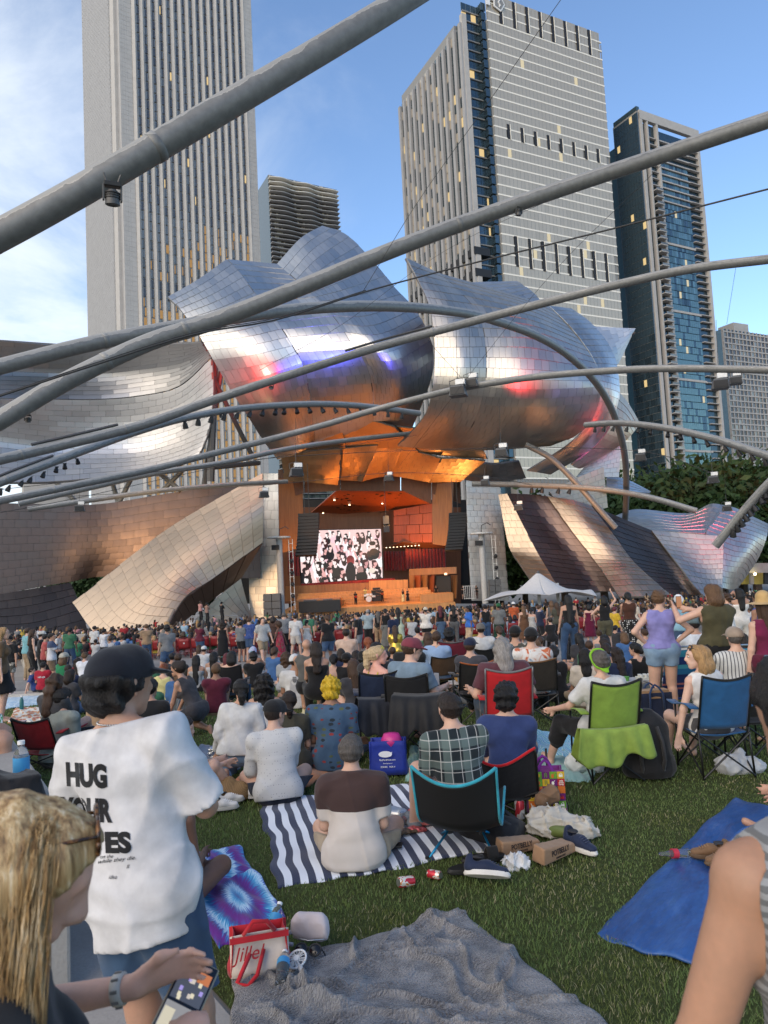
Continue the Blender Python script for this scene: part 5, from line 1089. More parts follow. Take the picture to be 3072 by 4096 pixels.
def garment(F,kind,h,seed=0,g=.014,hem=.06,fold=.0085,sleeve=None):
 """tops: tee, long, tank, halter, strap, tube; dress; each hugging the body, cut clean at hem, cuffs and neckline"""
 up=F.up;T=[p.grow(g)for p in F.torso]+[p.grow(g*.8)for p in F.pelv];clips=[];sub=[]
 hemp=F.hip-up*hem;clips.append((hemp,-up));nkr=F.neck+up*.012
 if kind in('tee','long','polo','loose'):
  gs=g+(.005 if kind!='loose' else .012);T+=[p.grow(g*.6)for p in F.shl[:2]]+[p.grow(.004)for p in F.shl[2:]];L=sleeve if sleeve is not None else dict(tee=.72,polo=.78,long=2.0,loose=.8)[kind]
  for i in(0,1):
   T.append(F.uarm[i].part(min(L,1),gs,L<=1))
   if L>1:T.append(F.farm[i].part(min(L-1,.93),gs*.8,True))
  T.append(Rc(F.hip+up*.1,F.hip-up*hem*.9,.146+g,.152+g,F.fw,.80));T.append(F.pelv[0].grow(g+(.018 if kind!='loose' else .006)));clips.append((nkr+up*.015,up));sub.append(Rc(F.neck+up*.005,F.neck+up*.10,.062,.075))
  if kind=='polo':T.append(Rc(F.neck-up*.01,F.neck+up*.045,.072,.068));sub=[Rc(F.neck+up*.03,F.neck+up*.12,.060,.065)];clips[-1]=(nkr+up*.03,up)
 elif kind in('tank','halter','strap','tube','dress','slip'):
  T=[p.grow(g*.6)for p in F.torso]+[p.grow(g*.6)for p in F.pelv]
  cutz=dict(tank=.475,dress=.475,halter=.34,strap=.40,slip=.40,tube=.40)[kind];mb=F.hip+up*cutz
  if kind not in('tank','dress'):clips.append((mb,up))
  else:
   T+=[p.grow(.007)for p in F.shl];clips.append((nkr+up*.01,up))
  if kind in('tank','dress'):sub+=[Rc(F.neck-up*.035,F.neck+up*.08,.062,.09)]+[Rc(F.sh[i]+F.rt*(.052 if i else-.052)+up*.05,F.sh[i]+F.rt*(.042 if i else-.042)-up*.11,.066,.045)for i in(0,1)]
 if kind in('dress','slip'):T+=[Rc(F.hip+up*.05,F.hip-V3(0,0,max(hem-.02,.1)),.16+g,.16+hem*.16,F.fw,.8)];clips[0]=(F.hip-V3(0,0,hem),V3(0,0,-1))
 return sdf_mesh('shirt',T,h,.035,sub,folds(seed,fold,20,(1,1,.45))if fold else None,clips,.008)
def straps(F,kind,h):
 up=F.up;top=F.hip+up*.40;P=[]
 for sg in(-1,1):
  a=top+F.rt*sg*.075-F.fw*.085;b=F.neck+F.rt*sg*.075-up*.015-F.fw*.02
  if kind=='halter':a=F.hip+up*.40+F.rt*sg*.02-F.fw*.105;b=F.neck-F.fw*.05+up*.015
  P+=[Rc(a-up*.03,(a+b)/2-F.fw*.022,.009,None,F.fw,.5),Rc((a+b)/2-F.fw*.022,b+up*.03,.009,None,F.fw,.5),Rc(b+up*.03,b+F.fw*.10-up*.08,.009)]
 return sdf_mesh('strap',P,h*.55,.006)
def legwear(F,kind,h,seed=0,g=.016):
 """trousers, shorts, mini (short shorts), skirt"""
 P=[p.grow(g*.7)for p in F.pelv]+[Rc(F.hip+F.up*.0,F.hip+F.up*.10,.148+g*.4,.134+g*.4,F.fw,.72)]
 clips=[(F.hip+F.up*.095,F.up)]
 if kind=='skirt':P+=[Rc((F.kn[0]+F.kn[1])/2*.85+F.hip*.15,F.hip,.20,.15)]
 else:
  t=dict(shorts=.80,mini=.42,trousers=2,capri=1.5)[kind]
  for i in(0,1):
   P.append(F.thigh[i].part(min(t,1),g+(.008 if kind=='shorts' else 0),t<=1))
   if t>1:P+=[F.shin[i].part(min(t-1,.97),g+.008,True),F.calf[i].grow(g*.7)]
 return sdf_mesh(dict(shorts='shorts',mini='shorts',trousers='trousers',capri='trousers',skirt='skirt')[kind],P,h,.03,(),folds(seed+9,.006,24),clips,.008)
def skirt_long(F,h,L=.6,seed=0):
 return sdf_mesh('skirt',[p.grow(.012)for p in F.pelv]+[Rc(F.hip+V3(0,0,.09),F.hip-V3(0,0,L),.125,.24,None)],h,.03,(),folds(seed,.010,30,(1,1,.1)),[(F.hip+V3(0,0,.11),V3(0,0,1)),(F.hip-V3(0,0,L),V3(0,0,-1))],.008)
def body_mesh(F,h,fine=False,arms=True,curl=.35):
 P=F.torso+F.pelv+F.shl+F.nk+F.head_prims()+F.uarm+F.farm+F.thigh+F.shin+F.calf+F.foot
 return sdf_mesh('body',P,h,.026,F.head_sub(),None,())
def hands_mesh(F,h,curl=.35,only=None,fine=True):
 P=[]
 return[sdf_mesh('hand',F.hand(i,fine,curl)+[F.farm[i].part(1.0,0,False)][:0]+[Rc(F.wr[i]-unit(F.wr[i]-F.el[i])*.05,F.wr[i]+unit(F.wr[i]-F.el[i])*.01,F.farm[i].rb*1.0,F.farm[i].rb*.98)],h,.010)for i in(0,1)if only is None or i==only]
_CACHE={}
def person(label,loc,yaw=0.0,pose='stand',top=('tee',(.7,.7,.7)),bottom=('trousers',(.03,.04,.07)),hair=('short','dark'),skin=2,cap=None,fem=False,height=1.72,res=.022,shoes=None,look=(0,0),bulk=1.0,group=None,seed=0,hem=None,fine=False,extra=None,ov=None,cat='person',tilt=0.0,top_kw=None,cache=True,feet_only=None):
 """a figure: body as one continuous mesh, hair, hat and clothes as its children"""
 ov=ov or{};tk=top_kw or{};tcol=top[1]if top else None
 key=(str(pose),str(ov),top and top[0],bottom and bottom[0],hair and hair[0],cap and cap[0],fem,res,look,bulk,seed,hem,bool(shoes),fine,str(tk))
 if key not in _CACHE or not cache:
  F=Fig(pose,fem,look[0],look[1],bulk,**ov);D={'F':F}
  P=F.torso+F.pelv+F.shl+F.nk+F.head_prims()+F.uarm+F.farm+F.thigh+F.shin+F.calf+F.foot
  P=P+F.hand(0,fine)+F.hand(1,fine)
  D['body']=sdf_mesh('body',P,res,.022,F.head_sub()if res<.03 else(),None,())
  kw=dict(tk)
  if hem is not None:kw['hem']=hem
  if top:D['shirt']=garment(F,top[0],res,seed,**kw)
  if top and top[0]in('halter','strap','slip')and res<.024:D['strap']=straps(F,top[0],res)
  if bottom:D['legs']=skirt_long(F,res,bottom[2]if len(bottom)>2 else .6,seed)if bottom[0]=='longskirt' else legwear(F,bottom[0],res,seed)
  if hair and hair[0]not in('bald',):D['hair']=hair_mesh(F,hair[0],res*.8,seed,bool(cap))
  if cap:D['cap']=cap_mesh(F,cap[0],res)
  if shoes is not None:D['shoes']=[sdf_mesh('shoe',[f.grow(.012)],res,.02,(),None,[(f.b-unit(F.an[i]-F.kn[i])*-.02,unit(F.an[i]-F.kn[i]))]if False else())for i,f in enumerate(F.foot)]
  _CACHE[key]=D
 D=_CACHE[key];F=D['F']
 s=height/1.74
 o=link('person',D['body'],skinmat(skin),None,loc,(tilt,0,yaw),s);tag(o,label,cat,group)
 mt=lambda c:c if not isinstance(c,(tuple,list))else cloth(tuple(c))
 if top:link('dress' if top[0]in('dress','slip')else 'shirt',D['shirt'],mt(top[1]),o)
 if 'strap' in D:link('strap',D['strap'],mt(top[1]),o)
 if bottom:link(dict(shorts='shorts',mini='shorts',trousers='trousers',capri='trousers').get(bottom[0],'skirt'),D['legs'],mt(bottom[1]),o)
 if 'hair' in D:link('hair',D['hair'],hairmat(hair[1])if isinstance(hair[1],str)else hair[1],o)
 if cap:link(dict(hat='hat',wrap='head_wrap').get(cap[0],'cap'),D['cap'],mt(cap[1]),o)
 if shoes is not None:
  for m_ in D['shoes']:link('shoe',m_,plain(tuple(shoes),.6),o)
 if extra:extra(o,F,D)
 return o,F,D
def uvmat(name,fn,rough=.9,sheen=.2,bump=None,spec=.25):
 t=NT(name);uv=t.tex('UV');c=fn(t,uv);t.col(c).pr(rough=rough,sheen=sheen,spec=spec)
 if bump:t.bump(t.noise(bump[0],3,vec=uv),bump[1],bump[2])
 return t.m
def sepuv(t,uv):
 s=t.n('ShaderNodeSeparateXYZ');t.l(uv,s.inputs[0]);return s.outputs[0],s.outputs[1]
def ground_sheet(name,label,corners,mat,amp=.006,fr=9,nu=70,nv=70,h0=.035,cat='blanket',thick=.012,edge=.012,seed=1,bumps=(),round_=0.0,group=None):
 """a cloth on the lawn from four photo pixels (front-left, front-right, back-right, back-left)"""
 P=[gp(*c)for c in corners];r=np.random.default_rng(seed);ph=r.uniform(0,6,12)
 u,v=np.meshgrid(np.linspace(0,1,nu+1),np.linspace(0,1,nv+1),indexing='ij')
 eu=edge*np.sin(v*11+ph[0])+edge*.6*np.sin(v*29+ph[1]);ev=edge*np.sin(u*9+ph[2])+edge*.6*np.sin(u*31+ph[3])
 uu=u+eu*(np.abs(u-.5)*2)**3;vv=v+ev*(np.abs(v-.5)*2)**3
 X=sum(w[...,None]*p for w,p in zip(((1-uu)*(1-vv),uu*(1-vv),uu*vv,(1-uu)*vv),P))
 z=h0+amp*(np.sin(fr*(u*1.3+v*.6)+ph[4]+2*np.sin(5*v+ph[5]))+.7*np.sin(fr*1.9*(v-.4*u)+ph[6]+1.5*np.sin(7*u))+.5*np.sin(fr*3.7*(u+.7*v)+ph[7]))
 for(bu,bv,w,a,ang,L)in bumps:
  du,dv=u-bu,v-bv;c,s=math.cos(ang),math.sin(ang);al=du*c+dv*s;ac=-du*s+dv*c+.04*np.sin(al*14);z=z+a*np.exp(-(ac/w)**2)*np.exp(-(al/L)**4)
 z-=.6*h0*np.maximum(np.abs(u-.5),np.abs(v-.5))**10*2**10
 z=np.maximum(z,.004);X[...,2]=gz(X[...,1])+z
 c=X.reshape(-1,3).mean(0);c[2]=gz(c[1]);w=nv+1;n0=(nu+1)*w
 V=np.concatenate([X.reshape(-1,3),X.reshape(-1,3)-np.array([0,0,thick])])-c
 i,j=np.meshgrid(np.arange(nu),np.arange(nv),indexing='ij');q=np.stack([i*w+j,(i+1)*w+j,(i+1)*w+j+1,i*w+j+1],-1).reshape(-1,4);F=[q,q[:,::-1]+n0]
 a=np.arange(nu);b=np.arange(nv)
 F+=[np.stack([a*w,a*w+n0,(a+1)*w+n0,(a+1)*w],1),np.stack([a*w+nv,(a+1)*w+nv,(a+1)*w+nv+n0,a*w+nv+n0],1),np.stack([b,b+1,b+1+n0,b+n0],1),np.stack([nu*w+b,nu*w+b+n0,nu*w+b+1+n0,nu*w+b+1],1)]
 F=np.concatenate(F);me=mesh_np(name,V,F);uvl=me.uv_layers.new(name='UVMap');li=np.zeros(len(me.loops),np.int32);me.loops.foreach_get('vertex_index',li)
 U=np.stack([u.ravel(),v.ravel()],1);U=np.concatenate([U,U])[li];uvl.data.foreach_set('uv',U.astype(np.float32).ravel())
 o=link(name,me,mat,None,c);tag(o,label,cat,group);SHEETS.append([(p[0],p[1])for p in P]);return o
SHEETS=[]
def mfun_stripes(n,a,b,axis=0):
 def f(t,uv):
  u,v=sepuv(t,uv);x=(u,v)[axis];w=t.noise(3,3,vec=uv);k=t.math('FRACT',t.math('ADD',t.math('MULTIPLY',x,n),t.math('MULTIPLY',w,.12)))
  k=t.math('GREATER_THAN',k,.5);tw=t.noise(260,2,vec=uv);d=t.mixc(t.ramp(tw,[(.35,(0,0,0)),(.7,(.55,.55,.55))]),a,tuple(min(1,x*3.2)for x in a))
  return t.mixc(k,d,b)
 return f
M['b_stripe']=uvmat('navy_striped_cotton',mfun_stripes(15,(.018,.024,.05),(.72,.75,.8)),bump=(300,.2,.004))
def f_tie(t,uv):
 out=None
 for cx,cy in((.55,.3),(.35,.8)):
  mp=t.n('ShaderNodeMapping');mp.inputs['Location'].default_value=(-cx,-cy,0);t.l(uv,mp.inputs[0]);s=t.n('ShaderNodeSeparateXYZ');t.l(mp.outputs[0],s.inputs[0])
  rr=t.math('SQRT',t.math('ADD',t.math('POWER',s.outputs[0],2),t.math('POWER',s.outputs[1],2)));an=t.math('ARCTAN2',s.outputs[1],s.outputs[0])
  cb=t.n('ShaderNodeCombineXYZ');t.l(t.math('MULTIPLY',an,3.0),cb.inputs[0]);t.l(rr,cb.inputs[1]);w=t.noise(5,5,vec=cb.outputs[0],stretch=(2.2,1,1),rough=.7)
  k=t.math('ADD',t.math('MULTIPLY',rr,3.2),t.math('MULTIPLY',t.math('SUBTRACT',w,.5),1.1));c=t.ramp(t.math('FRACT',k),[(0,(.02,.09,.35)),(.2,(.05,.35,.62)),(.36,(.55,.72,.85)),(.48,(.02,.16,.5)),(.62,(.10,.015,.2)),(.85,(.13,.02,.24)),(1,(.03,.1,.4))])
  out=c if out is None else t.mixc(t.math('GREATER_THAN',sepuv(t,uv)[1],.55),out,c)
 return out
M['b_tie']=uvmat('tie_dye',f_tie,bump=(200,.2,.004))
def f_grey(t,uv):
 a=t.noise(9,6,vec=uv,rough=.65);b=t.noise(130,3,vec=uv,stretch=(1,2.2,1));return t.mixc(t.ramp(b,[(.4,(0,0,0)),(.75,(.6,.6,.6))]),t.ramp(a,[(.42,(.075,.07,.072)),(.6,(.32,.31,.315))]),(.44,.43,.45))
M['b_grey']=uvmat('grey_knit',f_grey,bump=(120,1.0,.06),sheen=.5)
def f_tarp(t,uv):
 a=t.noise(4,6,vec=uv,rough=.7);return t.ramp(a,[(.3,(.012,.045,.16)),(.55,(.03,.1,.31)),(.8,(.09,.19,.42))])
M['b_tarp']=uvmat('blue_tarp',f_tarp,rough=.38,sheen=0,bump=(9,.5,.05),spec=.5)
def f_wavy(t,uv):
 w=t.n('ShaderNodeTexWave',wave_type='BANDS',bands_direction='DIAGONAL');w.inputs['Scale'].default_value=6;w.inputs['Distortion'].default_value=9;w.inputs['Detail'].default_value=3;t.l(uv,w.inputs[0]);return t.ramp(w.outputs['Fac'],[(.2,(.16,.42,.62)),(.5,(.65,.78,.8)),(.8,(.2,.5,.6))])
M['b_wavy']=uvmat('aqua_waves',f_wavy)
def f_spots(cs,sc):
 def f(t,uv):
  v=t.n('ShaderNodeTexVoronoi');v.inputs['Scale'].default_value=sc;t.l(uv,v.inputs['Vector']);n=t.noise(sc*1.6,3,vec=uv);return t.ramp(t.math('ADD',t.math('MULTIPLY',v.outputs['Distance'],.7),t.math('MULTIPLY',n,.4)),[(.25+i*.5/(len(cs)-1),c)for i,c in enumerate(cs)],'CONSTANT')
 return f
M['b_floral']=uvmat('red_floral',f_spots([(.35,.02,.02),(.55,.2,.03),(.65,.6,.5),(.7,.66,.58)],9));M['b_paleblue']=uvmat('pale_blue_print',f_spots([(.2,.38,.55),(.45,.58,.66),(.3,.5,.62)],12))
def f_ging(a,b,n):
 def f(t,uv):
  u,v=sepuv(t,uv);p=t.math('GREATER_THAN',t.math('FRACT',t.math('MULTIPLY',u,n)),.5);q=t.math('GREATER_THAN',t.math('FRACT',t.math('MULTIPLY',v,n)),.5);return t.mixc(t.math('MULTIPLY',t.math('ADD',p,q),.5),a,b)
 return f
M['b_ging']=uvmat('yellow_gingham',f_ging((.62,.62,.5),(.55,.42,.05),14));M['b_multi']=uvmat('striped_throw',mfun_stripes(9,(.03,.06,.16),(.55,.14,.06),1));M['b_orange']=uvmat('orange_cloth',lambda t,uv:t.ramp(t.noise(8,4,vec=uv),[(.3,(.42,.15,.06)),(.7,(.55,.23,.10))]))
ground_sheet('blanket','navy and white striped picnic blanket in the middle of the lawn',[(1115,3560),(1995,3405),(1705,3130),(1037,3212)],M['b_stripe'],.006,11,80,80)
ground_sheet('blanket','purple and blue tie-dye blanket behind the man in the white tee',[(880,3800),(1142,3672),(955,3392),(640,3430)],M['b_tie'],.012,9)
ground_sheet('blanket','crumpled grey knitted blanket in the foreground',[(880,4560),(2520,4190),(1838,3652),(935,3905)],M['b_grey'],.009,8,150,150,.035,bumps=[(random.Random(k).uniform(.05,.95),random.Random(k+50).uniform(.2,.97),random.Random(k+90).uniform(.008,.02),random.Random(k+7).uniform(.016,.042),random.Random(k+31).uniform(-1.5,1.5),random.Random(k+77).uniform(.12,.32))for k in range(30)],edge=.007,seed=4)
ground_sheet('tarp','wrinkled blue tarpaulin on the grass at the right',[(2378,3745),(3200,4010),(3560,3360),(2935,3192)],M['b_tarp'],.010,7,80,80,.04,cat='tarp',edge=.008,seed=6,bumps=[(.4,.75,.02,.06,.9,.25),(.55,.85,.02,.05,.9,.2),(.3,.5,.03,.02,.2,.3),(.5,.3,.03,.02,-.4,.3)])
ground_sheet('blanket','orange cloth under the man in the white dotted shirt',[(870,3190),(1180,3185),(1365,3062),(1010,3060)],M['b_orange'],.010,9,40,40)
ground_sheet('blanket','pale blue printed blanket at the left edge below the kerb',[(-60,2850),(190,2815),(225,2772),(-30,2800)],M['b_paleblue'],.008,9,40,40)
ground_sheet('blanket','red floral blanket beside the pale blue one at the left',[(30,2895),(195,2888),(190,2828),(60,2836)],M['b_floral'],.008,9,40,40)
ground_sheet('blanket','aqua wave-patterned towel under the red and green chairs',[(2110,3010),(2420,3070),(2400,2960),(2140,2925)],M['b_wavy'],.012,10,50,50,.05)
ground_sheet('blanket','pale aqua cloth crumpled beside the green chair',[(2130,3120),(2360,3130),(2420,3030),(2150,3000)],uvmat('aqua_cloth',lambda t,uv:t.ramp(t.noise(6,4,vec=uv),[(.3,(.16,.32,.3)),(.7,(.35,.52,.5))])),.014,10,40,40,.03,seed=9)
ground_sheet('blanket','mint green cloth under the folded black chairs',[(1620,3125),(1760,3120),(1720,2960),(1640,2990)],uvmat('mint_cloth',lambda t,uv:t.ramp(t.noise(6,4,vec=uv),[(.3,(.18,.36,.29)),(.7,(.36,.52,.44))])),.014,10,40,40,.03,seed=10)
ground_sheet('blanket','yellow gingham blanket left of the patterned blue shirt',[(1190,2900),(1290,2900),(1300,2830),(1215,2830)],M['b_ging'],.008,9,30,30)
ground_sheet('blanket','multicoloured striped throw beside the black halter top',[(1390,2800),(1480,2795),(1470,2705),(1400,2705)],M['b_multi'],.008,9,30,30)
ground_sheet('blanket','dark blue cloth under the picnic food at the left',[(760,3080),(960,3080),(960,2990),(800,2985)],uvmat('denim_cloth',lambda t,uv:t.ramp(t.noise(6,4,vec=uv),[(.3,(.03,.06,.13)),(.7,(.07,.12,.2))])),.010,10,30,30,seed=12)
ground_sheet('blanket','navy and white blanket with snacks near the halter top woman',[(2330,2800),(2560,2810),(2540,2680),(2320,2690)],M['b_stripe'],.008,10,30,30,seed=13)
ground_sheet('blanket','mint towel spread beside white wrapped bags at the left',[(525,2920),(640,2915),(640,2885),(545,2885)],uvmat('mint_towel',lambda t,uv:t.ramp(t.noise(6,4,vec=uv),[(.3,(.12,.42,.34)),(.7,(.24,.6,.48))])),.014,8,20,20,.12,seed=14)
def T3(loc,yaw=0.0):return Matrix.Translation(Vector(loc))@Matrix.Rotation(yaw,4,'Z')
def camp_chair(label,px,py,yaw,col,trim=(.012,.012,.012),frame=(.015,.015,.015),s=1.0,seat=.44,hb=.93,w=.48,name='camp_chair',mat=None,wing=False,arms=True,back_tilt=.16):
 g=gp(px,py);o=empty(name,onground(g),(0,0,yaw),label=label,cat='chair',scale=s);m_=mat or cloth(col,.14,.75);fm=plain(frame,.4,.3);tm=cloth(trim)
 W2=w/2;bt=back_tilt
 MB().grid(lambda u,v:(-W2*.95+w*.95*u,-.20+.44*v,seat-.03-.07*math.sin(math.pi*u)*math.sin(math.pi*v*.9+.2)),10,8,.01).build('seat',m_,o,smooth=True)
 bk=lambda u,v:(-W2+w*u,-.21-bt*v-.05*math.sin(math.pi*u)*(1-.5*v),seat+.02+(hb-seat)*v-.045*math.sin(math.pi*u)*v)
 if wing:bk=lambda u,v:((-W2+w*u)*(1+.10*v),-.19-bt*v-.09*math.sin(math.pi*u),seat-.10+(hb-seat+.10)*v*(1-.30*math.sin(math.pi*u)**1.2)+.0)
 MB().grid(bk,14,10,.012).build('backrest',m_,o,smooth=True)
 MB().tube([Vector(bk(i/14,1.0))for i in range(15)],.012,6).build('trim',tm,o,smooth=True)
 for e in(0,1):MB().tube([Vector(bk(e,i/8))+Vector((0,-.008,0))for i in range(9)],.010,6).build('back_pole',fm,o,smooth=True)
 x=W2*1.02;yb,yf=-.26,.26
 for sx in(-1,1):
  MB().tube([(sx*x,yb,0),(sx*x*.98,-.21,seat+.05)],.010,6).build('leg',fm,o,smooth=True);MB().tube([(sx*x,yf,0),(sx*x,.22,seat+.20)],.010,6).build('leg',fm,o,smooth=True)
  MB().tube([(sx*x,yb,.03),(sx*x,.24,seat-.02)],.009,6).build('side_brace',fm,o);MB().tube([(sx*x,yf,.03),(sx*x,-.20,seat-.02)],.009,6).build('side_brace',fm,o)
  if arms:MB().grid(lambda u,v:(sx*(x-.03+.09*u),-.22+.50*v,seat+.20+.02*math.sin(v*6)+.01*u),4,8,.012).build('armrest',m_,o,smooth=True)
 for y_ in(yb,yf):MB().tube([(-x,y_,.02),(x,y_*.92,seat-.03)],.009,6).build('cross_brace',fm,o);MB().tube([(x,y_-.015,.02),(-x,y_*.92-.015,seat-.03)],.009,6).build('cross_brace',fm,o)
 return o
camp_chair('green fabric camp chair with a towel hung over its back bar',2430,3105,R_(6),(.19,.30,.045),frame=(.012,.012,.012),hb=.95)
camp_chair('blue fabric camp chair seating the woman in a white top',2862,3085,R_(3),(.015,.085,.21),hb=.95)
camp_chair('bright red camp chair with grey piping and a mesh opening',2035,3020,R_(0),(.42,.012,.016),trim=(.13,.13,.13),frame=(.16,.16,.165),hb=.98,w=.50)
camp_chair('dark brown canvas camp chair of the man in a tie-dye shirt',2145,2890,R_(-8),(.03,.024,.018),trim=(.14,.07,.03),hb=.88,w=.58)
camp_chair('maroon tall camp chair under a dark-haired head, middle of the lawn',1810,2790,R_(4),(.12,.01,.022),trim=(.08,.08,.08),hb=1.05,w=.55)
camp_chair('black camp chair behind the man in a white tee and grey cap',1935,2745,R_(2),(.012,.012,.013),hb=.8)
camp_chair('navy camp chair of the blonde woman with yellow glasses',1525,2985,R_(4),(.014,.024,.055),hb=.92)
camp_chair('black camp chair behind the man in the maroon cap',1645,3010,R_(-4),(.010,.010,.011),hb=.92)
camp_chair('black emblem chair of the woman in a black top at the left',930,2830,R_(3),(.012,.012,.014),hb=.8,seat=.3)
camp_chair('dark chair of the person in a navy cap, orange lines on it',1900,2880,R_(5),(.02,.018,.016),trim=(.3,.08,.02),hb=.85)
camp_chair('red low chair behind the brown-haired woman at the left',205,3060,R_(-10),(.3,.012,.016),hb=.6,seat=.22)
camp_chair('low red-trimmed chair of the curly man in the blue shirt',2045,3240,R_(-22),(.010,.010,.012),trim=(.45,.01,.015),frame=(.012,.012,.012),seat=.27,hb=.62,w=.56,wing=True,arms=False)
camp_chair('black chair standing empty at the right edge behind the burgundy dress',3010,3030,R_(10),(.012,.012,.012),hb=.9)
camp_chair('olive camp chair of the red-haired woman with a ponytail',1490,2815,R_(6),(.02,.022,.016),hb=.82)
camp_chair('brown folding chair of the man in a checked shirt',1760,2800,R_(15),(.09,.05,.025),hb=.8)
def pole_chair(label,px,py,yaw):
 g=gp(px,py);o=empty('pole_chair',onground(g),(0,0,yaw),label=label,cat='chair',scale=.93);fm=plain((.012,.22,.42),.3,.6);hubm=M['black']
 t=NT('black_mesh');t.col((.008,.008,.009)).pr(rough=.6);M['blackmesh']=t.m
 def sl(u,v):
  a=u*2-1;x=.30*a*(1+.06*v);y=.28-.62*min(v*1.9,1)-.12*max(v-.5,0)*2;z=.30-.10*math.sin(min(v*1.9,1)*math.pi*.5)+.56*max(v-.42,0)/.58*(1-.22*(1-a*a));z+=.10*a*a*(1-v);y-=.06*(1-a*a)*v;return(x,y,z)
 MB().grid(sl,22,22,.006).build('sling',t.m,o,smooth=True);tq=cloth((.03,.28,.36))
 MB().tube([Vector(sl(i/22,1))for i in range(23)],.013,6).build('top_edging',tq,o,smooth=True)
 for e in(0,1):MB().tube([Vector(sl(e,i/22))for i in range(23)],.011,6).build('side_edging',tq,o,smooth=True)
 for sx in(-1,1):
  hub=Vector((sx*.13,-.02,.15));MB().lathe([(.005,-.03),(.028,-.03),(.028,.03),(.005,.03)],8,hub).build('hub',hubm,o)
  for tgt,nm in(((sx*.27,-.28,0),'leg'),((sx*.27,.24,0),'leg'),((sx*.30,-.40,.72),'back_pole'),((sx*.30,.27,.37),'seat_pole')):
   MB().tube([hub,Vector(tgt)],.0095,8).build(nm,fm,o,smooth=True)
   if nm=='leg':MB().lathe([(.002,-.01),(.016,-.01),(.014,.03),(.002,.03)],8,tgt).build('foot',hubm,o)
 MB().tube([(-.13,-.02,.15),(.13,-.02,.15)],.012,8).build('crossbar',fm,o,smooth=True);MB().tube([(-.04,-.02,.15),(.04,-.02,.15)],.016,8).build('sleeve',hubm,o)
pole_chair('low black pole chair with turquoise edging and blue poles',1868,3392,R_(-14))
def drape(label,px,py,yaw,w,h,d,col,seed,name='chair_cover',zlow=.42,cat='cover',dy=0.0):
 """thin cloth hung over a bar: falls in front and behind with a wavy hem"""
 g=gp(px,py);r=random.Random(seed);p=[r.uniform(0,6)for _ in range(4)]
 def f(u,v):
  a=(v-.5)*2;x=(u-.5)*w*(1+.22*abs(a));fall=h*(1-zlow)*(1+.16*math.sin(u*7+p[0])+.10*math.sin(u*17+p[1]));z=h-.02*a*a*0-max(abs(a)-.18,0)/.82*fall-.02*math.sin(u*math.pi)
  y=d*math.tanh(a*4)*(1+.5*abs(a))+.022*math.sin(u*15+p[2]+a*1.5)*abs(a)+.014*math.sin(u*31+p[3])*abs(a);return(x,y,z)
 o=MB().grid(f,44,30,.006).build(name,cloth(col,.2,.65),None,smooth=True,loc=(g[0],g[1]+dy,gz(g[1])),rot=(0,0,yaw));tag(o,label,cat);return o
drape('black nylon cover hanging over the black camp chair',1690,3050,R_(-8),.56,.74,.17,(.010,.010,.011),3)
drape('dark navy cover hanging over the arm of the navy camp chair',1530,3030,R_(10),.50,.68,.15,(.012,.014,.02),5)
drape('olive green towel draped over the rear bar of the green chair',2425,3112,R_(6),.62,.56,.05,(.2,.29,.05),2,'towel',.48,'towel',-.33)
def beach_chair(label,px,py,yaw,logo=False):
 g=gp(px,py);o=empty('beach_chair',onground(g),(0,0,yaw),label=label,cat='chair');al=plain((.6,.6,.6),.3,.9)
 def f(t,uv):
  u,v=sepuv(t,uv);return t.ramp(v,[(0,(.02,.04,.16)),(.18,(.5,.16,.16)),(.22,(.02,.04,.16)),(.28,(.55,.2,.2)),(.32,(.02,.045,.17)),(.5,(.03,.2,.42)),(.62,(.08,.4,.5)),(.7,(.02,.05,.2)),(.86,(.05,.32,.45)),(1,(.02,.05,.2))],'CONSTANT')
 key='b_beach'
 if key not in M:M[key]=uvmat('beach_stripes',f)
 n=12;V=[];U=[]
 for i in range(n+1):
  for j in range(n+1):u,v=i/n,j/n;V.append((-.27+.54*u,-.18-.22*v-.04*math.sin(math.pi*v),.24+.66*v));U.append((u,v))
 Fq=np.array([(i*(n+1)+j,(i+1)*(n+1)+j,(i+1)*(n+1)+j+1,i*(n+1)+j+1)for i in range(n)for j in range(n)]);me=mesh_np('backrest',V,Fq);uvl=me.uv_layers.new(name='UVMap');li=np.zeros(len(me.loops),np.int32);me.loops.foreach_get('vertex_index',li);uvl.data.foreach_set('uv',np.array(U,np.float32)[li].ravel())
 b=link('backrest',me,M[key],o);sm=b.modifiers.new('thick','SOLIDIFY');sm.thickness=.012
 MB().box((0,.05,.22),(.52,.46,.03)).build('seat',cloth((.02,.05,.2)),o,bevel=.01)
 MB().tube([(-.29,-.16,.12),(-.29,-.40,.88),(-.25,-.43,.95),(.25,-.43,.95),(.29,-.40,.88),(.29,-.16,.12)],.013,8).build('back_frame',al,o,smooth=True)
 for sx in(-1,1):MB().tube([(sx*.3,-.3,0),(sx*.3,.3,.24)],.012,8).build('leg',al,o);MB().tube([(sx*.3,.3,0),(sx*.3,-.2,.26)],.012,8).build('leg',al,o);MB().tube([(sx*.31,-.24,.44),(sx*.31,.22,.42)],.018,8).build('armrest',al,o)
 if logo:
  wm=cloth((.75,.75,.72));MB().lathe([(.10,-.003),(.14,-.003),(.14,.003),(.10,.003)],24,(.08,-.345,.56),Matrix.Rotation(R_(72),3,'X')).build('emblem',wm,o)
  MB().lathe([(.0,-.002),(.098,-.002),(.098,.002),(.0,.002)],24,(.08,-.340,.56),Matrix.Rotation(R_(72),3,'X')).build('emblem',cloth((.03,.1,.3)),o)
  for s_,z in(('ocean',.58),('zero',.53)):link('lettering',text_mesh(s_,.055,.02,1.0,.002),wm,o,(.08,-.355-(.0),z),(R_(72),0,0))
 return o
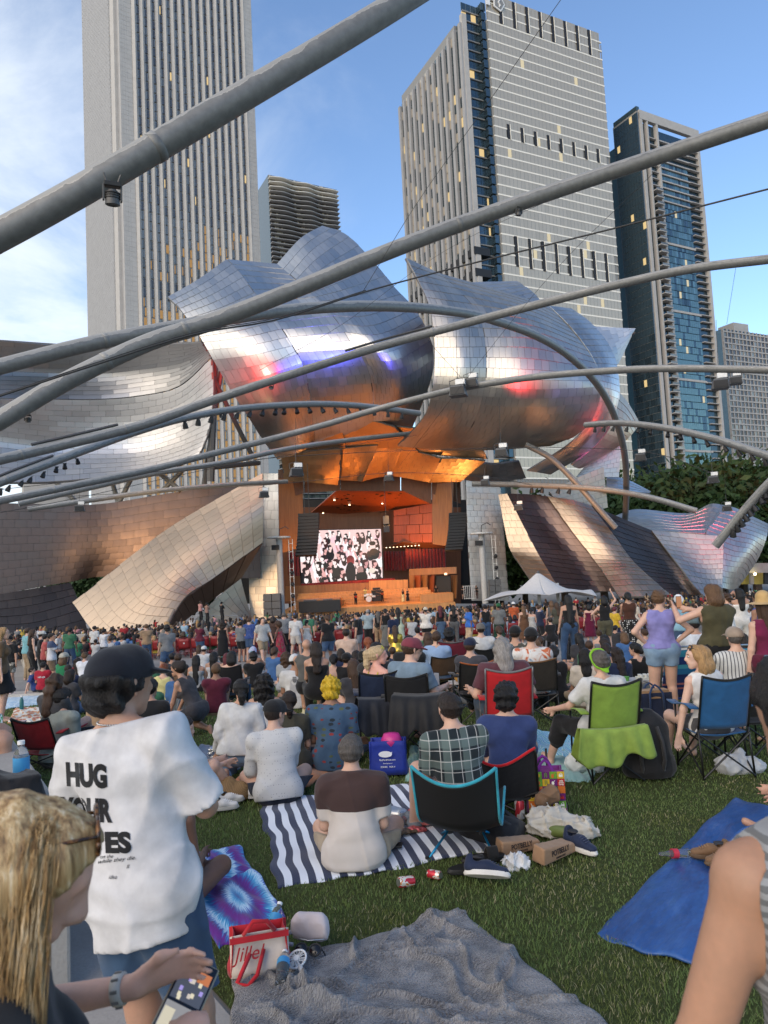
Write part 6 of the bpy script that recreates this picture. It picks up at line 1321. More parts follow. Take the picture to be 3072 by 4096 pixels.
beach_chair('striped beach chair with a small pocket behind the smiling woman',2700,2850,R_(4));beach_chair('striped beach chair with a white round emblem at the right',2925,2850,R_(-4),True)
def tote(label,px,py,yaw,w,d,h,mat,handle=None,name='tote_bag',top=None,hgt=.16,seed=1,tag_cat='bag',open_=True):
 g=gp(px,py);o=empty(name,onground(g,.03),(0,0,yaw),label=label,cat=tag_cat);r=random.Random(seed)
 def side(a,b):
  a,b=Vector(a),Vector(b);return lambda u,v:a.lerp(b,u)+Vector((0,0,h*v))+(b-a).cross(Vector((0,0,1))).normalized()*(.02*math.sin(u*math.pi)*math.sin(v*5+seed)-.012*v)
 C=[(-w/2,-d/2,0),(w/2,-d/2,0),(w/2,d/2,0),(-w/2,d/2,0)]
 for i,nm in enumerate(('front_panel','side_panel','back_panel','side_panel')):
  MB().grid(side(C[i],C[(i+1)%4]),8,6,.004).build(nm,mat if not isinstance(mat,dict)else mat[nm],o,smooth=True)
 MB().box((0,0,.01),(w,d,.015)).build('base',mat if not isinstance(mat,dict)else mat['side_panel'],o)
 if handle:
  for y_ in(-d/2-.008,d/2):MB().tube([(-w*.22,y_,h*.35),(-w*.2,y_,h),(-w*.1,y_*.8,h+hgt*.7),(0,y_*.7,h+hgt),(w*.1,y_*.8,h+hgt*.7),(w*.2,y_,h),(w*.22,y_,h*.35)],.013,6).build('handle',handle,o,smooth=True)
 return o
b=tote('blue shopping bag with a white oval emblem beside the black chairs',1557,3100,R_(-4),.37,.2,.33,cloth((.012,.03,.24),.15,.6),None)
wm=plain((.75,.76,.8),.6)
MB().lathe([(.062,-.002),(.068,-.002),(.068,.002),(.062,.002)],28,(-.02,-.122,.21),Matrix.Rotation(R_(90),3,'X'),1,.45).build('emblem',wm,b)
link('lettering',text_mesh('Ford',.062,.004,1.0,.001,.35),wm,b,(-.02,-.124,.209),(R_(90),0,0))
for s_,z,sz in(('BuyFordNow.com',.155,.022),('Proud Sponsor of',.12,.013),('ZONES   FOR 4',.085,.022)):link('lettering',text_mesh(s_,sz,.01,1.0,.001),wm,b,(-.0,-.125,z),(R_(90),0,0))
MB().lathe([(.01,0),(.09,.0),(.11,.06),(.08,.12),(.01,.13)],16,(.04,.02,.26),None).build('pink_bowl',plain((.5,.03,.2),.4),b,smooth=True)
b=tote('grocery bag of bright coloured squares with purple handles',2188,3265,R_(-6),.30,.17,.36,cloth((.16,.02,.16),.1,.5),cloth((.15,.02,.2)),hgt=.08)
pal=dict(R=(.42,.015,.02),P=(.12,.012,.12),Y=(.55,.36,.02),G=(.12,.3,.03),O=(.5,.13,.02),D=(.03,.15,.05))
grid5=['RGPGY','PGYPR','GOPDO','YRORP','OGYPG','GPRGR']
wm2=plain((.7,.7,.6),.6)
for r_ in range(6):
 for c_ in range(5):
  k=grid5[r_][c_];x=-.12+c_*.06;z=.33-r_*.058;MB().box((x,-.106,z),(.057,.004,.055)).build('square',cloth(pal[k],.08,.5),b)
  if(r_,c_)in((1,4),):continue
  mt=wm2 if(r_+c_)%4==0 else cloth(pal['RYGOD'[(r_*2+c_)%5]],.1,.5);q=(r_*5+c_)%5
  if q==0:MB().tube([(x-.012,-.110,z+.012),(x-.004,-.110,z-.008),(x+.014,-.110,z-.01)],[.003,.006,.003],6).build('motif',mt,b)
  elif q==1:MB().lathe([(.001,-.002),(.015,-.002),(.015,.002),(.001,.002)],10,(x,-.110,z),Matrix.Rotation(R_(90),3,'X')).build('motif',mt,b)
  elif q==2:MB().box((x-.008,-.110,z),(.004,.003,.034)).box((x+.008,-.110,z),(.004,.003,.034)).box((x,-.110,z+.008),(.003,.003,.03)).build('motif',mt,b)
  elif q==3:MB().lathe([(.001,-.002),(.011,-.002),(.011,.002),(.001,.002)],8,(x-.006,-.110,z-.006),Matrix.Rotation(R_(90),3,'X'),1,1.5).tube([(x,-.110,z+.004),(x+.012,-.110,z+.018)],.002,5).build('motif',mt,b)
  else:MB().box((x,-.110,z-.004),(.03,.003,.018)).tube([(x-.012,-.110,z+.006),(x,-.110,z+.018),(x+.012,-.110,z+.006)],.002,5).build('motif',mt,b)
for i,s_ in enumerate(('willy','street','co-op')):link('lettering',text_mesh(s_,.017,.02,1.0,.001),wm2,b,(.12,-.1115,.285-i*.014),(R_(90),0,0))
def blob(name,label,px,py,prims,mat,cat,h=.012,k=.03,amp=.008,fr=30,yaw=0.0,seed=1,lift=.03,clips=(),sub=(),loc=None,parent=None):
 g=gp(px,py)if loc is None else loc;o=link(name,sdf_mesh(name,prims,h,k,sub,folds(seed,amp,fr)if amp else None,clips),mat,parent,onground(g,lift)if loc is None else loc,(0,0,yaw))
 if label:tag(o,label,cat)
 return o
navy_tote=tote('dark navy tote holding brown paper beside the blue chair',2620,2900,R_(5),.42,.2,.38,cloth((.012,.018,.04)),cloth((.02,.04,.1)),hgt=.1)
MB().box((0,0,.36),(.36,.15,.10)).build('paper_lining',cloth((.28,.17,.09)),navy_tote)
def backpack(label,px,py,yaw,w,d,h,col,seed=1,lying=False):
 P=[Rc((0,0,h*.25),(0,0,h*.75),w*.55,w*.5,V3(0,1,0),d/w),Rc((0,-d*.38,h*.2),(0,-d*.36,h*.42),w*.36,w*.33,V3(0,1,0),.45),Rc((-w*.3,0,h*.15),(w*.3,0,h*.15),d*.42)]
 g=gp(px,py);o=link('backpack',sdf_mesh('backpack',P,.014,.05,(),folds(seed,.008,22),[((0,0,.01),V3(0,0,-1))]),cloth(col,.2,.7),None,onground(g,.02),(R_(-82)if lying else 0,0,yaw));tag(o,label,'backpack')
 sm=cloth(tuple(x*1.5+.01 for x in col),.1,.6)
 for sx in(-1,1):MB().tube([(sx*w*.22,-d*.50,h*.12),(sx*w*.26,-d*.66,h*.35),(sx*w*.24,-d*.62,h*.65),(sx*w*.16,-d*.45,h*.88)],.018,6).build('shoulder_strap',sm,o,smooth=True)
 MB().tube([(-.05,0,h*.98),(-.03,0,h*1.06),(.03,0,h*1.06),(.05,0,h*.98)],.008,6).build('grab_handle',sm,o,smooth=True);return o
backpack('bulky black backpack standing between the green and blue chairs',2600,3112,R_(-6),.40,.28,.55,(.010,.010,.011));backpack('grey backpack with padded straps beside the crouching woman',735,2895,R_(10),.30,.2,.42,(.10,.11,.115),4)
backpack('tall black roll-top backpack standing behind the jeans of the long-haired woman',2285,2640,R_(0),.36,.25,.62,(.012,.012,.013),6);backpack('black backpack lying beside the pole chair',2080,3370,R_(60),.30,.22,.46,(.012,.012,.014),7,True)
blob('canvas_tote','crumpled white canvas tote lying in front of the grocery bag',2235,3345,[Rc((-.13,0,.06),(.16,-.03,.04),.085,.075),Rc((-.1,.05,.1),(0,.04,.1),.07),Rc((.2,-.05,.03),(.1,-.06,.03),.06)],cloth((.46,.43,.37)),'bag',.010,.04,.022,42,R_(-10),3,.02,[((0,0,0),V3(0,0,-1))])
blob('paper_bag','small brown paper bag poking from the canvas tote',2190,3290,[Rc((-.03,0,.13),(.04,.0,.17),.05,.06)],cloth((.2,.12,.07)),'bag',.010,.03,.012,55,0,5,.05)
g=gp(2195,3360);MB().tube([(0,0,0)],.01)if False else None
wick=blob('wicker_bag','tan woven handbag slumped on the grass left of the white shoes',905,3215,[Rc((-.10,0,.06),(.12,.02,.06),.09,.10,V3(0,1,0),.8),Rc((0,.02,.12),(.03,.02,.17),.08,.05)],None,'bag',.012,.05,.006,26,R_(8),8,.02,[((0,0,0),V3(0,0,-1))])
t=NT('woven_straw');ck=t.n('ShaderNodeTexChecker');ck.inputs['Scale'].default_value=130;t.l(t.tex(),ck.inputs[0]);t.col(t.mixc(ck.outputs['Fac'],(.30,.18,.075),(.19,.11,.045))).pr(rough=.8);t.bump(ck.outputs['Fac'],.6,.01);wick.data.materials.append(t.m)
def paper_sack(label,px,py,yaw,s=1.0,txt=None,seed=1):
 o=blob('paper_sack',label,px,py,[Rc((-.10,0,.05),(.10,0,.05),.10,.10)],cloth((.33,.20,.115),.15,.85),'bag',.009,.03,.007,40,yaw,seed,.02,[((0,0,.0),V3(0,0,-1)),((0,-.052,0),V3(0,-1,-.08)),((0,.06,0),V3(0,1,.25)),((0,0,.088),V3(.15,-.1,1)),((.15,0,0),V3(1,.2,.1)),((-.15,0,0),V3(-1,.1,0))]);o.scale=(s,s,s)
 dk=plain((.03,.02,.018),.8)
 for s_,z,sz in((txt,.055,.046),('SANDWICH SHOP',.022,.014)):link('lettering',text_mesh(s_,sz,.012,.8,.001),dk,o,(0,-.0605,z),(R_(86),0,0))
paper_sack('brown paper sandwich sack with dark lettering lying before the backpack',2070,3415,R_(24),1.05,'POTBELLY',2);paper_sack('brown paper sandwich sack with dark lettering beside the navy shoe',2215,3440,R_(38),1.1,'POTBELLY',5)
blob('napkin','crumpled white paper napkin on the grass',2066,3475,[Rc((-.02,0,.035),(.03,0,.035),.045,.04)],cloth((.62,.62,.62)),'napkin',.007,.02,.016,95,0,4,.01)
blob('plastic_bag','thin white plastic bag crumpled by the blue chair legs',2960,3090,[Rc((-.12,0,.06),(.16,0,.04),.09,.07),Rc((0,.03,.12),(.02,.03,.16),.06,.03)],cloth((.4,.42,.44)),'bag',.012,.04,.014,45,0,6,.01);blob('plastic_bag','white plastic bag behind the green chair',2345,3085,[Rc((-.1,0,.07),(.1,0,.06),.09,.08)],cloth((.6,.62,.6)),'bag',.012,.04,.014,45,0,7,.01)
def shoe(label,px,py,yaw,L,up,sole,roll=0.0,kind='sneaker',seed=1,lift=.03,loc=None):
 g=gp(px,py);o=empty('shoe',onground(g,lift)if loc is None else loc,(0,roll,yaw),label=label,cat='shoe',scale=L/.29)
 MB().lathe([(.001,0),(.0,.0),(.05,0),(.053,.012),(.05,.03),(.0,.032)],24,(0,0,0),None,1,2.85).build('sole',plain(sole,.6),o,smooth='auto')
 if kind=='sneaker':
  u=sdf_mesh('upper',[Rc((0,-.10,.05),(0,.0,.055),.043,.043),Rc((0,0,.05),(0,.105,.035),.043,.034,V3(0,0,1),.8),Rc((0,-.10,.06),(0,-.105,.10),.038,.034)],.008,.03,[Rc((0,-.075,.08),(0,-.06,.14),.030,.034)],None,[((0,0,.022),V3(0,0,-1))]);link('upper',u,cloth(up,.15,.7),o)
  for k in range(4):MB().tube([(-.025,.015+k*.018,.088-k*.006),(0,.02+k*.018,.096-k*.007),(.025,.015+k*.018,.088-k*.006)],.0035,5).build('lace',plain(tuple(min(1,x*1.6+.02)for x in up),.7),o,smooth=True)
  MB().lathe([(.02,0),(.031,.004),(.031,.01),(.02,.012)],14,(0,-.07,.098),None,1,1.4).build('collar',plain((.03,.03,.035),.8),o,smooth=True)
 else:MB().grid(lambda a,b:(-.052+.104*a,.02+.075*b,.03+.055*math.sin(math.pi*a)),12,4,.008).build('strap',cloth(up),o,smooth=True)
 return o
NV=(.012,.02,.05);WS=(.6,.58,.54)
shoe('navy running shoe tipped on its side at the front of the pile',1950,3545,R_(-105),.30,NV,WS,R_(-35),lift=.06);shoe('navy running shoe standing right of the sandwich sacks',2325,3415,R_(-150),.30,NV,WS)
shoe('black slide sandal lying behind the tipped navy shoe',1880,3500,R_(-75),.31,(.012,.012,.012),(.012,.012,.012),kind='slide');shoe('black slide sandal half under the pole chair',1935,3460,R_(-80),.31,(.012,.012,.012),(.012,.012,.012),kind='slide')
shoe('white sneaker of the pair by the wicker bag, nearer one',895,3250,R_(-80),.27,WS,(.5,.48,.42));shoe('white sneaker of the pair by the wicker bag, farther one',920,3222,R_(-70),.27,WS,(.5,.48,.42))
shoe('larger white sneaker at the edge of the striped blanket, front',1095,3205,R_(-85),.30,(.66,.65,.62),(.62,.61,.58));shoe('larger white sneaker at the edge of the striped blanket, behind',1050,3195,R_(-62),.30,(.66,.65,.62),(.62,.61,.58))
shoe('black and white skate shoe behind the brown polo',1335,3040,R_(-80),.29,(.015,.015,.016),(.6,.6,.58));shoe('black lace-up shoe near the halter top woman',1405,2810,R_(-60),.28,(.012,.012,.012),(.02,.02,.02));shoe('black lace-up shoe beside its twin near the halter top woman',1430,2808,R_(-20),.28,(.012,.012,.012),(.02,.02,.02))
shoe('brown suede loafer on the tarp, left of the pair',2845,3465,R_(80),.26,(.16,.09,.045),(.10,.06,.03),lift=.06);shoe('brown suede loafer on the tarp, right of the pair',2900,3492,R_(95),.26,(.16,.09,.045),(.10,.06,.03),lift=.06)
shoe('pale sandal shoe on the striped blanket at the left edge of the concrete',60,2790,R_(-70),.27,(.4,.3,.32),(.5,.45,.45));
def bottle(label,px,py,prof,mat,name='bottle',cap=None,band=None,lie=None,n=18,lift=.02,cat='bottle',yaw=0.0,scale=1.0,loc=None):
 g=gp(px,py);o=empty(name,onground(g,lift)if loc is None else loc,(0,lie or 0,yaw),label=label,cat=cat,scale=scale)
 MB().lathe(prof,n).build('body',mat,o,smooth='auto')
 if cap:(z0,z1,r,m_)=cap;MB().lathe([(.001,z0),(r,z0),(r,z1),(.001,z1)],n).build('cap',m_,o,smooth='auto')
 if band:
  for(z0,z1,r,m_)in band:MB().lathe([(r*.9,z0),(r,z0),(r,z1),(r*.9,z1)],n).build('label_band',m_,o,smooth='auto')
 return o
WB=[(.001,0),(.028,0),(.032,.008),(.032,.05),(.029,.055),(.032,.06),(.032,.075),(.029,.08),(.032,.085),(.032,.15),(.024,.178),(.013,.19),(.013,.20)]
GL=glassmat();wcap=plain((.75,.75,.75),.4);blab=plain((.05,.28,.55),.5)
bottle('water bottle lying on the grey blanket, blue label at its neck',1125,4000,WB,GL,'water_bottle',(.2,.215,.015,wcap),[(.11,.148,.0335,blab)],R_(0),lift=.075,cat='water bottle',yaw=0).rotation_euler=(R_(-78),0,R_(2))
CAN=[(.001,0),(.025,0),(.033,.008),(.033,.108),(.026,.118),(.001,.117)]
def can_mat(a,b):
 t=NT('can_print');n=t.noise(14,2,stretch=(1,1,.6));t.col(t.ramp(n,[(.42,a),(.5,(.7,.66,.6)),(.56,b)],'CONSTANT')).pr(rough=.3,metal=.3);return t.m
cm=can_mat((.55,.03,.05),(.62,.2,.02));alu=plain((.55,.55,.55),.3,.9)
bottle('orange and pink drink can lying on the grass in front',1655,3545,CAN,cm,'drink_can',(.117,.12,.024,alu),None,lift=.035,cat='can').rotation_euler=(R_(80),0,R_(-58))
bottle('crushed orange can behind the front one on the grass',1715,3515,CAN,cm,'drink_can',(.117,.12,.024,alu),None,lift=.035,cat='can',scale=.85).rotation_euler=(R_(85),0,R_(50))
bottle('red and silver can standing beside the grocery bag',2082,3285,CAN,can_mat((.5,.03,.04),(.5,.5,.5)),'drink_can',(.117,.12,.024,alu),cat='can',scale=1.25)
bottle('olive green steel flask lying beside the paper sacks',2165,3345,[(.001,0),(.036,0),(.04,.01),(.04,.2),(.034,.225),(.025,.23),(.025,.24)],plain((.12,.16,.045),.4),'flask',(.24,.28,.028,M['black']),cat='flask',lift=.045,scale=1.05).rotation_euler=(R_(80),0,R_(42))
bottle('coral pink steel flask with a black cap by the kneeling woman',980,3015,[(.001,0),(.036,0),(.04,.01),(.04,.17),(.03,.2),(.02,.205)],plain((.62,.12,.12),.4),'flask',(.205,.255,.026,M['black']),[(.04,.12,.0405,plain((.02,.01,.01),.6))],cat='flask',scale=1.1)
bottle('yellow steel flask standing among the blankets',1096,2722,[(.001,0),(.036,0),(.04,.01),(.04,.17),(.03,.2),(.02,.205)],plain((.6,.32,.01),.4),'flask',(.205,.255,.022,M['black']),cat='flask',scale=1.1)
bottle('teal patterned flask between the two blankets at the left',87,2843,[(.001,0),(.03,0),(.034,.01),(.034,.16),(.015,.21),(.015,.22)],plain((.02,.14,.15),.4),'flask',(.22,.25,.018,wcap),cat='flask',scale=1.15)
bottle('large cola bottle with a red label on the snack table',2488,2790,[(.001,0),(.045,0),(.05,.01),(.05,.2),(.02,.28),(.016,.3)],plain((.02,.008,.005),.15),'soda_bottle',(.3,.32,.018,plain((.5,.02,.02),.4)),[(.1,.18,.051,plain((.5,.015,.02),.5))],cat='bottle',lift=.42)
bottle('clear glass soda bottle with a red label on the tarp',2760,3455,[(.001,0),(.028,0),(.03,.01),(.026,.07),(.03,.11),(.014,.17),(.012,.22)],GL,'soda_bottle',None,[(.09,.13,.031,plain((.5,.03,.05),.5))],cat='bottle',lift=.07).rotation_euler=(R_(84),0,R_(-78))
bottle('clear water bottle lying left of the wicker bag',815,3160,WB,GL,'water_bottle',(.2,.215,.015,wcap),None,cat='water bottle',lift=.04).rotation_euler=(R_(86),0,R_(70))
def cup(label,px,py,r,h,mat,fill=None,lid=None,lift=.04,name='cup'):
 g=gp(px,py);o=empty(name,onground(g,lift),label=label,cat='cup' if name=='cup' else 'container');MB().lathe([(.001,0),(r*.8,0),(r,h),(r*.96,h),(r*.76,.006),(.001,.006)],18).build('body',mat,o,smooth='auto')
 if fill:MB().lathe([(.001,.01),(r*.78,.01),(r*.88,h*.55),(.001,h*.6)],14).build('contents',fill,o,smooth=True)
 if lid:MB().lathe([(.001,h),(r*1.05,h),(r*1.05,h+.012),(.001,h+.015)],18).build('lid',lid,o,smooth='auto')
berry=plain((.2,.02,.03),.5,0,.5,60);cup('clear plastic bowl of berries on the striped blanket',1632,3310,.06,.075,GL,berry);cup('red-lidded round food box on the striped blanket',1665,3285,.06,.04,plain((.5,.08,.08),.5),None,plain((.5,.01,.015),.5),name='food_box')
cup('glass jar with a silver lid by the kneeling woman',1040,3035,.04,.09,GL,plain((.4,.38,.34),.6),alu);cup('small red sauce jar at the left picnic',865,3112,.028,.07,plain((.4,.02,.02),.4),None,plain((.5,.05,.05),.4));cup('clear cup with a spoon at the left picnic',905,3098,.035,.08,GL,plain((.25,.14,.06),.6));cup('red and white snack tub on the ledge at the left',93,2972,.045,.1,plain((.4,.06,.1),.5),None,plain((.5,.4,.4),.5),lift=.2)
o=empty('food_box',onground(gp(1690,3320),.05),(0,0,R_(8)),label='clear food box with grey lid and watermelon on the striped blanket',cat='container');MB().box((0,0,.03),(.16,.11,.06),None,1.06).build('body',plain((.5,.14,.13),.35),o,bevel=.008);MB().box((0,0,.066),(.175,.125,.014)).build('lid',plain((.12,.10,.12),.5),o,bevel=.004)
o=empty('food_tray',onground(gp(925,3060),.04),(0,0,R_(20)),label='black tray of chips at the left picnic',cat='container');MB().box((0,0,.02),(.24,.16,.04),None,1.08).build('tray',M['black'],o,bevel=.006);blob('chips',None,0,0,[Rc((-.05,0,.04),(.05,0,.04),.045,.05,V3(0,0,1),.5)],plain((.5,.25,.05),.7,0,.4,60),None,.008,.02,.014,110,loc=(0,0,0),parent=o)
blob('foil_wrap','crumpled silver foil at the left picnic',885,3040,[Rc((-.06,0,.05),(.06,0,.06),.06,.05)],plain((.6,.6,.6),.25,.9),'foil',.009,.03,.02,90,0,3);blob('chip_bag','opened silver chip bag on the striped blanket',1557,3285,[Rc((-.08,0,.04),(.1,0,.035),.055,.045,V3(0,0,1),.8),Rc((-.1,.02,.06),(-.08,.02,.09),.04)],plain((.5,.51,.52),.35,.7),'bag',.010,.03,.012,48,R_(-20),9)
blob('candy_pouch','dark candy pouch with orange sweets on the striped blanket',1625,3350,[Rc((-.09,0,.02),(.09,0,.02),.05,.045,V3(0,0,1),.35)],plain((.10,.06,.03),.5,0,.9,40),'pouch',.009,.02,.005,60,R_(12),2);blob('candy_pouch','small red and silver wrapper beside the candy pouch',1668,3345,[Rc((-.03,0,.03),(.04,0,.02),.035,.03,V3(0,0,1),.5)],plain((.5,.1,.1),.35,.4,.6,40),'pouch',.008,.02,.008,80,0,2)
o=MB().box((0,0,.008),(.12,.085,.016)).build('wallet',plain((.02,.018,.018),.6),None,bevel=.004,loc=onground(gp(1578,3410),.045),rot=(0,0,R_(-6)));tag(o,'dark leather wallet lying on the striped blanket','wallet')
o=MB().lathe([(.001,0),(.12,.0),(.135,.012),(.12,.03),(.001,.034)],28).build('flying_disc',plain((.02,.28,.08),.45),None,smooth='auto',loc=onground(gp(1028,3170),.04),rot=(R_(8),0,0));tag(o,'green plastic flying disc beside the white sneakers','disc')
o=empty('picnic_table',onground(gp(2560,2830)),label='low folding table of snacks behind the green chair',cat='table');MB().box((0,0,.40),(.75,.4,.025)).build('top',plain((.42,.42,.42),.5),o,bevel=.005)
for sx in(-1,1):
 for sy in(-1,1):MB().tube([(sx*.33,sy*.16,0),(sx*.3,sy*.14,.39)],.012,6).build('leg',alu,o)
g=gp(2560,2830);eg=empty('egg_tray',(g[0]+.13,g[1]-.05,gz(g[1])+.413),label='white tray of small cups on the snack table',cat='tray');MB().box((0,0,.02),(.3,.16,.04),None,1.05).build('tray',cloth((.6,.6,.52)),eg)
for i in range(4):
 for j in range(2):MB().lathe([(.001,.035),(.026,.035),(.03,.075),(.001,.07)],10,(-.105+i*.07,-.035+j*.07,0)).build('cup',cloth((.66,.66,.6)),eg,smooth='auto')
for k,(dx,c,lb)in enumerate(((-.3,(.4,.2,.08),'brown dip tub on the snack table'),(-.2,(.1,.3,.05),'green lidded tub on the snack table'))):ob=MB().lathe([(.001,0),(.04,0),(.05,.06),(.001,.062)],14).build('dip_tub',plain(c,.5),None,smooth='auto',loc=(g[0]+dx,g[1]-.08,gz(g[1])+.413));tag(ob,lb,'container')
o=empty('side_table',onground(gp(1860,2815)),label='small pale folding table beside the maroon chair',cat='table');MB().box((0,0,.36),(.5,.35,.02)).build('top',plain((.5,.48,.45),.5),o)
for sx in(-1,1):MB().tube([(sx*.22,-.14,0),(-sx*.22,.14,.35)],.01,6).build('leg',alu,o)
g=gp(1860,2815);blob('pouch','mustard yellow cloth pouch on the small folding table',0,0,[Rc((-.1,0,.07),(.1,0,.07),.075,.07)],cloth((.5,.24,.03)),'bag',.012,.03,.012,40,loc=(g[0]+.04,g[1],gz(g[1])+.37))
b=tote('red and white shopping bag lying open on the grey blanket',1040,3890,R_(14),.30,.14,.20,{'front_panel':cloth((.6,.53,.47)),'back_panel':cloth((.45,.02,.03)),'side_panel':cloth((.45,.02,.03))},None);
MB().tube([(-.08,-.06,.2),(-.03,-.08,.27),(.04,-.08,.26),(.08,-.06,.2)],.012,6).build('handle',cloth((.45,.02,.03)),b,smooth=True);MB().tube([(.02,-.07,.12),(-.02,-.13,.03),(-.07,-.16,.0),(-.12,-.15,.02),(-.05,-.09,.12)],.012,6).build('handle',cloth((.45,.02,.03)),b,smooth=True)
link('lettering',text_mesh('Jillel',.1,.0,.9,.001,.3),cloth((.35,.02,.03)),b,(-.06,-.094,.12),(R_(90),0,0));MB().box((0,-.078,.185),(.30,.006,.03)).build('trim_band',cloth((.45,.02,.03)),b)
bottle('second water bottle inside the red and white bag',1075,3850,WB,GL,'water_bottle',(.2,.215,.015,wcap),[(.11,.148,.0335,blab)],lift=.1,cat='water bottle').rotation_euler=(R_(-50),R_(10),R_(-8))
p=blob('pouch_bag','lavender belt bag with a zip on the grey blanket',1245,3800,[Rc((-.06,0,.06),(.06,0,.06),.05,.05,V3(0,1,0),.7),Rc((-.05,0,.10),(.05,0,.10),.045,.045,V3(0,1,0),.7)],cloth((.5,.44,.45),.08,.6),'bag',.008,.03,.006,40,R_(-12),5,.05);MB().tube([(-.09,-.035,.03),(0,-.05,.025),(.09,-.035,.03)],.004,6).build('zip',alu,p,smooth=True);MB().tube([(-.09,0,.05),(-.15,-.02,.03),(-.14,-.06,.01),(-.08,-.07,.01)],.012,6).build('strap',cloth((.42,.38,.4)),p,smooth=True)
def sunglasses(name,label,loc,rot,s=1.0,mat=None,parent=None):
 o=empty(name,loc,rot,label=label,cat='sunglasses',scale=s)if label else empty(name,loc,rot,scale=s)
 if parent:o.parent=parent
 fm=mat or M['black']
 for sx in(-1,1):
  MB().lathe([(.001,-.003),(.026,-.003),(.028,0),(.026,.003),(.001,.003)],16,(sx*.034,0,0),Matrix.Rotation(R_(90),3,'X'),1,.9).build('lens',plain((.012,.012,.014),.1),o,smooth=True)
  MB().tube([(sx*.034+.029*math.cos(a*.3927),-.001,.0265*math.sin(a*.3927))for a in range(17)],.0035,6).build('rim',fm,o,smooth=True);MB().tube([(sx*.062,0,.008),(sx*.066,.06,.008),(sx*.06,.12,-.012)],.003,6).build('temple',fm,o,smooth=True)
 MB().tube([(-.008,0,.006),(0,-.002,.01),(.008,0,.006)],.003,6).build('bridge',fm,o,smooth=True);return o
sunglasses('sunglasses','black sunglasses lying below the lavender bag',onground(gp(1235,3865),.085),(R_(-50),0,R_(-12)),1.15)
o=empty('hand_fan',onground(gp(1190,3905),.085),(R_(-62),0,R_(-30)),label='white handheld fan with a round guard on the grey blanket',cat='fan');wf=plain((.7,.7,.69),.35)
MB().tube([(.05*math.cos(a*.2618),.0,.05*math.sin(a*.2618))for a in range(25)],.006,6).build('guard_ring',wf,o,smooth=True);MB().lathe([(.001,-.012),(.016,-.012),(.016,.012),(.001,.012)],14,(0,0,0),Matrix.Rotation(R_(90),3,'X')).build('hub',wf,o,smooth='auto')
for k in range(14):a=k*.4488;MB().tube([(.014*math.cos(a),-.008,.014*math.sin(a)),(.034*math.cos(a+.25),-.010,.034*math.sin(a+.25)),(.05*math.cos(a+.4),-.002,.05*math.sin(a+.4))],.0018,5).build('guard_rib',wf,o)
for k in range(5):a=k*1.2566;MB().grid(lambda u,v:((.014+.03*u)*math.cos(a+v*.8),.004+.008*v,(.014+.03*u)*math.sin(a+v*.8)),3,3,.001).build('blade',plain((.55,.55,.55),.4),o)
MB().tube([(.04,0,-.03),(.10,.0,-.08),(.125,.0,-.10)],[.012,.016,.015],10).build('handle',wf,o,smooth=True)
def tent():
 ap=Vector(at(*c8(355,690,46)));lo=Vector(at(*c8(40,858,44)));ro=Vector(at(*c8(690,828,44)));bl=Vector(at(*c8(250,800,58)));br=Vector(at(*c8(640,800,58)))
 o=empty('canopy_tent',(ap.x,ap.y,gz(ap.y)),label='grey pointed canopy tent standing in the crowd',cat='tent');b0=Vector(o.location);fm=cloth((.52,.5,.48),.06,.7)
 pk=Vector(at(*c8(460,735,47)))
 def sheet(a,b,c,nm):
  def f(u,v):
   p=a.lerp(b.lerp(c,u),v);return p-Vector((0,0,.9*math.sin(math.pi*v)*.55+.25*math.sin(math.pi*u)*v*-1))-b0
  MB().grid(f,14,14,.02).build(nm,fm,o,smooth=True)
 mid=lo.lerp(ro,.55)+Vector((0,-1.0,.25));sheet(ap,lo,mid,'canopy');sheet(ap,mid,ro,'canopy');sheet(ap,ro,br,'canopy');sheet(ap,bl,lo,'canopy');sheet(ap,br,bl,'canopy')
 for q in(c8(362,815,46),c8(468,805,47)):p=Vector(at(*q));MB().tube([(p.x-b0.x,p.y-b0.y,gz(p.y)-b0.z),(p.x-b0.x,p.y-b0.y,p.z-b0.z+.6)],.11,10).build('pole',M['colwhite'],o)
 MB().lathe([(.001,0),(.12,.02),(.08,.2),(.001,.22)],10,ap-b0-Vector((0,0,.15))).build('finial',M['frame'],o)
tent()
def wall_box(label,a,b,w,h,name='parapet_wall',mat=None,h2=None):
 a,b=Vector((a[0],a[1],0)),Vector((b[0],b[1],0));d=(b-a).normalized();n=Vector((-d.y,d.x,0))*w/2;h2=h2 or h
 V=[];
 for p,hh in((a,h),(b,h2)):
  for s_ in(-1,1):q=p+n*s_;V+=[(q.x,q.y,gz(q.y)-.3),(q.x,q.y,gz(p.y)+hh)]
 c=Vector(V[0]);V=[Vector(v)-c for v in V]
 o=MB().add(V,[(0,1,3,2),(4,6,7,5),(0,4,5,1),(2,3,7,6),(1,5,7,3),(0,2,6,4)]).build(name,mat or M['conc_lt'],None,bevel=.02,loc=c);tag(o,label,'wall');return o
pA=gp(172,2712);pB=gp(95,2598);wall_box('pale concrete parapet with a sloping top where men lean',pA,(pB[0],pB[1]),.9,.78)
pC=gp(205,2620);pD=gp(345,2612);wall_box('low pale concrete wall running behind the parapet',(pC[0],pC[1]),(pD[0],pD[1]),.35,1.1)
l0=gp(150,3170,.9);l1=gp(-40,2880,.9);dv=unit(l1-l0);wall_box('chest-high concrete ledge at the left edge holding a can and a bottle',(l0[0]-.42-dv[0]*.8,l0[1]-dv[1]*.8),(l1[0]-.42+dv[0]*2,l1[1]+dv[1]*2),.84,.9,'concrete_ledge',M['conc'])
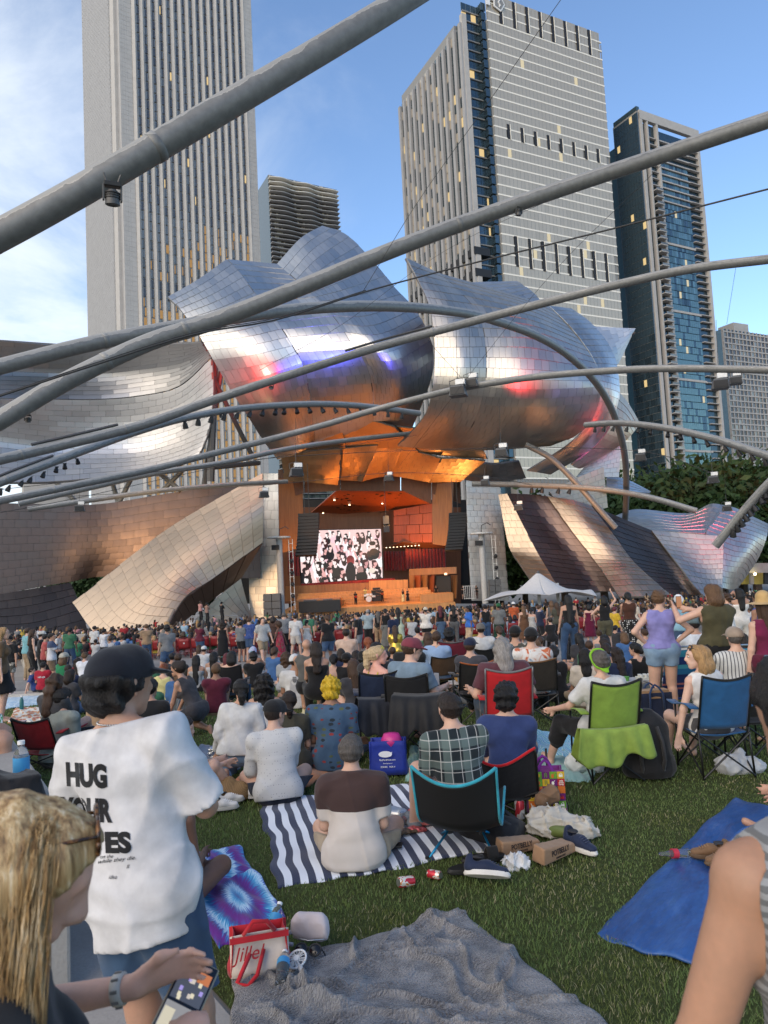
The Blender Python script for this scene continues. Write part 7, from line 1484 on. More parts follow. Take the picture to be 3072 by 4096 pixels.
q=gp(128,3165,.9);bottle('clear water bottle standing on the concrete ledge',0,0,WB,GL,'water_bottle',(.2,.215,.015,wcap),[(.085,.148,.0335,blab)],loc=(q[0]-.06,q[1],q[2]),cat='water bottle',scale=1.35)
q=gp(22,2942,.9);bottle('bright green tall can standing on the concrete ledge',0,0,[(.001,0),(.025,0),(.033,.008),(.033,.145),(.026,.156),(.001,.155)],can_mat((.03,.25,.02),(.05,.34,.03)),'drink_can',(.155,.158,.024,alu),None,loc=(q[0]-.06,q[1],q[2]),cat='can',scale=1.1)
rl=empty('hand_rail',at(*c6(1180,880,62)),label='thin metal rail on the low ledge left of the stage',cat='rail');b0=Vector(rl.location)
for px in(1060,1175,1315):A=Vector(at(*c6(px,848,62)))-b0;MB().tube([A,A-Vector((0,0,1.4))],.03,6).build('post',M['grey'],rl)
MB().tube([Vector(at(*c6(1058,848,62)))-b0,Vector(at(*c6(1317,845,62)))-b0],.03,6).build('bar',M['grey'],rl)
rm=plain((.22,.012,.014),.45);rfm=plain((.16,.01,.012),.5)
seat_me={}
def red_seat(i,x,y,label,group):
 o=empty('red_seat',(x,y,gz(y)),(0,0,R_(random.uniform(-2,2))),label=label,cat='seat',group=group)
 if not seat_me:
  for nm,mb,m_ in(('backrest',MB().grid(lambda u,v:(-.25+.5*u,-.22-.06*v-.03*math.sin(math.pi*u),.44+.42*v),6,4,.025),rm),('seat',MB().grid(lambda u,v:(-.24+.48*u,-.2+.42*v,.45-.02*math.sin(math.pi*v)),4,4,.025),rm),('frame',MB().tube([(-.27,-.24,0),(-.26,-.24,.9),(.26,-.24,.9),(.27,-.24,0)],.016,6).tube([(-.27,.2,0),(-.25,-.2,.45)],.015,6).tube([(.27,.2,0),(.25,-.2,.45)],.015,6).tube([(-.27,-.24,.2),(.27,-.24,.2)],.012,6),rfm),('number_plate',MB().box((0,-.285,.68),(.07,.006,.06)),plain((.5,.5,.5),.6))):
   me=bpy.data.meshes.new(nm);me.from_pydata(mb.v,[],mb.f);me.materials.append(m_);(me.shade_smooth if nm in('backrest','seat')else me.shade_flat)();seat_me[nm]=me
 for nm,me in seat_me.items():
  if nm!='number_plate' or i%3==0:link(nm,me,None,o)
random.seed(3)
k=0
for row,(yy,x0,x1)in enumerate(((32.6,-11.2,12.4),(33.8,-11.8,12.6),(35.0,-12.2,12.6))):
 x=x0
 while x<x1:
  if not(-1.9<x<-1.2 and row==0)and random.random()<.93:
   red_seat(k,x,yy+.012*(x*x)*.3,'%s red folding seat from the left in the %s row from the lawn'%(ordinal(round((x-x0)/.6)+1),('first','second','third')[row]),'red folding seats along the aisle');k+=1
  x+=.6
def grass():
 r=np.random.default_rng(2);out=[];col=[]
 from math import floor
 def inside(P,poly):
  c=np.zeros(len(P),bool);n=len(poly);j=n-1
  for i in range(n):
   xi,yi=poly[i];xj,yj=poly[j];c^=((yi>P[:,1])!=(yj>P[:,1]))&(P[:,0]<(xj-xi)*(P[:,1]-yi)/((yj-yi)or 1e-9)+xi);j=i
  return c
 for(y0,y1,dens,hb,wb)in((1.6,4.2,4600,.030,.0021),(4.2,6.5,3200,.032,.0028),(6.5,9.5,1300,.036,.0045),(9.5,17.6,400,.042,.008)):
  xm=y1*.70+1.0;n=int((y1-y0)*2*xm*dens);P=np.stack([r.uniform(-xm,xm,n),r.uniform(y0,y1,n)],1);P=P[np.abs(P[:,0])<P[:,1]*.70+.9]
  P=P[inside(P,LAWN_EDGE)]
  for s_ in SHEETS:c=np.mean(s_,0);P=P[~inside(P,[tuple(c+(np.array(q)-c)*.975)for q in s_])]
  m_=len(P);a=r.uniform(0,6.283,m_);hgt=hb*r.uniform(.45,1.25,m_)*(1+.25*np.sin(P[:,0]*2.1+np.sin(P[:,1]*1.7)));ln=r.uniform(.1,.9,m_)*hgt;b=r.uniform(0,6.283,m_)
  base=np.stack([P[:,0],P[:,1],gz(P[:,1])-.004],1);sd=np.stack([np.cos(a),np.sin(a),0*a],1)*wb;tl=np.stack([np.cos(b)*ln,np.sin(b)*ln,hgt*.95],1)
  mid=base+tl*np.array([.35,.35,.6]);V=np.stack([base-sd,base+sd,mid-sd*.7,mid+sd*.7,base+tl],1);out.append(V.reshape(-1,3))
  g1=np.array([.145,.21,.06]);g2=np.array([.22,.30,.1]);g3=np.array([.42,.38,.22]);k=r.uniform(0,1,m_)[:,None];pt=(.5+.5*np.sin(P[:,0]*1.3+1.2*np.sin(P[:,1]*.9+1)))[:,None]
  c=g1+(g2-g1)*(k*.6+pt*.4);worn=(np.sin(P[:,0]*3.1+2*np.sin(P[:,1]*2.3))*np.sin(P[:,1]*2.7+1.5*np.sin(P[:,0]*1.9)))[:,None];c=c*(1-.22*(worn>.55))+np.array([.035,.02,.0])*(worn>.55);dry=r.uniform(0,1,m_)[:,None]<.06+.16*(worn>.5);c=np.where(dry,g3,c);col.append(np.repeat(c,5,0))
 V=np.concatenate(out);n=len(V)//5;i=np.arange(n)*5;T=np.concatenate([np.stack([i,i+1,i+3],1),np.stack([i,i+3,i+2],1),np.stack([i+2,i+3,i+4],1)])
 me=mesh_np('grass',V,T,True);colattr(me,np.concatenate(col));t=NT('grass_blade');a=t.n('ShaderNodeVertexColor',layer_name='Col');t.col(a.outputs[0]).pr(rough=.55,spec=.3);tr=t.n('ShaderNodeBsdfTranslucent');t.l(a.outputs[0],tr.inputs[0]);ad=t.n('ShaderNodeMixShader');ad.inputs[0].default_value=.4;t.l(t.b.outputs[0],ad.inputs[1]);t.l(tr.outputs[0],ad.inputs[2]);t.l(ad.outputs[0],t.t.nodes['Material Output'].inputs[0]);o=link('grass',me,t.m);tag(o,'short mown green grass with dry blades','grass',kind='stuff');return n
NG=grass()
def head_glasses(o,F,col):
 p=F.H(0,.075,.088);sg=sunglasses('sunglasses',None,(0,0,0),(0,0,0),1.0,plain(col,.3),None)
 R=Matrix(((F.hr[0],-F.hf[0],F.hu[0]),(F.hr[1],-F.hf[1],F.hu[1]),(F.hr[2],-F.hf[2],F.hu[2]))).to_4x4();sg.matrix_world=Matrix.Translation(Vector(p))@R@Matrix.Rotation(R_(-28),4,'X');mw=sg.matrix_world.copy();sg.parent=o;sg.matrix_parent_inverse=Matrix.Identity(4);sg.matrix_basis=mw
def face(o,F):
 for sx in(-1,1):
  p=F.H(sx*.033,.0985,.004);MB().lathe([(.001,-.008),(.009,-.006),(.012,0),(.009,.006),(.001,.008)],10,p).build('eye',plain((.5,.48,.46),.3),o,smooth=True);MB().lathe([(.001,-.004),(.005,-.003),(.005,.003),(.001,.004)],8,F.H(sx*.033,.108,.003)).build('iris',plain((.03,.03,.035),.2),o,smooth=True)
  MB().tube([F.H(sx*.018,.112,.024),F.H(sx*.034,.110,.029),F.H(sx*.05,.098,.024)],.003,5).build('eyebrow',hairmat('lbrown'),o,smooth=True)
 MB().tube([F.H(-.026,.092,-.058),F.H(-.012,.106,-.066),F.H(0,.109,-.068),F.H(.012,.106,-.066),F.H(.026,.092,-.058)],[.002,.0055,.006,.0055,.002],6).build('lips',plain((.42,.13,.11),.4),o,smooth=True)
def hold_phone(o,F,lit=False):
 a=(F.wr[0]+F.wr[1])/2+unit(F.wr[0]-F.el[0])*.08;b=MB().box((0,0,0),(.075,.009,.15)).build('phone',M['black'],o,bevel=.006,loc=tuple(a+V3(0,.02,.03)))
 MB().box((0,-.0055,0),(.068,.002,.14)).build('phone_screen',emit((.5,.22,.1),.5)if lit else plain((.5,.5,.52),.2),b)
def headband(o,F):link('headband',sdf_mesh('headband',[Rc(F.H(0,-.04,.03),F.H(0,.03,.045),.101,.095,F.hr,.96),Rc(F.H(0,-.10,-.05),F.H(.02,-.11,-.07),.03,.02)],.011,.02,[Rc(F.H(0,-.03,.03),F.H(0,.03,.03),.085)],folds(4,.003,60),[(F.H(0,0,.06),F.hu*.65+F.hf*-.75),(F.H(0,0,-.0),-F.hu*.65+F.hf*.75)][:1]),cloth((.18,.4,.02)),o)
def denim_wrap(o,F):link('tied_shirt',sdf_mesh('tied_shirt',[Rc(F.hip+V3(0,0,.08),F.hip-V3(0,0,.38),.165,.235),Rc(F.hip+V3(-.06,-.16,.05),F.hip+V3(-.1,-.2,-.3),.06,.05)],.018,.04,(),folds(7,.014,22,(1,1,.2)),[(F.hip+V3(0,0,.11),V3(0,0,1)),(F.hip-V3(0,0,.36),V3(.25,0,-1))]),cloth((.07,.115,.175)),o)
def project_text(me,o,D,F,center,size_dir):
 """lay a flat lettering mesh on the back of a shirt: rays run along the chest's forward axis in the figure's own frame"""
 src=D['shirt'];bv=BVHTree.FromPolygons([v.co for v in src.vertices],[p.vertices for p in src.polygons])
 fw=Vector(F.fw)
 for v in me.vertices:
  p=Vector(center)+Vector(F.rt)*v.co.x+Vector(F.up)*v.co.y-fw*.5;h=bv.ray_cast(p,fw,1.0)
  v.co=(h[0]-fw*.004)if h[0]is not None else p+fw*.36
 return me
def shirt_text(o,F,D,s_,size,col,h):me=text_mesh(s_,size,.02,1.0,0,res=2);project_text(me,o,D,F,F.hip+F.up*h,None);link('lettering',me,cloth(col),o)
def portrait(o,F,D):
 mb=MB();fg=cloth((.16,.16,.165));lt=cloth((.36,.36,.36))
 def shape(pts,mt):
  n=10;V=[(x,y,0)for x,y in pts];me=bpy.data.meshes.new('print');me.from_pydata(V,[],[tuple(range(len(V)))]);project_text(me,o,D,F,F.hip+F.up*.20,None);link('print',me,mt,o)
 shape([(.05*math.cos(a*.3)*1.6,.09+.0-.02+.12*math.sin(a*.3))for a in range(21)],lt);shape([(-.10,-.14),(.10,-.14),(.085,.06),(-.085,.06)],lt);shape([(.035*math.cos(a*.3),.155+.045*math.sin(a*.3))for a in range(21)],fg);shape([(-.10,-.10),(.06,-.06),(.08,-.03),(-.09,-.07)],fg);shape([(-.035,.185),(.035,.185),(.03,.21),(-.03,.21)],fg)
def fA(x,y):return x/1.659,2350+y/1.659
def fB(x,y):return 800+x/1.659,2350+y/1.659
def fC(x,y):return 1600+x/2.0738,2300+y/2.0738
def fD(x,y):return 2300+x/2.149,2250+y/2.149
def fE(x,y):return 900+x/2.0738,2700+y/2.0738
def fF(x,y):return 1500+x/1.8433,2700+y/1.8433
CRP=dict(A=fA,B=fB,C=fC,D=fD,E=fE,F=fF,S=lambda x,y:(x,y))
def headpos(px,py,pose,height,ov=None,lift=0.0):
 P=dict(POSES[pose]);P.update(ov or{});up=unit(P['lean']);hz=P['hip'][2]+up[2]*.5+.150+.012+.112;hz*=height/1.74
 return gp(px,py,hz+lift),P
def who(label,crop,hx,hy,pose='stand',yaw=0.0,height=1.70,lift=0.0,ov=None,pin=None,sit=None,**k):
 """pin a figure by the photo pixel of the top of its head"""
 px,py=CRP[crop](hx,hy);g,P=headpos(px,py,pose,height,ov,lift)
 if g[1]>34 or g[1]<0:g=at(px,py,30.0)
 if pin:
  g=at(px,py,pin);hu=P['hip'][2]+unit(P['lean'])[2]*.5+.274;height=min(max((g[2]-gz(pin)-lift)/hu*1.74,height*.9),height*1.1)
 up=unit(P['lean']);off=V3(P['hip'][0]+up[0]*.6,P['hip'][1]+up[1]*.6,0)*(height/1.74);c,s=math.cos(yaw),math.sin(yaw)
 x=g[0]-(off[0]*c-off[1]*s);y=g[1]-(off[0]*s+off[1]*c);dist=max(y,.5)
 if sit:q=gp(*sit);x,y,dist=q[0],q[1],q[1]
 k.setdefault('res',.014 if dist<7 else .018 if dist<11 else .024 if dist<20 else .03);k.setdefault('fine',dist<8)
 return person(label,(x,y,gz(y)+lift),yaw,pose,height=height,ov=ov,**k)
RT,LT,BK=R_(-90),R_(90),R_(180)
WH,BLK,NVY,GRY,DEN,KHK=(.5,.5,.49),(.012,.012,.013),(.014,.022,.055),(.16,.165,.17),(.045,.085,.16),(.27,.2,.125)
LDEN=(.13,.22,.33)
def patmat(name,fn,rough=.9):
 t=NT(name);t.col(fn(t)).pr(rough=rough,spec=.25,sheen=.15);t.bump(t.noise(420,2),.2,.002);return t.m
def plaidf(t):
 s=t.n('ShaderNodeSeparateXYZ');t.l(t.tex(),s.inputs[0]);c=(.012,.018,.022)
 u,v=s.outputs[0],s.outputs[2];k=lambda x,f,w,o=0.0:t.math('LESS_THAN',t.math('FRACT',t.math('ADD',t.math('MULTIPLY',x,f),o)),w)
 c=t.mixc(t.math('MULTIPLY',k(u,7,.42),.5),c,(.13,.18,.17));c=t.mixc(t.math('MULTIPLY',k(v,7,.42),.5),c,(.13,.18,.17));c=t.mixc(t.math('MULTIPLY',k(u,14,.07,.3),.7),c,(.5,.5,.48));return t.mixc(t.math('MULTIPLY',k(v,14,.07,.3),.7),c,(.5,.5,.48))
M['plaid']=patmat('plaid_shirt',plaidf)
def dotsf(bg,fg,sc,th=.18):
 def f(t):
  v=t.n('ShaderNodeTexVoronoi');v.inputs['Scale'].default_value=sc;v.inputs['Randomness'].default_value=.25;t.l(t.tex(),v.inputs['Vector']);return t.mixc(t.math('LESS_THAN',v.outputs['Distance'],th),bg,fg)
 return f
M['dots']=patmat('dotted_white_shirt',dotsf((.5,.5,.49),(.2,.2,.22),42,.16));M['polka']=patmat('polka_skirt',dotsf((.012,.012,.013),(.6,.6,.58),22,.3));M['bdots']=patmat('blue_dotted_shirt',dotsf((.03,.06,.2),(.3,.34,.45),40,.2))
def carsf(t):
 v=t.n('ShaderNodeTexVoronoi');v.inputs['Scale'].default_value=15;v.inputs['Randomness'].default_value=.35;mp=t.n('ShaderNodeMapping');mp.inputs['Scale'].default_value=(.75,.75,1.35);t.l(t.tex(),mp.inputs[0]);t.l(mp.outputs[0],v.inputs['Vector'])
 n=t.noise(60,3);inn=t.math('LESS_THAN',t.math('ADD',v.outputs['Distance'],t.math('MULTIPLY',n,.25)),.44);cc=t.ramp(t.math('FRACT',t.math('MULTIPLY',v.outputs['Color'],3.1)),[(0,(.16,.03,.03)),(.35,(.02,.03,.04)),(.6,(.08,.10,.05)),(.8,(.25,.04,.04))],'CONSTANT');return t.mixc(inn,t.ramp(t.noise(6,4),[(.3,(.035,.07,.12)),(.7,(.06,.11,.18))]),cc)
M['cars']=patmat('car_print_shirt',carsf)
def vstripe(a,b,f_,axis=0,w=.5):
 def f(t):
  s=t.n('ShaderNodeSeparateXYZ');t.l(t.tex(),s.inputs[0]);return t.mixc(t.math('LESS_THAN',t.math('FRACT',t.math('MULTIPLY',s.outputs[axis],f_)),w),a,b)
 return f
M['vstripe']=patmat('thin_striped_shirt',vstripe((.5,.5,.48),(.1,.1,.11),28,0,.3));M['hstripe']=patmat('grey_ribbed_knit',vstripe((.25,.26,.27),(.12,.125,.13),55,2))
M['floral']=patmat('floral_dress',lambda t:t.ramp(t.noise(13,3,dist=1.0),[(.4,(.34,.015,.04)),(.5,(.5,.05,.1)),(.56,(.05,.2,.1)),(.62,(.4,.02,.05))],'CONSTANT'));M['camo']=patmat('mottled_shirt',lambda t:t.ramp(t.noise(10,3,dist=.6),[(.42,(.06,.06,.05)),(.5,(.4,.38,.33)),(.58,(.2,.19,.16))],'CONSTANT'))
M['tiedye']=patmat('tie_dye_shirt',lambda t:t.ramp(t.noise(6,4,dist=1.2),[(.35,(.1,.2,.32)),(.45,(.62,.62,.6)),(.55,(.6,.55,.5)),(.62,(.45,.12,.05))]));M['ltblue']=patmat('checked_blue_shirt',vstripe((.3,.42,.6),(.18,.28,.46),50,0))
M['wrapc']=patmat('pastel_head_wrap',lambda t:t.ramp(t.noise(11,3,dist=1.5),[(.35,(.12,.25,.45)),(.5,(.5,.45,.6)),(.65,(.15,.35,.4))]));M['gold']=plain((.55,.36,.06),.25,.8);M['skirtfl']=patmat('floral_skirt',lambda t:t.ramp(t.noise(16,3,dist=1.0),[(.4,(.35,.33,.27)),(.52,(.12,.14,.08)),(.6,(.45,.4,.33))],'CONSTANT'))
M['denim']=patmat('blue_denim',lambda t:t.ramp(t.noise(5,5),[(.3,(.018,.04,.085)),(.7,(.04,.085,.16))]));M['ldenim']=patmat('light_denim',lambda t:t.ramp(t.noise(7,5),[(.3,(.12,.2,.31)),(.7,(.22,.32,.43))]))
def two_tone(a,b,z,h=.004):
 def f(t):
  s=t.n('ShaderNodeSeparateXYZ');t.l(t.tex(),s.inputs[0]);n=t.noise(14,4);k=t.math('GREATER_THAN',s.outputs[2],z);return t.mixc(k,t.mixc(t.math('MULTIPLY',n,.5),a,tuple(x*.8 for x in a)),b)
 return f
M['polo2']=patmat('two_tone_polo',two_tone((.58,.53,.49),(.055,.032,.03),.405))
def pol(o,F,D):pass
who('man in a brown and white polo sitting on the striped blanket','S',1400,2945,'cross',R_(-2),1.76,top=('polo',M['polo2']),bottom=('shorts',(.36,.29,.21)),hair=('short','dgrey'),skin=1,bulk=1.03,look=(.05,.02),hem=.10,seed=3,res=.0115,fine=True,top_kw=dict(fold=.008))
who('man in a dark plaid shirt sitting in the low pole chair','S',1790,2805,'low_chair',R_(8),1.80,top=('tee',M['plaid']),bottom=('shorts',(.34,.26,.16)),hair=('short','dark'),skin=1,bulk=1.05,look=(-.15,.05),sit=(1868,3392),seed=5,res=.0115,fine=True,hem=.04,ov=dict(hip=(0,0,.31),lean=(-.06,.20,1),hands=((-.26,.36,.34),(.10,.42,.36)),feet=((-.30,.42,.07),(-.05,.62,.07))),shoes=(.16,.17,.18))
who('curly-haired man in a plain blue shirt in the low red chair','S',2020,2798,'low_chair',R_(-12),1.76,top=('long',(.028,.045,.13)),bottom=('trousers',(.05,.05,.06)),hair=('curly_short','black'),skin=1,look=(.12,0),sit=(2045,3240),seed=6,res=.0125,fine=True,hem=.04,ov=dict(hip=(0,0,.25),lean=(.02,.08,1)))
who('man in a white dotted shirt and black cap sitting on orange cloth','E',395,225,'cross',R_(12),1.78,top=('long',M['dots']),bottom=('trousers',(.012,.016,.03)),hair=('buzz','dark'),cap=('cap',BLK),skin=1,look=(.75,-.15),bulk=1.06,seed=7,res=.0125,fine=True,hem=.08,ov=dict(lean=(-.02,.30,1),hands=((-.22,.42,.14),(.05,.42,.16))),top_kw=dict(sleeve=1.72,fold=.008))
who('woman in a white blouse and light jeans kneeling with a black ponytail','E',130,40,'kneel',R_(-2),1.68,fem=True,top=('long',(.5,.5,.49)),bottom=('trousers',M['ldenim']),hair=('lowpony','black'),skin=2,look=(-.3,-.1),seed=8,res=.013,hem=.02,fine=True,ov=dict(lean=(.04,.10,1),hip=(0,0,.26)),top_kw=dict(g=.024,fold=.009))
who('woman with long black curls in a white sundress beside the kneeling woman','E',320,10,'cross',R_(4),1.68,fem=True,top=('strap',(.6,.6,.59)),bottom=('skirt',(.6,.6,.59)),hair=('curly_long','black'),skin=2,seed=9,res=.013)
who('woman with a messy dark bun in an olive top behind the black cap','E',530,140,'cross',R_(6),1.64,fem=True,top=('tee',(.045,.042,.03)),bottom=('trousers',(.03,.03,.03)),hair=('lowpony','dark'),skin=2,seed=10,res=.014)
who('man with bright yellow curls in a blue car-print shirt','E',875,35,'cross',R_(-4),1.84,top=('tee',M['cars']),bottom=('trousers',M['denim']),hair=('curly_short','yellow'),skin=3,seed=11,res=.0125,fine=True,hem=.12,bulk=1.04,look=(-.1,-.1))
who('woman with a dark bun in a beige top hugging her knees','A',1185,858,'knees',R_(-50),1.62,fem=True,top=('tee',(.42,.27,.19)),bottom=('mini',(.03,.03,.03)),hair=('lowbun','dark'),skin=1,seed=12,res=.013,look=(.3,-.2))
who('brown-haired woman in a dark top in the low red chair at the left','A',420,722,'low_chair',R_(-20),1.66,fem=True,top=('tee',(.05,.05,.052)),bottom=('trousers',(.03,.03,.035)),hair=('wavy','brown'),skin=1,sit=(205,3060),seed=13,res=.013,look=(-.2,0))
who('man with short black hair in a grey-green tee near the floral blanket','A',405,672,'cross',R_(-20),1.74,top=('tee',(.22,.24,.21)),bottom=('shorts',(.1,.1,.1)),hair=('short','black'),skin=2,seed=14,res=.015)
who('man with spiky black hair in a plain black tee on the lawn','A',990,612,'cross',R_(-8),1.76,top=('tee',BLK),bottom=('trousers',BLK),hair=('short','black'),skin=2,seed=15,res=.015,bulk=1.1)
who('woman in a pale yellow top with a red bun and tied neck','A',1085,505,'prop_r',R_(4),1.66,fem=True,top=('tank',(.55,.5,.22)),bottom=('mini',LDEN),hair=('bun','red'),skin=1,seed=16)
who('woman in a charcoal tank crouching over a grey backpack','A',1190,488,'kneel',R_(70),1.68,fem=True,top=('tank',(.045,.042,.045)),bottom=('mini',(.04,.04,.045)),hair=('bun','dark'),skin=2,seed=17,ov=dict(hip=(0,0,.36),lean=(0,.55,1),hands=((-.12,.45,.2),(.2,.5,.25)),feet=((-.14,.05,.06),(.14,-.1,.06)),kp=((-.3,1,.6),(.3,1,.6))))
who('woman with long straight black hair in a white striped top','A',1420,428,'cross_up',R_(2),1.66,fem=True,top=('tank',M['vstripe']),bottom=('trousers',LDEN),hair=('vlong','black'),skin=2,seed=18)
who('woman in a black camisole sitting in the black emblem chair','A',1545,462,'low_chair',R_(-4),1.62,fem=True,top=('strap',BLK),bottom=('trousers',DEN),hair=('bob','black'),skin=1,sit=(930,2830),seed=19)
who('woman with a pastel head wrap and bare back','B',350,405,'prop_l',R_(0),1.70,fem=True,top=('tube',(.45,.45,.44)),bottom=('skirt',(.45,.42,.4)),hair=('buzz','dark'),cap=('wrap',M['wrapc']),skin=3,seed=20)
who('woman with dark red hair beside the head wrap','B',175,437,'cross',R_(0),1.62,fem=True,top=('strap',BLK),bottom=('trousers',BLK),hair=('long','dred'),skin=2,seed=21)
who('woman with very long black hair in a tan top in front of the red seats','B',85,430,'cross_up',R_(5),1.66,fem=True,top=('tube',(.5,.5,.5)),bottom=('trousers',LDEN),hair=('vlong','black'),skin=2,seed=22)
who('person with curly brown hair in a grey top','B',570,435,'cross',R_(0),1.66,fem=True,top=('tee',(.3,.31,.32)),bottom=('trousers',GRY),hair=('curly_long','brown'),skin=1,seed=23)
who('man in a white tee with a portrait print and a backward white cap','B',625,452,'cross',R_(4),1.80,top=('tee',(.5,.5,.49)),bottom=('shorts',(.05,.055,.05)),hair=('buzz','dark'),cap=('backcap',(.5,.5,.49)),skin=3,seed=24,bulk=1.08,hem=.12,extra=lambda o,F,D:portrait(o,F,D))
who('man in a mint green tee with short dark hair','B',780,427,'cross',R_(0),1.78,top=('tee',(.36,.55,.33)),bottom=('shorts',KHK),hair=('short','dark'),skin=2,seed=25,bulk=1.08,hem=.1)
who('woman in a black halter with a bare back and grey trousers','B',885,442,'prop_r',R_(-4),1.70,fem=True,top=('halter',BLK),bottom=('trousers',(.17,.165,.155)),hair=('lowbun','black'),skin=1,seed=26)
who('person in a black cap and black tee beyond the halter top','B',968,442,'cross',R_(-20),1.68,top=('tee',BLK),bottom=('shorts',BLK),hair=('short','dark'),cap=('cap',BLK),skin=2,seed=27)
who('bald man in a grey tank with white lettering','B',705,343,'bench',R_(0),1.70,top=('tank',(.09,.09,.085)),bottom=('shorts',BLK),hair=None,skin=2,seed=28)
who('woman with long dark waves beside the bald man','B',768,360,'bench',R_(8),1.66,fem=True,top=('strap',BLK),bottom=('trousers',BLK),hair=('wavy','dark'),skin=2,seed=29)
who('person in a pale pink shirt sitting on the kerb','B',968,275,'bench',R_(-6),1.78,top=('long',(.5,.36,.28)),bottom=('shorts',(.36,.42,.24)),hair=('short','dark'),skin=1,seed=30,bulk=1.1,top_kw=dict(sleeve=1.3))
who('red-haired woman with a ponytail and black top in the olive chair','B',1195,388,'chair',R_(-25),1.66,fem=True,top=('tee',BLK),bottom=('trousers',BLK),hair=('lowpony','red'),skin=0,sit=(1490,2815),seed=31,look=(-.5,0))
who('person in a dark hooded top left of the red ponytail','B',1168,365,'bench',R_(0),1.68,top=('long',(.03,.03,.032)),bottom=('trousers',BLK),hair=('short','black'),skin=2,seed=32)
who('blonde woman with yellow glasses on her head in the navy chair','B',1262,466,'chair_arm',R_(-40),1.68,fem=True,top=('strap',(.55,.42,.05)),bottom=('mini',BLK),hair=('pony','pale'),skin=(.66,.36,.29),sit=(1525,2985),seed=33,look=(.75,.05),res=.013,extra=lambda o,F,D:head_glasses(o,F,(.6,.62,.02)))
who('man in a blue-grey tee and maroon cap looking at his phone','B',1455,408,'chair_arm',R_(-38),1.80,top=('tee',(.14,.2,.26)),bottom=('shorts',(.3,.28,.24)),hair=('short','brown'),cap=('cap',(.17,.035,.05)),skin=1,sit=(1645,3010),seed=34,look=(.42,-.2),bulk=1.18,res=.0125,fine=True,hem=.08,ov=dict(hands=((-.12,.38,.70),(.20,.42,.66)),lean=(0,.12,1)),extra=lambda o,F,D:hold_phone(o,F))
who('person in a checked light blue shirt behind the maroon cap','C',235,538,'chair',R_(-10),1.72,top=('long',M['ltblue']),bottom=('shorts',KHK),hair=('short','brown'),skin=1,sit=(1760,2800),seed=35)
who('woman in a shiny gold top with long brown hair','B',1292,252,'bench',R_(0),1.74,fem=True,top=('tee',M['gold']),bottom=('trousers',BLK),hair=('long','brown'),skin=1,seed=36)
who('dark-haired person in a black tee right of the gold top','B',1382,320,'bench',R_(-10),1.70,top=('tee',BLK),bottom=('trousers',BLK),hair=('short','black'),skin=1,seed=37)
who('woman with a dark top-knot right of the black tee','B',1442,262,'bench',R_(0),1.68,fem=True,top=('strap',(.1,.2,.1)),bottom=('trousers',BLK),hair=('bun','black'),skin=1,seed=38)
who('person with wavy brown hair in the maroon chair row','B',1512,300,'bench',R_(0),1.64,fem=True,top=('tee',(.06,.05,.05)),bottom=('trousers',BLK),hair=('wavy','brown'),skin=1,seed=39)
who('small blonde person beside the maroon chair','B',1552,280,'bench',R_(0),1.60,fem=True,top=('tee',(.1,.1,.12)),bottom=('trousers',BLK),hair=('long','blonde'),skin=1,seed=40)
who('dark-haired person sitting in the tall maroon chair','C',435,440,'chair',R_(0),1.76,top=('tee',(.05,.04,.05)),bottom=('trousers',BLK),hair=('curly_short','black'),skin=3,sit=(1810,2790),seed=41)
who('man in a white tee and grey-brown cap in the black chair','C',670,413,'chair',R_(0),1.80,top=('tee',(.5,.5,.49)),bottom=('shorts',BLK),hair=('buzz','dark'),cap=('backcap',(.12,.11,.10)),skin=1,sit=(1935,2745),seed=42,bulk=1.15)
who('woman in a navy sleeveless top right of the white tee','C',822,420,'bench',R_(0),1.70,fem=True,top=('tank',(.022,.024,.05)),bottom=('trousers',BLK),hair=('lowbun','brown'),skin=1,seed=43)
who('man in a black cap and mottled cream shirt','C',950,430,'bench',R_(-18),1.76,top=('tee',M['camo']),bottom=('trousers',BLK),hair=('buzz','dark'),cap=('cap',BLK),skin=2,seed=44)
who('woman with long black hair beside the mottled shirt','C',930,512,'cross_up',R_(0),1.66,fem=True,top=('tee',BLK),bottom=('trousers',BLK),hair=('long','black'),skin=2,seed=45)
who('person with bushy black hair in front of the long-haired woman','C',965,570,'cross_up',R_(5),1.64,fem=True,top=('tee',BLK),bottom=('trousers',BLK),hair=('curly_long','black'),skin=2,seed=46)
who('person with long brown waves behind the grey-haired man','C',992,652,'cross_up',R_(-5),1.66,fem=True,top=('tube',BLK),bottom=('trousers',BLK),hair=('wavy','brown'),skin=1,seed=47)
who('woman with long ash-brown braids beside the black cap','C',1130,536,'cross_up',R_(5),1.72,fem=True,top=('strap',(.2,.15,.1)),bottom=('trousers',BLK),hair=('braids','lbrown'),skin=3,seed=48)
who('man in a black and white cap and tie-dye shirt in the brown chair','C',1112,620,'chair',R_(-6),1.78,top=('tee',M['tiedye']),bottom=('trousers',BLK),hair=('buzz','dark'),cap=('backcap',BLK),skin=1,sit=(2145,2890),seed=49,bulk=1.08)
who('person in a navy cap with orange lines on the chair','C',735,702,'chair',R_(-20),1.62,top=('tee',(.05,.05,.06)),bottom=('trousers',BLK),hair=('short','brown'),cap=('cap',(.014,.02,.045)),skin=1,sit=(1900,2880),seed=50)
who('man with long grey hair and a maroon shirt in the red chair','C',865,695,'chair_arm',R_(4),1.80,top=('tee',(.085,.03,.04)),bottom=('trousers',(.06,.09,.13)),hair=('wavy','grey'),skin=1,sit=(2035,3020),seed=51,bulk=1.2,res=.013)
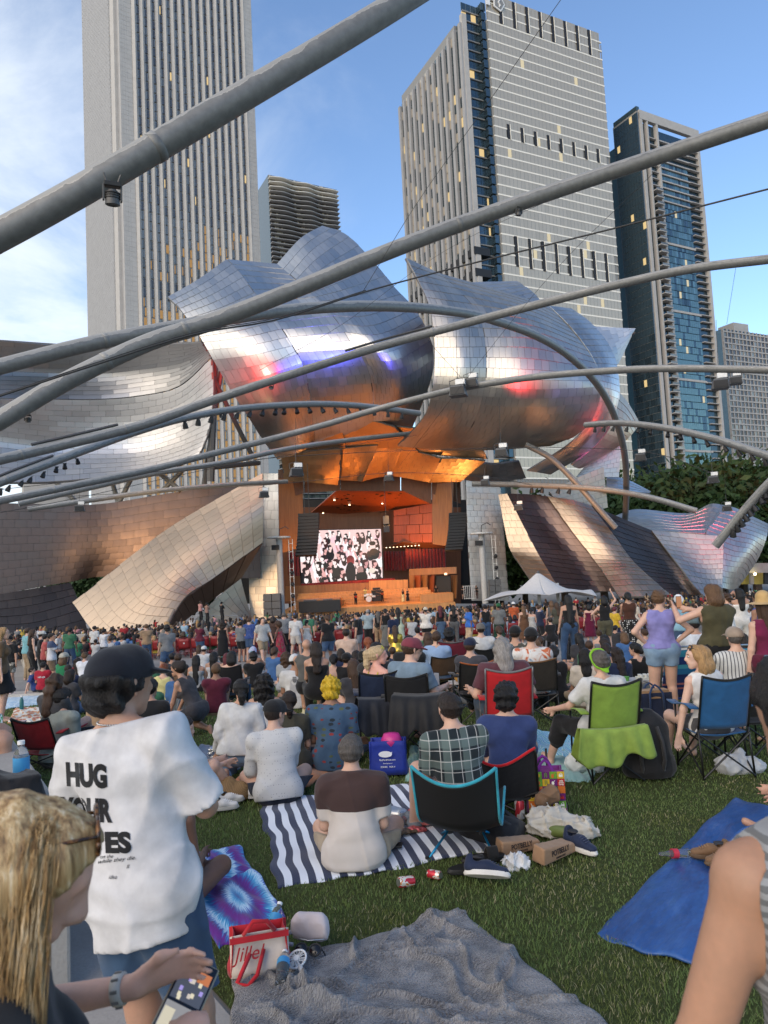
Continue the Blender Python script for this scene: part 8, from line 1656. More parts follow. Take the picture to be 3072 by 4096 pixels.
who('woman in a black tank with a low dark bun raising a hand','C',1272,585,'cross',R_(-6),1.78,fem=True,top=('tank',BLK),bottom=('trousers',BLK),hair=('lowbun','black'),skin=2,seed=52,bulk=1.18,ov=dict(hands=((-.17,.34,.24),(.46,.12,.62)),lean=(0,.02,1)))
who('woman with a green headband and grey bun in the green chair','D',175,922,'chair',R_(4),1.70,fem=True,top=('tee',(.5,.5,.49)),bottom=('capri',BLK),hair=('bun','dgrey'),skin=1,sit=(2430,3105),seed=53,bulk=1.12,res=.013,extra=lambda o,F,D:headband(o,F),ov=dict(feet=((-.42,.5,.07),(-.1,.55,.07)),hands=((-.40,.30,.62),(.2,.33,.58))))
who('smiling blonde woman in a white sleeveless top in the blue chair','D',1010,765,'chair',R_(14),1.70,fem=True,top=('tank',(.63,.62,.6)),bottom=('mini',(.07,.07,.075)),hair=('bob','blonde'),skin=0,sit=(2862,3085),seed=54,res=.0115,fine=True,look=(-1.15,.03),bulk=1.04,hem=.14,ov=dict(hands=((-.36,.06,.30),(.24,.33,.58)),ep=((-1,-.2,0),(1,-.5,-.3)),lean=(-.08,.02,1)),extra=lambda o,F,D:(head_glasses(o,F,(.012,.012,.013)),face(o,F)))
who('woman in a white halter dress with a bare back and dark bun','D',265,697,'cross',R_(0),1.70,fem=True,top=('halter',(.5,.5,.49)),bottom=('skirt',(.5,.5,.49)),hair=('lowbun','dark'),skin=2,seed=55)
who('woman in a black crop tank and jeans leaning on one arm','D',525,690,'prop_l',R_(8),1.70,fem=True,top=('tank',BLK),bottom=('trousers',(.14,.16,.17)),hair=('lowbun','black'),skin=1,seed=56,hem=-.1,look=(-.5,0))
who('woman with a brown knot of hair and thin straps','D',205,580,'cross_up',R_(0),1.68,fem=True,top=('strap',(.16,.17,.19)),bottom=('trousers',BLK),hair=('bun','brown'),skin=1,seed=57)
who('child in a charcoal tee sitting by the plaza edge','D',340,540,'cross_up',R_(-30),1.66,top=('tee',(.035,.035,.038)),bottom=('trousers',BLK),hair=('short','black'),skin=2,seed=58,look=(.4,0))
who('man in a white tee and teal grey cap on a low chair','D',1022,470,'bench',R_(-6),1.78,top=('tee',(.58,.6,.62)),bottom=('trousers',DEN),hair=('buzz','dark'),cap=('cap',(.10,.14,.15)),skin=2,seed=59,bulk=1.06,look=(.3,0))
who('man in a brown cowboy hat and black tank','D',928,410,'bench',R_(0),1.74,top=('tank',BLK),bottom=('trousers',BLK),hair=('short','dark'),cap=('hat',(.045,.024,.014)),skin=1,seed=60,bulk=1.1)
who('man in a beige cap and striped shirt at the right','D',1372,570,'bench',R_(-8),1.72,top=('tee',M['vstripe']),bottom=('trousers',KHK),hair=('buzz','dgrey'),cap=('cap',(.28,.22,.17)),skin=1,seed=61)
who('woman in a lavender tank and denim shorts standing with hands at her hips','D',712,238,'hips',R_(-4),1.70,fem=True,top=('tank',(.20,.19,.42)),bottom=('mini',M['ldenim']),hair=('bun','lbrown'),skin=1,seed=62,res=.014,fine=True,look=(.7,0),bulk=1.12,hem=-.02,pin=9.3)
who('woman in an olive tank and black trousers filming with her phone','D',1190,185,'phone',R_(4),1.74,fem=True,top=('tank',(.062,.056,.028)),bottom=('trousers',BLK),hair=('bob','lbrown'),skin=1,seed=63,res=.014,fine=True,bulk=1.3,hem=-.02,look=(-.2,.0),ov=dict(hands=((-.40,.26,1.42),(-.16,.34,1.38))),extra=lambda o,F,D:hold_phone(o,F,lit=True),pin=9)
who('woman in a burgundy top and straw hat with a denim shirt tied at her waist','D',1625,303,'stand',R_(6),1.66,fem=True,top=('tank',(.13,.012,.045)),bottom=('longskirt',(.075,.008,.022),.55),hair=('long','brown'),cap=('hat',(.42,.28,.12)),skin=1,seed=64,res=.014,bulk=1.15,hem=0.0,extra=lambda o,F,D:denim_wrap(o,F),pin=8)
who('woman in a black tank and olive shorts raising her right arm','D',240,190,'armup',R_(0),1.70,fem=True,top=('tank',BLK),bottom=('shorts',(.08,.075,.045)),hair=('bob','black'),skin=1,seed=65,hem=-.02,pin=22)
who('woman in a brown tank and black polka dot skirt','D',450,232,'folded',R_(-10),1.72,fem=True,top=('tank',(.06,.025,.016)),bottom=('longskirt',M['polka'],.62),hair=('lowbun','black'),skin=2,seed=66,hem=-.04,pin=19.5)
who('child in a yellow tee next to the polka dot skirt','D',335,345,'stand',R_(-60),1.36,top=('tee',(.5,.33,.03)),bottom=('shorts',NVY),hair=('short','dred'),skin=1,seed=67,pin=25)
who('woman with very long black hair and wide blue jeans','C',1390,127,'stand_wide',R_(3),1.76,fem=True,top=('strap',BLK),bottom=('trousers',(.03,.065,.13)),hair=('vlong','black'),skin=2,seed=68,pin=20)
who('woman in a burgundy slip dress at the plaza edge','C',1562,240,'stand',R_(-4),1.66,fem=True,top=('slip',(.10,.008,.03)),bottom=None,hair=('bob','black'),skin=1,seed=69,hem=.62,pin=29)
who('man in a navy tee turned to the right at the plaza edge','C',1150,250,'folded',R_(-75),1.76,top=('tee',(.014,.02,.045)),bottom=('trousers',BLK),hair=('short','brown'),skin=0,seed=70,pin=28)
who('woman in a brown satin slip dress with long fair hair','C',1022,255,'stand',R_(5),1.70,fem=True,top=('slip',(.11,.055,.03)),bottom=None,hair=('wavy','lbrown'),skin=1,seed=71,hem=.6,pin=29)
who('woman in a striped white dress with a dark ponytail','C',1085,275,'stand',R_(-20),1.64,fem=True,top=('slip',M['vstripe']),bottom=None,hair=('lowpony','black'),skin=1,seed=72,hem=.62,pin=29)
who('person in a black tee sitting with dark curls by the navy tee','C',1245,355,'bench',R_(20),1.66,fem=True,top=('tee',BLK),bottom=('trousers',BLK),hair=('bun','dark'),skin=1,seed=73)
who('staff woman in a bright blue polo and khaki trousers facing left','C',565,258,'stand',R_(110),1.66,fem=True,top=('polo',(.03,.12,.42)),bottom=('trousers',(.42,.32,.21)),hair=('lowbun','black'),skin=4,seed=74,pin=29)
who('man in a black tank with an arm around his friend','C',705,247,'hug',R_(2),1.74,top=('tank',BLK),bottom=('trousers',DEN),hair=('short','black'),skin=2,seed=75,pin=30)
who('person in a green hat and grey tee with a yellow print','C',815,236,'stand_wide',R_(0),1.72,top=('tee',(.15,.155,.15)),bottom=('trousers',(.015,.05,.03)),hair=('short','dark'),cap=('beanie',(.02,.10,.04)),skin=4,seed=76,bulk=1.1,pin=30)
who('woman with long hair and folded arms in an olive tee by the jeans','C',1300,225,'folded',R_(10),1.62,fem=True,top=('tee',(.06,.06,.045)),bottom=('trousers',BLK),hair=('long','brown'),skin=1,seed=77,pin=28)
who('woman with long blonde hair near the tent pole','C',1252,182,'stand',R_(-10),1.66,fem=True,top=('tank',(.1,.1,.1)),bottom=('trousers',BLK),hair=('wavy','lbrown'),skin=1,seed=78,pin=30)
who('person in a pale blue tee with a white cloth on the head','D',890,295,'stand',R_(0),1.70,top=('tee',(.2,.36,.45)),bottom=('trousers',DEN),hair=('short','dark'),cap=('wrap',(.6,.62,.64)),skin=2,seed=79,pin=17)
who('young man in a white tee holding a drink and facing left','D',1302,268,'folded',R_(75),1.78,top=('tee',(.5,.5,.49)),bottom=('trousers',(.1,.12,.16)),hair=('curly_short','brown'),skin=1,seed=80,pin=16.5)
who('woman in a white strapless top with long dark hair at the right','D',1412,222,'phone',R_(-5),1.66,fem=True,top=('tube',(.62,.6,.57)),bottom=('trousers',(.55,.53,.5)),hair=('long','black'),skin=2,seed=81,pin=18)
who('dark-haired person beside the straw hat at the right edge','D',1590,252,'stand',R_(20),1.66,fem=True,top=('tank',(.02,.06,.25)),bottom=('trousers',BLK),hair=('lowpony','black'),skin=3,seed=82,pin=11)
who('woman in a black dress with long dark curls on the plaza','B',148,220,'stand',R_(-6),1.70,fem=True,top=('slip',BLK),bottom=None,hair=('curly_long','dark'),skin=2,seed=83,hem=.66,pin=29)
who('man in a grey tee and black shorts on the plaza','B',268,226,'stand',R_(-20),1.72,top=('tee',(.14,.15,.16)),bottom=('shorts',BLK),hair=('short','black'),skin=2,seed=84,pin=28.5)
who('man in a blue dotted shirt and blue shorts on the plaza','B',325,200,'stand',R_(-5),1.78,top=('tee',M['bdots']),bottom=('shorts',(.05,.09,.17)),hair=('short','brown'),skin=1,seed=85,pin=28.5)
who('man in a striped shirt and khaki shorts walking toward the right','B',412,196,'walk',R_(-150),1.80,top=('tee',M['vstripe']),bottom=('shorts',KHK),hair=('short','dark'),skin=1,seed=86,shoes=(.7,.7,.68),pin=25.5)
who('woman in a brown sheer top behind the striped shirt','B',482,190,'stand',R_(-5),1.72,fem=True,top=('long',(.07,.04,.03)),bottom=('trousers',BLK),hair=('bob','dark'),skin=2,seed=87,pin=30)
who('woman in a red floral dress with curly hair walking left','B',522,230,'walk',R_(70),1.66,fem=True,top=('slip',M['floral']),bottom=None,hair=('afro','brown'),skin=4,seed=88,hem=.62,pin=26.5)
who('man in a grey striped shirt behind the red floral dress','B',556,166,'stand',R_(0),1.78,top=('tee',M['hstripe']),bottom=('trousers',BLK),hair=('short','dgrey'),skin=1,seed=89,pin=31)
who('man in a white tee and white shorts on the plaza','B',632,178,'stand_wide',R_(-8),1.78,top=('tee',(.5,.5,.49)),bottom=('shorts',(.55,.5,.44)),hair=('short','dark'),skin=1,seed=90,pin=29)
who('woman in a white sundress with a dark ponytail on the plaza','B',706,214,'stand',R_(-20),1.64,fem=True,top=('slip',(.5,.5,.49)),bottom=None,hair=('pony','black'),skin=2,seed=91,hem=.55,pin=29.5)
who('bearded man in a green tee facing the lawn','B',718,170,'stand',R_(165),1.78,top=('tee',(.04,.15,.09)),bottom=('trousers',BLK),hair=('short','brown'),skin=1,seed=92,pin=31.5)
who('big man in a black printed shirt with a shoulder bag and grey shorts','B',1045,165,'stand',R_(75),1.80,top=('tee',BLK),bottom=('shorts',(.2,.21,.22)),hair=('short','black'),skin=2,seed=93,bulk=1.25,pin=27.5)
who('man in a pale blue shirt standing at the red seats','B',1112,142,'hips',R_(0),1.78,top=('tee',(.26,.33,.36)),bottom=('trousers',BLK),hair=('thin','grey'),skin=1,seed=94,bulk=1.1,pin=32)
who('woman in a black halter top with a phone strap at the seats','B',1180,158,'stand',R_(0),1.68,fem=True,top=('tank',BLK),bottom=('trousers',(.3,.2,.12)),hair=('long','dgrey'),skin=1,seed=95,pin=31.6)
who('woman in a black top and long grey pleated skirt','B',1228,140,'stand',R_(4),1.72,fem=True,top=('tank',BLK),bottom=('longskirt',(.12,.12,.11),.75),hair=('lowbun','black'),skin=3,seed=96,pin=31)
who('woman with very long black hair in a pale green dress','B',1312,132,'stand',R_(0),1.74,fem=True,top=('slip',(.45,.5,.36)),bottom=None,hair=('vlong','black'),skin=3,seed=97,hem=.66,pin=30.5)
who('man in a white tank sitting in the red seats','B',1402,180,'bench',R_(0),1.76,top=('tank',(.5,.5,.49)),bottom=('trousers',BLK),hair=('short','black'),skin=4,seed=98,bulk=1.2,pin=32.4)
who('woman in a white printed tee and black shorts with a backward cap','B',1495,132,'phone',R_(0),1.72,fem=True,top=('tee',(.6,.56,.5)),bottom=('mini',BLK),hair=('lowbun','black'),cap=('backcap',(.5,.44,.34)),skin=2,seed=99,bulk=1.12,pin=30)
who('woman with auburn waves and long jeans skirt by the seats','C',330,240,'stand',R_(0),1.66,fem=True,top=('tank',BLK),bottom=('longskirt',(.06,.10,.16),.6),hair=('wavy','dred'),skin=3,seed=100,pin=32)
who('woman with black hair and grey jeans by the seats','C',440,240,'stand',R_(0),1.66,fem=True,top=('strap',BLK),bottom=('trousers',(.1,.1,.1)),hair=('long','black'),skin=2,seed=101,pin=31.8)
who('man in an orange tee near the tent','C',940,225,'stand',R_(0),1.74,top=('tee',(.42,.09,.03)),bottom=('trousers',BLK),hair=('short','dark'),cap=('backcap',(.6,.6,.58)),skin=2,seed=102,pin=36)
who('man in a black tee and khaki shorts standing close to a fair-haired woman','A',1072,250,'stand',R_(-40),1.76,top=('tee',BLK),bottom=('shorts',KHK),hair=('short','dark'),skin=1,seed=103,shoes=(.6,.6,.58),pin=27)
who('woman with long fair hair and wide black trousers holding his arm','A',1108,226,'folded',R_(60),1.74,fem=True,top=('tee',(.2,.18,.16)),bottom=('trousers',BLK),hair=('vlong','blonde'),skin=0,seed=104,pin=27)
who('man in a white long-sleeved top talking on the phone','A',688,286,'armup',R_(-30),1.76,top=('long',(.56,.57,.6)),bottom=('trousers',BLK),hair=('short','black'),skin=3,seed=105,ov=dict(hands=((-.2,.2,.95),(.12,.10,1.52))),pin=30)
who('man in a white tee standing behind the seats at the left','A',625,255,'stand',R_(-10),1.74,top=('tee',WH),bottom=('trousers',BLK),hair=('short','black'),skin=2,seed=106,pin=34)
who('man in a teal shirt at the far end of the parapet','A',180,268,'stand',R_(-40),1.76,top=('tee',(.16,.36,.4)),bottom=('trousers',KHK),hair=('short','brown'),skin=1,seed=107,pin=24)
who('woman in a black top leaning at the parapet','A',212,278,'stand',R_(-50),1.66,fem=True,top=('tank',BLK),bottom=('trousers',BLK),hair=('long','brown'),skin=1,seed=108,pin=23)
who('man in a white cap and dark tee at the parapet','A',272,292,'stand',R_(-60),1.72,top=('tee',BLK),bottom=('trousers',BLK),hair=('short','dark'),cap=('cap',(.5,.48,.44)),skin=1,seed=109,pin=22)
who('man in a coral tee at the parapet','A',300,308,'stand',R_(-60),1.70,top=('tee',(.4,.09,.08)),bottom=('trousers',BLK),hair=('short','black'),skin=2,seed=110,pin=21)
who('young man in a navy and white polo leaning on the parapet end','A',337,315,'folded',R_(-70),1.74,top=('polo',two_tone and patmat('banded_polo',two_tone((.56,.56,.58),(.06,.08,.14),1.27))),bottom=('shorts',(.16,.11,.07)),hair=('short','black'),skin=2,seed=111,pin=20,look=(.3,0))
who('person in a white tee by the grey wall at the left','A',388,315,'stand',R_(-90),1.64,top=('tee',WH),bottom=('trousers',BLK),hair=('short','black'),skin=2,seed=112,pin=31)
who('man in a white tee with a black backpack strap by the grey wall','A',440,297,'stand',R_(-60),1.72,top=('tee',WH),bottom=('trousers',BLK),hair=('short','black'),skin=3,seed=113,pin=31)
who('man in a black tee and camouflage shorts facing the camera at the left','A',65,396,'stand',R_(170),1.72,top=('tee',BLK),bottom=('shorts',M['camo']),hair=('short','dark'),cap=('cap',BLK),skin=2,seed=114,shoes=BLK,pin=20)
who('blonde woman in a leopard top and black skirt at the left edge','A',6,266,'stand',R_(-70),1.68,fem=True,top=('tee',(.14,.08,.04)),bottom=('longskirt',BLK,.42),hair=('long','blonde'),skin=1,seed=115,pin=13)
who('woman in a green tank and floral skirt sitting on the kerb in a cap','A',420,437,'prop_r',R_(-18),1.70,fem=True,top=('tank',(.02,.17,.07)),bottom=('skirt',M['skirtfl']),hair=('bob','lbrown'),cap=('cap',(.4,.37,.3)),skin=1,seed=116,lift=.12,pin=17.6)
who('boy in a red tee with white lettering sitting on the kerb','A',285,515,'cross_up',R_(0),1.55,top=('tee',(.32,.015,.03)),bottom=('shorts',BLK),hair=('short','black'),skin=2,seed=117,lift=.12,pin=17.8,extra=lambda o,F,D:shirt_text(o,F,D,'mäh-gis',.075,(.6,.6,.6),.33))
who('child in a blue and white patterned shirt lying by the parapet','A',205,573,'lean_back',R_(-70),1.30,top=('tee',M['bdots']),bottom=('shorts',NVY),hair=('short','dark'),skin=1,seed=118,lift=.12,pin=17.9)
who('woman in a white shirt with a fair bun on the kerb','A',560,432,'bench',R_(0),1.60,fem=True,top=('long',(.6,.62,.66)),bottom=('trousers',LDEN),hair=('bun','lbrown'),skin=1,seed=119,pin=17.4)
who('woman with long wavy brown hair in a red top on the kerb','A',512,468,'cross_up',R_(0),1.66,fem=True,top=('tee',(.2,.02,.03)),bottom=('trousers',BLK),hair=('wavy','dark'),skin=2,seed=120,lift=.12,pin=17.6)
who('person with blond curls in a pink top behind the black cap','A',890,405,'bench',R_(-10),1.66,fem=True,top=('tee',(.45,.28,.3)),bottom=('trousers',BLK),hair=('curly_long','lbrown'),skin=1,seed=121,pin=17)
who('woman in a light blue top with shoulder-length brown hair','A',960,427,'bench',R_(-30),1.66,fem=True,top=('tank',(.2,.3,.42)),bottom=('mini',DEN),hair=('bob','brown'),skin=1,seed=122,pin=16.6)
who('man in a dark shirt with short brown hair left of the black-haired women','A',1180,440,'cross_up',R_(0),1.74,top=('tee',(.03,.03,.035)),bottom=('trousers',BLK),hair=('short','brown'),skin=1,seed=123)
who('woman with long black hair and a tan back near the aisle','A',1300,450,'cross_up',R_(3),1.66,fem=True,top=('tube',(.3,.3,.3)),bottom=('trousers',BLK),hair=('vlong','black'),skin=2,seed=124)
who('woman with brown hair beside a white cap near the aisle','A',1318,380,'cross_up',R_(-4),1.70,fem=True,top=('tank',(.3,.2,.15)),bottom=('trousers',BLK),hair=('long','brown'),skin=2,seed=125)
who('person in a white cap and white tee near the aisle','A',1352,392,'cross_up',R_(0),1.66,top=('tee',WH),bottom=('trousers',BLK),hair=('short','dark'),cap=('cap',(.62,.62,.6)),skin=2,seed=126)
who('woman with long brown hair and a tattooed arm at the aisle','A',1490,350,'cross_up',R_(2),1.70,fem=True,top=('tube',(.1,.4,.4)),bottom=('trousers',BLK),hair=('long','dark'),skin=1,seed=127)
who('person in a denim skirt sitting on the tarp at the right edge','S',3360,2890,'knees',R_(75),1.66,fem=True,top=('tee',(.4,.42,.44)),bottom=('skirt',M['ldenim']),hair=('long','dark'),skin=2,seed=128,fine=True)
who('person in an orange dress sitting behind the man in the white tee','S',640,3010,'cross',R_(0),1.66,fem=True,top=('dress',(.5,.12,.02)),bottom=None,hair=('braids','black'),skin=4,seed=129,hem=.05,pin=4.6)
hov=dict(lean=(-.20,.06,1),hip=(.0,0,.93),hands=((-.20,.30,1.10),(.06,.34,1.12)),feet=((-.02,.02,.07),(.22,.10,.07)),ep=((-.7,-.4,-.8),(.8,-.5,-.8)))
def hug_extra(o,F,D):
 dk=cloth((.014,.014,.015));src=D['shirt'];M4=o.matrix_basis;bv=BVHTree.FromPolygons([M4@v.co for v in src.vertices],[p.vertices for p in src.polygons]);inv=M4.inverted()
 def lay(s_,x0,y0,x1,y1,bold,sx,tilt=.06,shear=0.0):
  me=text_mesh(s_,1.0,bold,1.0,0,shear,'LEFT',4);co=np.array([v.co[:]for v in me.vertices]);lo,hi=co.min(0),co.max(0)
  import bmesh
  bm=bmesh.new();bm.from_mesh(me);bmesh.ops.triangulate(bm,faces=bm.faces)
  for _ in range(3):
   eds=[e for e in bm.edges if e.calc_length()>.09]
   if not eds:break
   bmesh.ops.subdivide_edges(bm,edges=eds,cuts=1);bmesh.ops.triangulate(bm,faces=bm.faces)
  for v in bm.verts:
   u=(v.co.x-lo[0])/(hi[0]-lo[0]);w=(v.co.y-lo[1])/(hi[1]-lo[1]);px=x0+(x1-x0)*u-(1-w)*0+(1-w)*(y1-y0)*.05;py=y1+(y0-y1)*w+tilt*(x1-x0)*u
   d=Vector(ray(px,py)).normalized();h=bv.ray_cast(Vector(EYE),d,6.0);p=h[0]-d*.004 if h[0]is not None else Vector(at(px,py,2.6));v.co=inv@p
  bm.to_mesh(me);bm.free();link('lettering',me,dk,o)
 lay('HUG',262,3047,424,3146,.055,1);lay('YOUR',238,3186,444,3284,.055,1,.04);lay('ES',418,3326,522,3414,.055,1,.0)
 lay('on the',400,3420,452,3434,.0,1,-.05,.4);lay('while they die.',392,3440,542,3460,.0,1,-.12,.4);lay('ll',505,3458,518,3474,.0,1,0,.4);lay('ideo',434,3500,468,3516,.0,1,0,.4)
 ch=MB();pts=[F.neck+F.up*.035+V3(.068*math.cos(a),.062*math.sin(a),0)*1.0 for a in np.linspace(0,6.283,48)]
 for i in range(0,48,1):ch.lathe([(.001,-.003),(.004,-.002),(.004,.002),(.001,.003)],6,pts[i])
 ch.build('chain_necklace',plain((.6,.6,.6),.2,1.0),o,smooth=True)
hug,HF,HD=who('standing man in a white tee lettered in bold black, black cap and curls','S',455,2610,'stand',R_(-16),1.84,top=('loose',(.53,.53,.54)),bottom=('shorts',M['denim']),hair=('curly_short','black'),cap=('cap',(.008,.010,.016)),skin=2,look=(.28,.0),bulk=.98,seed=200,res=.0105,fine=True,hem=.17,top_kw=dict(g=.017,fold=.012,sleeve=.86),ov=hov,extra=hug_extra,pin=2.72)
rx=at(3060,3420,1.25)
person('woman in a ribbed grey top standing at the right edge, bare arm in view',(rx[0]+.15,rx[1],gz(rx[1])),R_(8),'stand',top=('tank',M['hstripe']),bottom=('trousers',DEN),hair=('lowpony','black'),skin=(.40,.23,.15),fem=True,height=1.91,res=.0105,fine=True,bulk=1.12,seed=201,ov=dict(hands=((-.34,.10,.84),(.25,.06,.80))))
def blonde():
 yaw=R_(-66);C0=Vector(at(75,3490,1.15));s=1.66/1.74
 ovb=dict(lean=(0,.10,1));F=Fig('stand',True,0.0,R_(-30),1.0,**ovb);hz=F.head
 rot=Matrix.Rotation(yaw,3,'Z');off=rot@Vector((hz[0],hz[1],0));loc=Vector((C0.x-off.x*s,C0.y-off.y*s,C0.z-hz[2]*s));toL=(Matrix.Translation(loc)@rot.to_4x4()@Matrix.Scale(s,4)).inverted()
 L=lambda px,py,Y:tuple(toL@Vector(at(px,py,Y)))
 wl=L(545,3945,1.46);wr=L(800,4230,1.32)
 hd=np.array(L(800,3815,1.52))-np.array(wl);hd2=np.array(L(735,3990,1.45))-np.array(wr)
 ovb.update(hands=(wl,wr),ep=((-1,-.2,-.8),(1,-.2,-.6)),hdir=(tuple(hd),tuple(hd2)),hpalm=(tuple(np.array(L(700,4100,1.38))-np.array(wl)),tuple(np.array(L(690,3960,1.6))-np.array(wr))))
 F=Fig('stand',True,0.0,R_(-30),1.0,**ovb)
 P=F.torso+F.pelv+F.shl+F.nk+F.head_prims()+F.uarm+F.farm+F.thigh+F.shin+F.calf+F.foot+F.hand(0,True,.45)+F.hand(1,True,.5)
 o=link('person',sdf_mesh('body',P,.0085,.016,F.head_sub()),skinmat((.60,.36,.27)),None,loc,(0,0,yaw),s);tag(o,'blonde woman close to the camera bent over her phone','person')
 link('shirt',garment(F,'tee',.014,5),cloth((.014,.014,.016)),o);link('trousers',legwear(F,'trousers',.016,3),cloth((.03,.035,.05)),o)
 link('hair',sdf_mesh('hair',[Rc(F.H(0,-.035,.024),F.H(0,.03,.036),.094,.086,F.hr,.95),Rc(F.H(0,-.07,-.02),F.H(0,-.09,-.14),.085,.075,F.fw,.7)]+[Rc(F.H(sg*.062,-.02,.0),F.H(sg*.074,-.03,-.22),.044,.034)for sg in(-1,1)],.009,.03,[Rc(F.H(0,.13,.0),F.H(0,.13,-.15),.085,.11)],strands(3,.005,140)),hairmat_blonde(),o)
 r=random.Random(4);mb=MB();
 for k in range(2400):
  a=r.uniform(-2.75,2.75);sd=math.sin(a);cs=-math.cos(a);el=r.uniform(.25,1.25);q=F.H(.093*sd*math.cos(el),.1*cs*math.cos(el)*-1*-1,.03+.088*math.sin(el))
  if cs>.32:continue
  ln=r.uniform(.16,.40);d0=V3(0,0,-1);outw=unit(F.hr*sd+F.hf*cs);w=r.uniform(-.02,.02);pts=[q]
  for t_ in(.25,.5,.75,1.0):
   base=F.H((.098+.012*t_)*sd,(.10+.010*t_)*cs,0);p=q*(1-t_)**1.2+(base+d0*ln*t_+outw*(.012*math.sin(t_*5+k)))*(1-(1-t_)**1.2);p=p+V3(w,w*.5,0)*math.sin(t_*7+k);pts.append(p)
  pts=catmull(pts,12);mb.tube(pts,[.0008]*6+[.0008,.0008,.0007,.0006,.0004,.0002],3,False)
 mb.build('hair_locks',hairmat_blonde(),o,smooth=True)
 sg=sunglasses('sunglasses',None,(0,0,0),(0,0,0),1.08,tort(),None);Rm=Matrix(((F.hr[0],-F.hf[0],F.hu[0]),(F.hr[1],-F.hf[1],F.hu[1]),(F.hr[2],-F.hf[2],F.hu[2]))).to_4x4();sg.parent=o;sg.matrix_basis=Matrix.Translation(Vector(F.H(0,.080,.100)))@Rm@Matrix.Rotation(R_(-30),4,'X')@Matrix.Scale(1.08,4)
 f0=F.farm[0];ax=unit(f0.b-f0.a);c=f0.a+(f0.b-f0.a)*.86;q=Vector(ax).to_track_quat('Z','Y').to_matrix()
 w=MB().lathe([(.026,-.011),(.030,-.010),(.031,0),(.030,.010),(.026,.011)],24,c,q).build('watch',plain((.52,.47,.4),.6),o,smooth=True)
 for k in range(9):a=.7*k;MB().box(Vector(c)+q@Vector((.0305*math.cos(a),.0305*math.sin(a),0)),(.004,.006,.014),q).build('watch_band_slot',plain((.2,.18,.16),.7),w)
 MB().lathe([(.0085,-.002),(.0098,-.002),(.0098,.002),(.0085,.002)],14,np.array(F.wr[1])+unit(hd2)*.10,Vector(unit(hd2)).to_track_quat('Z','Y').to_matrix()).build('ring',plain((.7,.7,.7),.15,1.0),o,smooth=True)
 A,B,Cc=Vector(at(742,3840,1.54)),Vector(at(862,3900,1.54)),Vector(at(620,4090,1.42));x=(B-A).normalized();y=(A-Cc);y=(y-x*y.dot(x)).normalized();z=x.cross(y);ctr=(A+B)/2-y*.068
 ph=empty('smartphone',ctr,label='smartphone in a clear case showing photos in the blonde woman\'s hands',cat='phone');ph.matrix_world=Matrix((x.to_4d(),y.to_4d(),z.to_4d(),(0,0,0,1))).transposed()if False else Matrix.Translation(ctr)@Matrix((x,y,z)).transposed().to_4x4()
 MB().box((0,0,0),(.078,.158,.010)).build('case',plain((.36,.30,.2),.3),ph,bevel=.004);MB().box((0,0,.0055),(.072,.150,.003)).build('glass',plain((.012,.014,.02),.1),ph,bevel=.001)
 rr=random.Random(2)
 for(cx,cy,w_,h_,c_)in((-.014,.052,.028,.020,(.12,.12,.13)),(.018,.044,.026,.022,(.5,.16,.05)),(0,.012,.064,.05,(.06,.07,.1)),(0,-.045,.066,.05,(.26,.26,.27)),(-.02,-.052,.022,.04,(.6,.55,.42)),(.016,-.05,.02,.018,(.5,.44,.34))):MB().box((cx,cy,.0074+rr.random()*.0004),(w_,h_,.0006)).build('screen_picture',emit(c_,.6),ph)
 for k in range(10):MB().box((rr.uniform(-.026,.026),rr.uniform(-.01,.035),.0084),(.007,.009,.0005)).build('screen_icon',emit(rr.choice([(.5,.45,.4),(.3,.25,.6),(.6,.55,.4)]),.7),ph)
def hairmat_blonde():
 if 'bl' not in _M:
  t=NT('streaked_blonde_hair');a=t.noise(16,5,stretch=(5,5,.35));t.col(t.ramp(a,[(.3,(.12,.068,.028)),(.42,(.30,.18,.075)),(.55,(.5,.34,.16)),(.68,(.7,.57,.38))])).pr(rough=.4,spec=.4,aniso=.4);t.bump(t.noise(60,4,stretch=(5,5,.3)),.4,.008);_M['bl']=t.m
 return _M['bl']
def tort():
 t=NT('tortoiseshell');t.col(t.ramp(t.noise(60,3),[(.45,(.03,.012,.006)),(.6,(.22,.09,.02))])).pr(rough=.2);return t.m
blonde()
for lb,px,py,c,sk in(('person in dark trousers sitting on the concrete ledge, legs in view',-60,2560,(.02,.022,.028),2),):
 q=gp(-30,3010,.9);person(lb,(q[0]-.35,q[1]-.1,q[2]-.40),R_(-60),'bench',top=('tee',(.1,.1,.1)),bottom=('shorts',c),hair=('short','dark'),skin=sk,res=.015,seed=210)
q=gp(60,3230,.9);blob('jacket','black jacket thrown on the concrete ledge',0,0,[Rc((-.3,-.1,.08),(.1,.05,.06),.12,.09),Rc((-.1,.1,.1),(.12,.12,.05),.09,.06)],cloth((.014,.014,.016)),'jacket',.014,.06,.016,26,loc=(q[0]-.1,q[1],q[2]))
rc=random.Random(21)
def low(pose,fem,hairk,topk,seed,ov=None):
 F=Fig(pose,fem,rc.uniform(-.3,.3),0,1.0,**(ov or{}));h=.042
 P=F.torso+F.shl+F.nk+F.head_prims()[:3]+F.uarm+F.farm
 if pose in('stand','armup','phone'):P=P+F.pelv+F.thigh+F.shin
 body=sdf_mesh('body',P,h,.03);shirt=garment(F,topk,h,seed,.02,fold=0);hair=hair_mesh(F,hairk,.034,seed)
 legs=legwear(F,'trousers',h,seed)if pose in('stand','armup','phone')else None
 return body,shirt,hair,legs
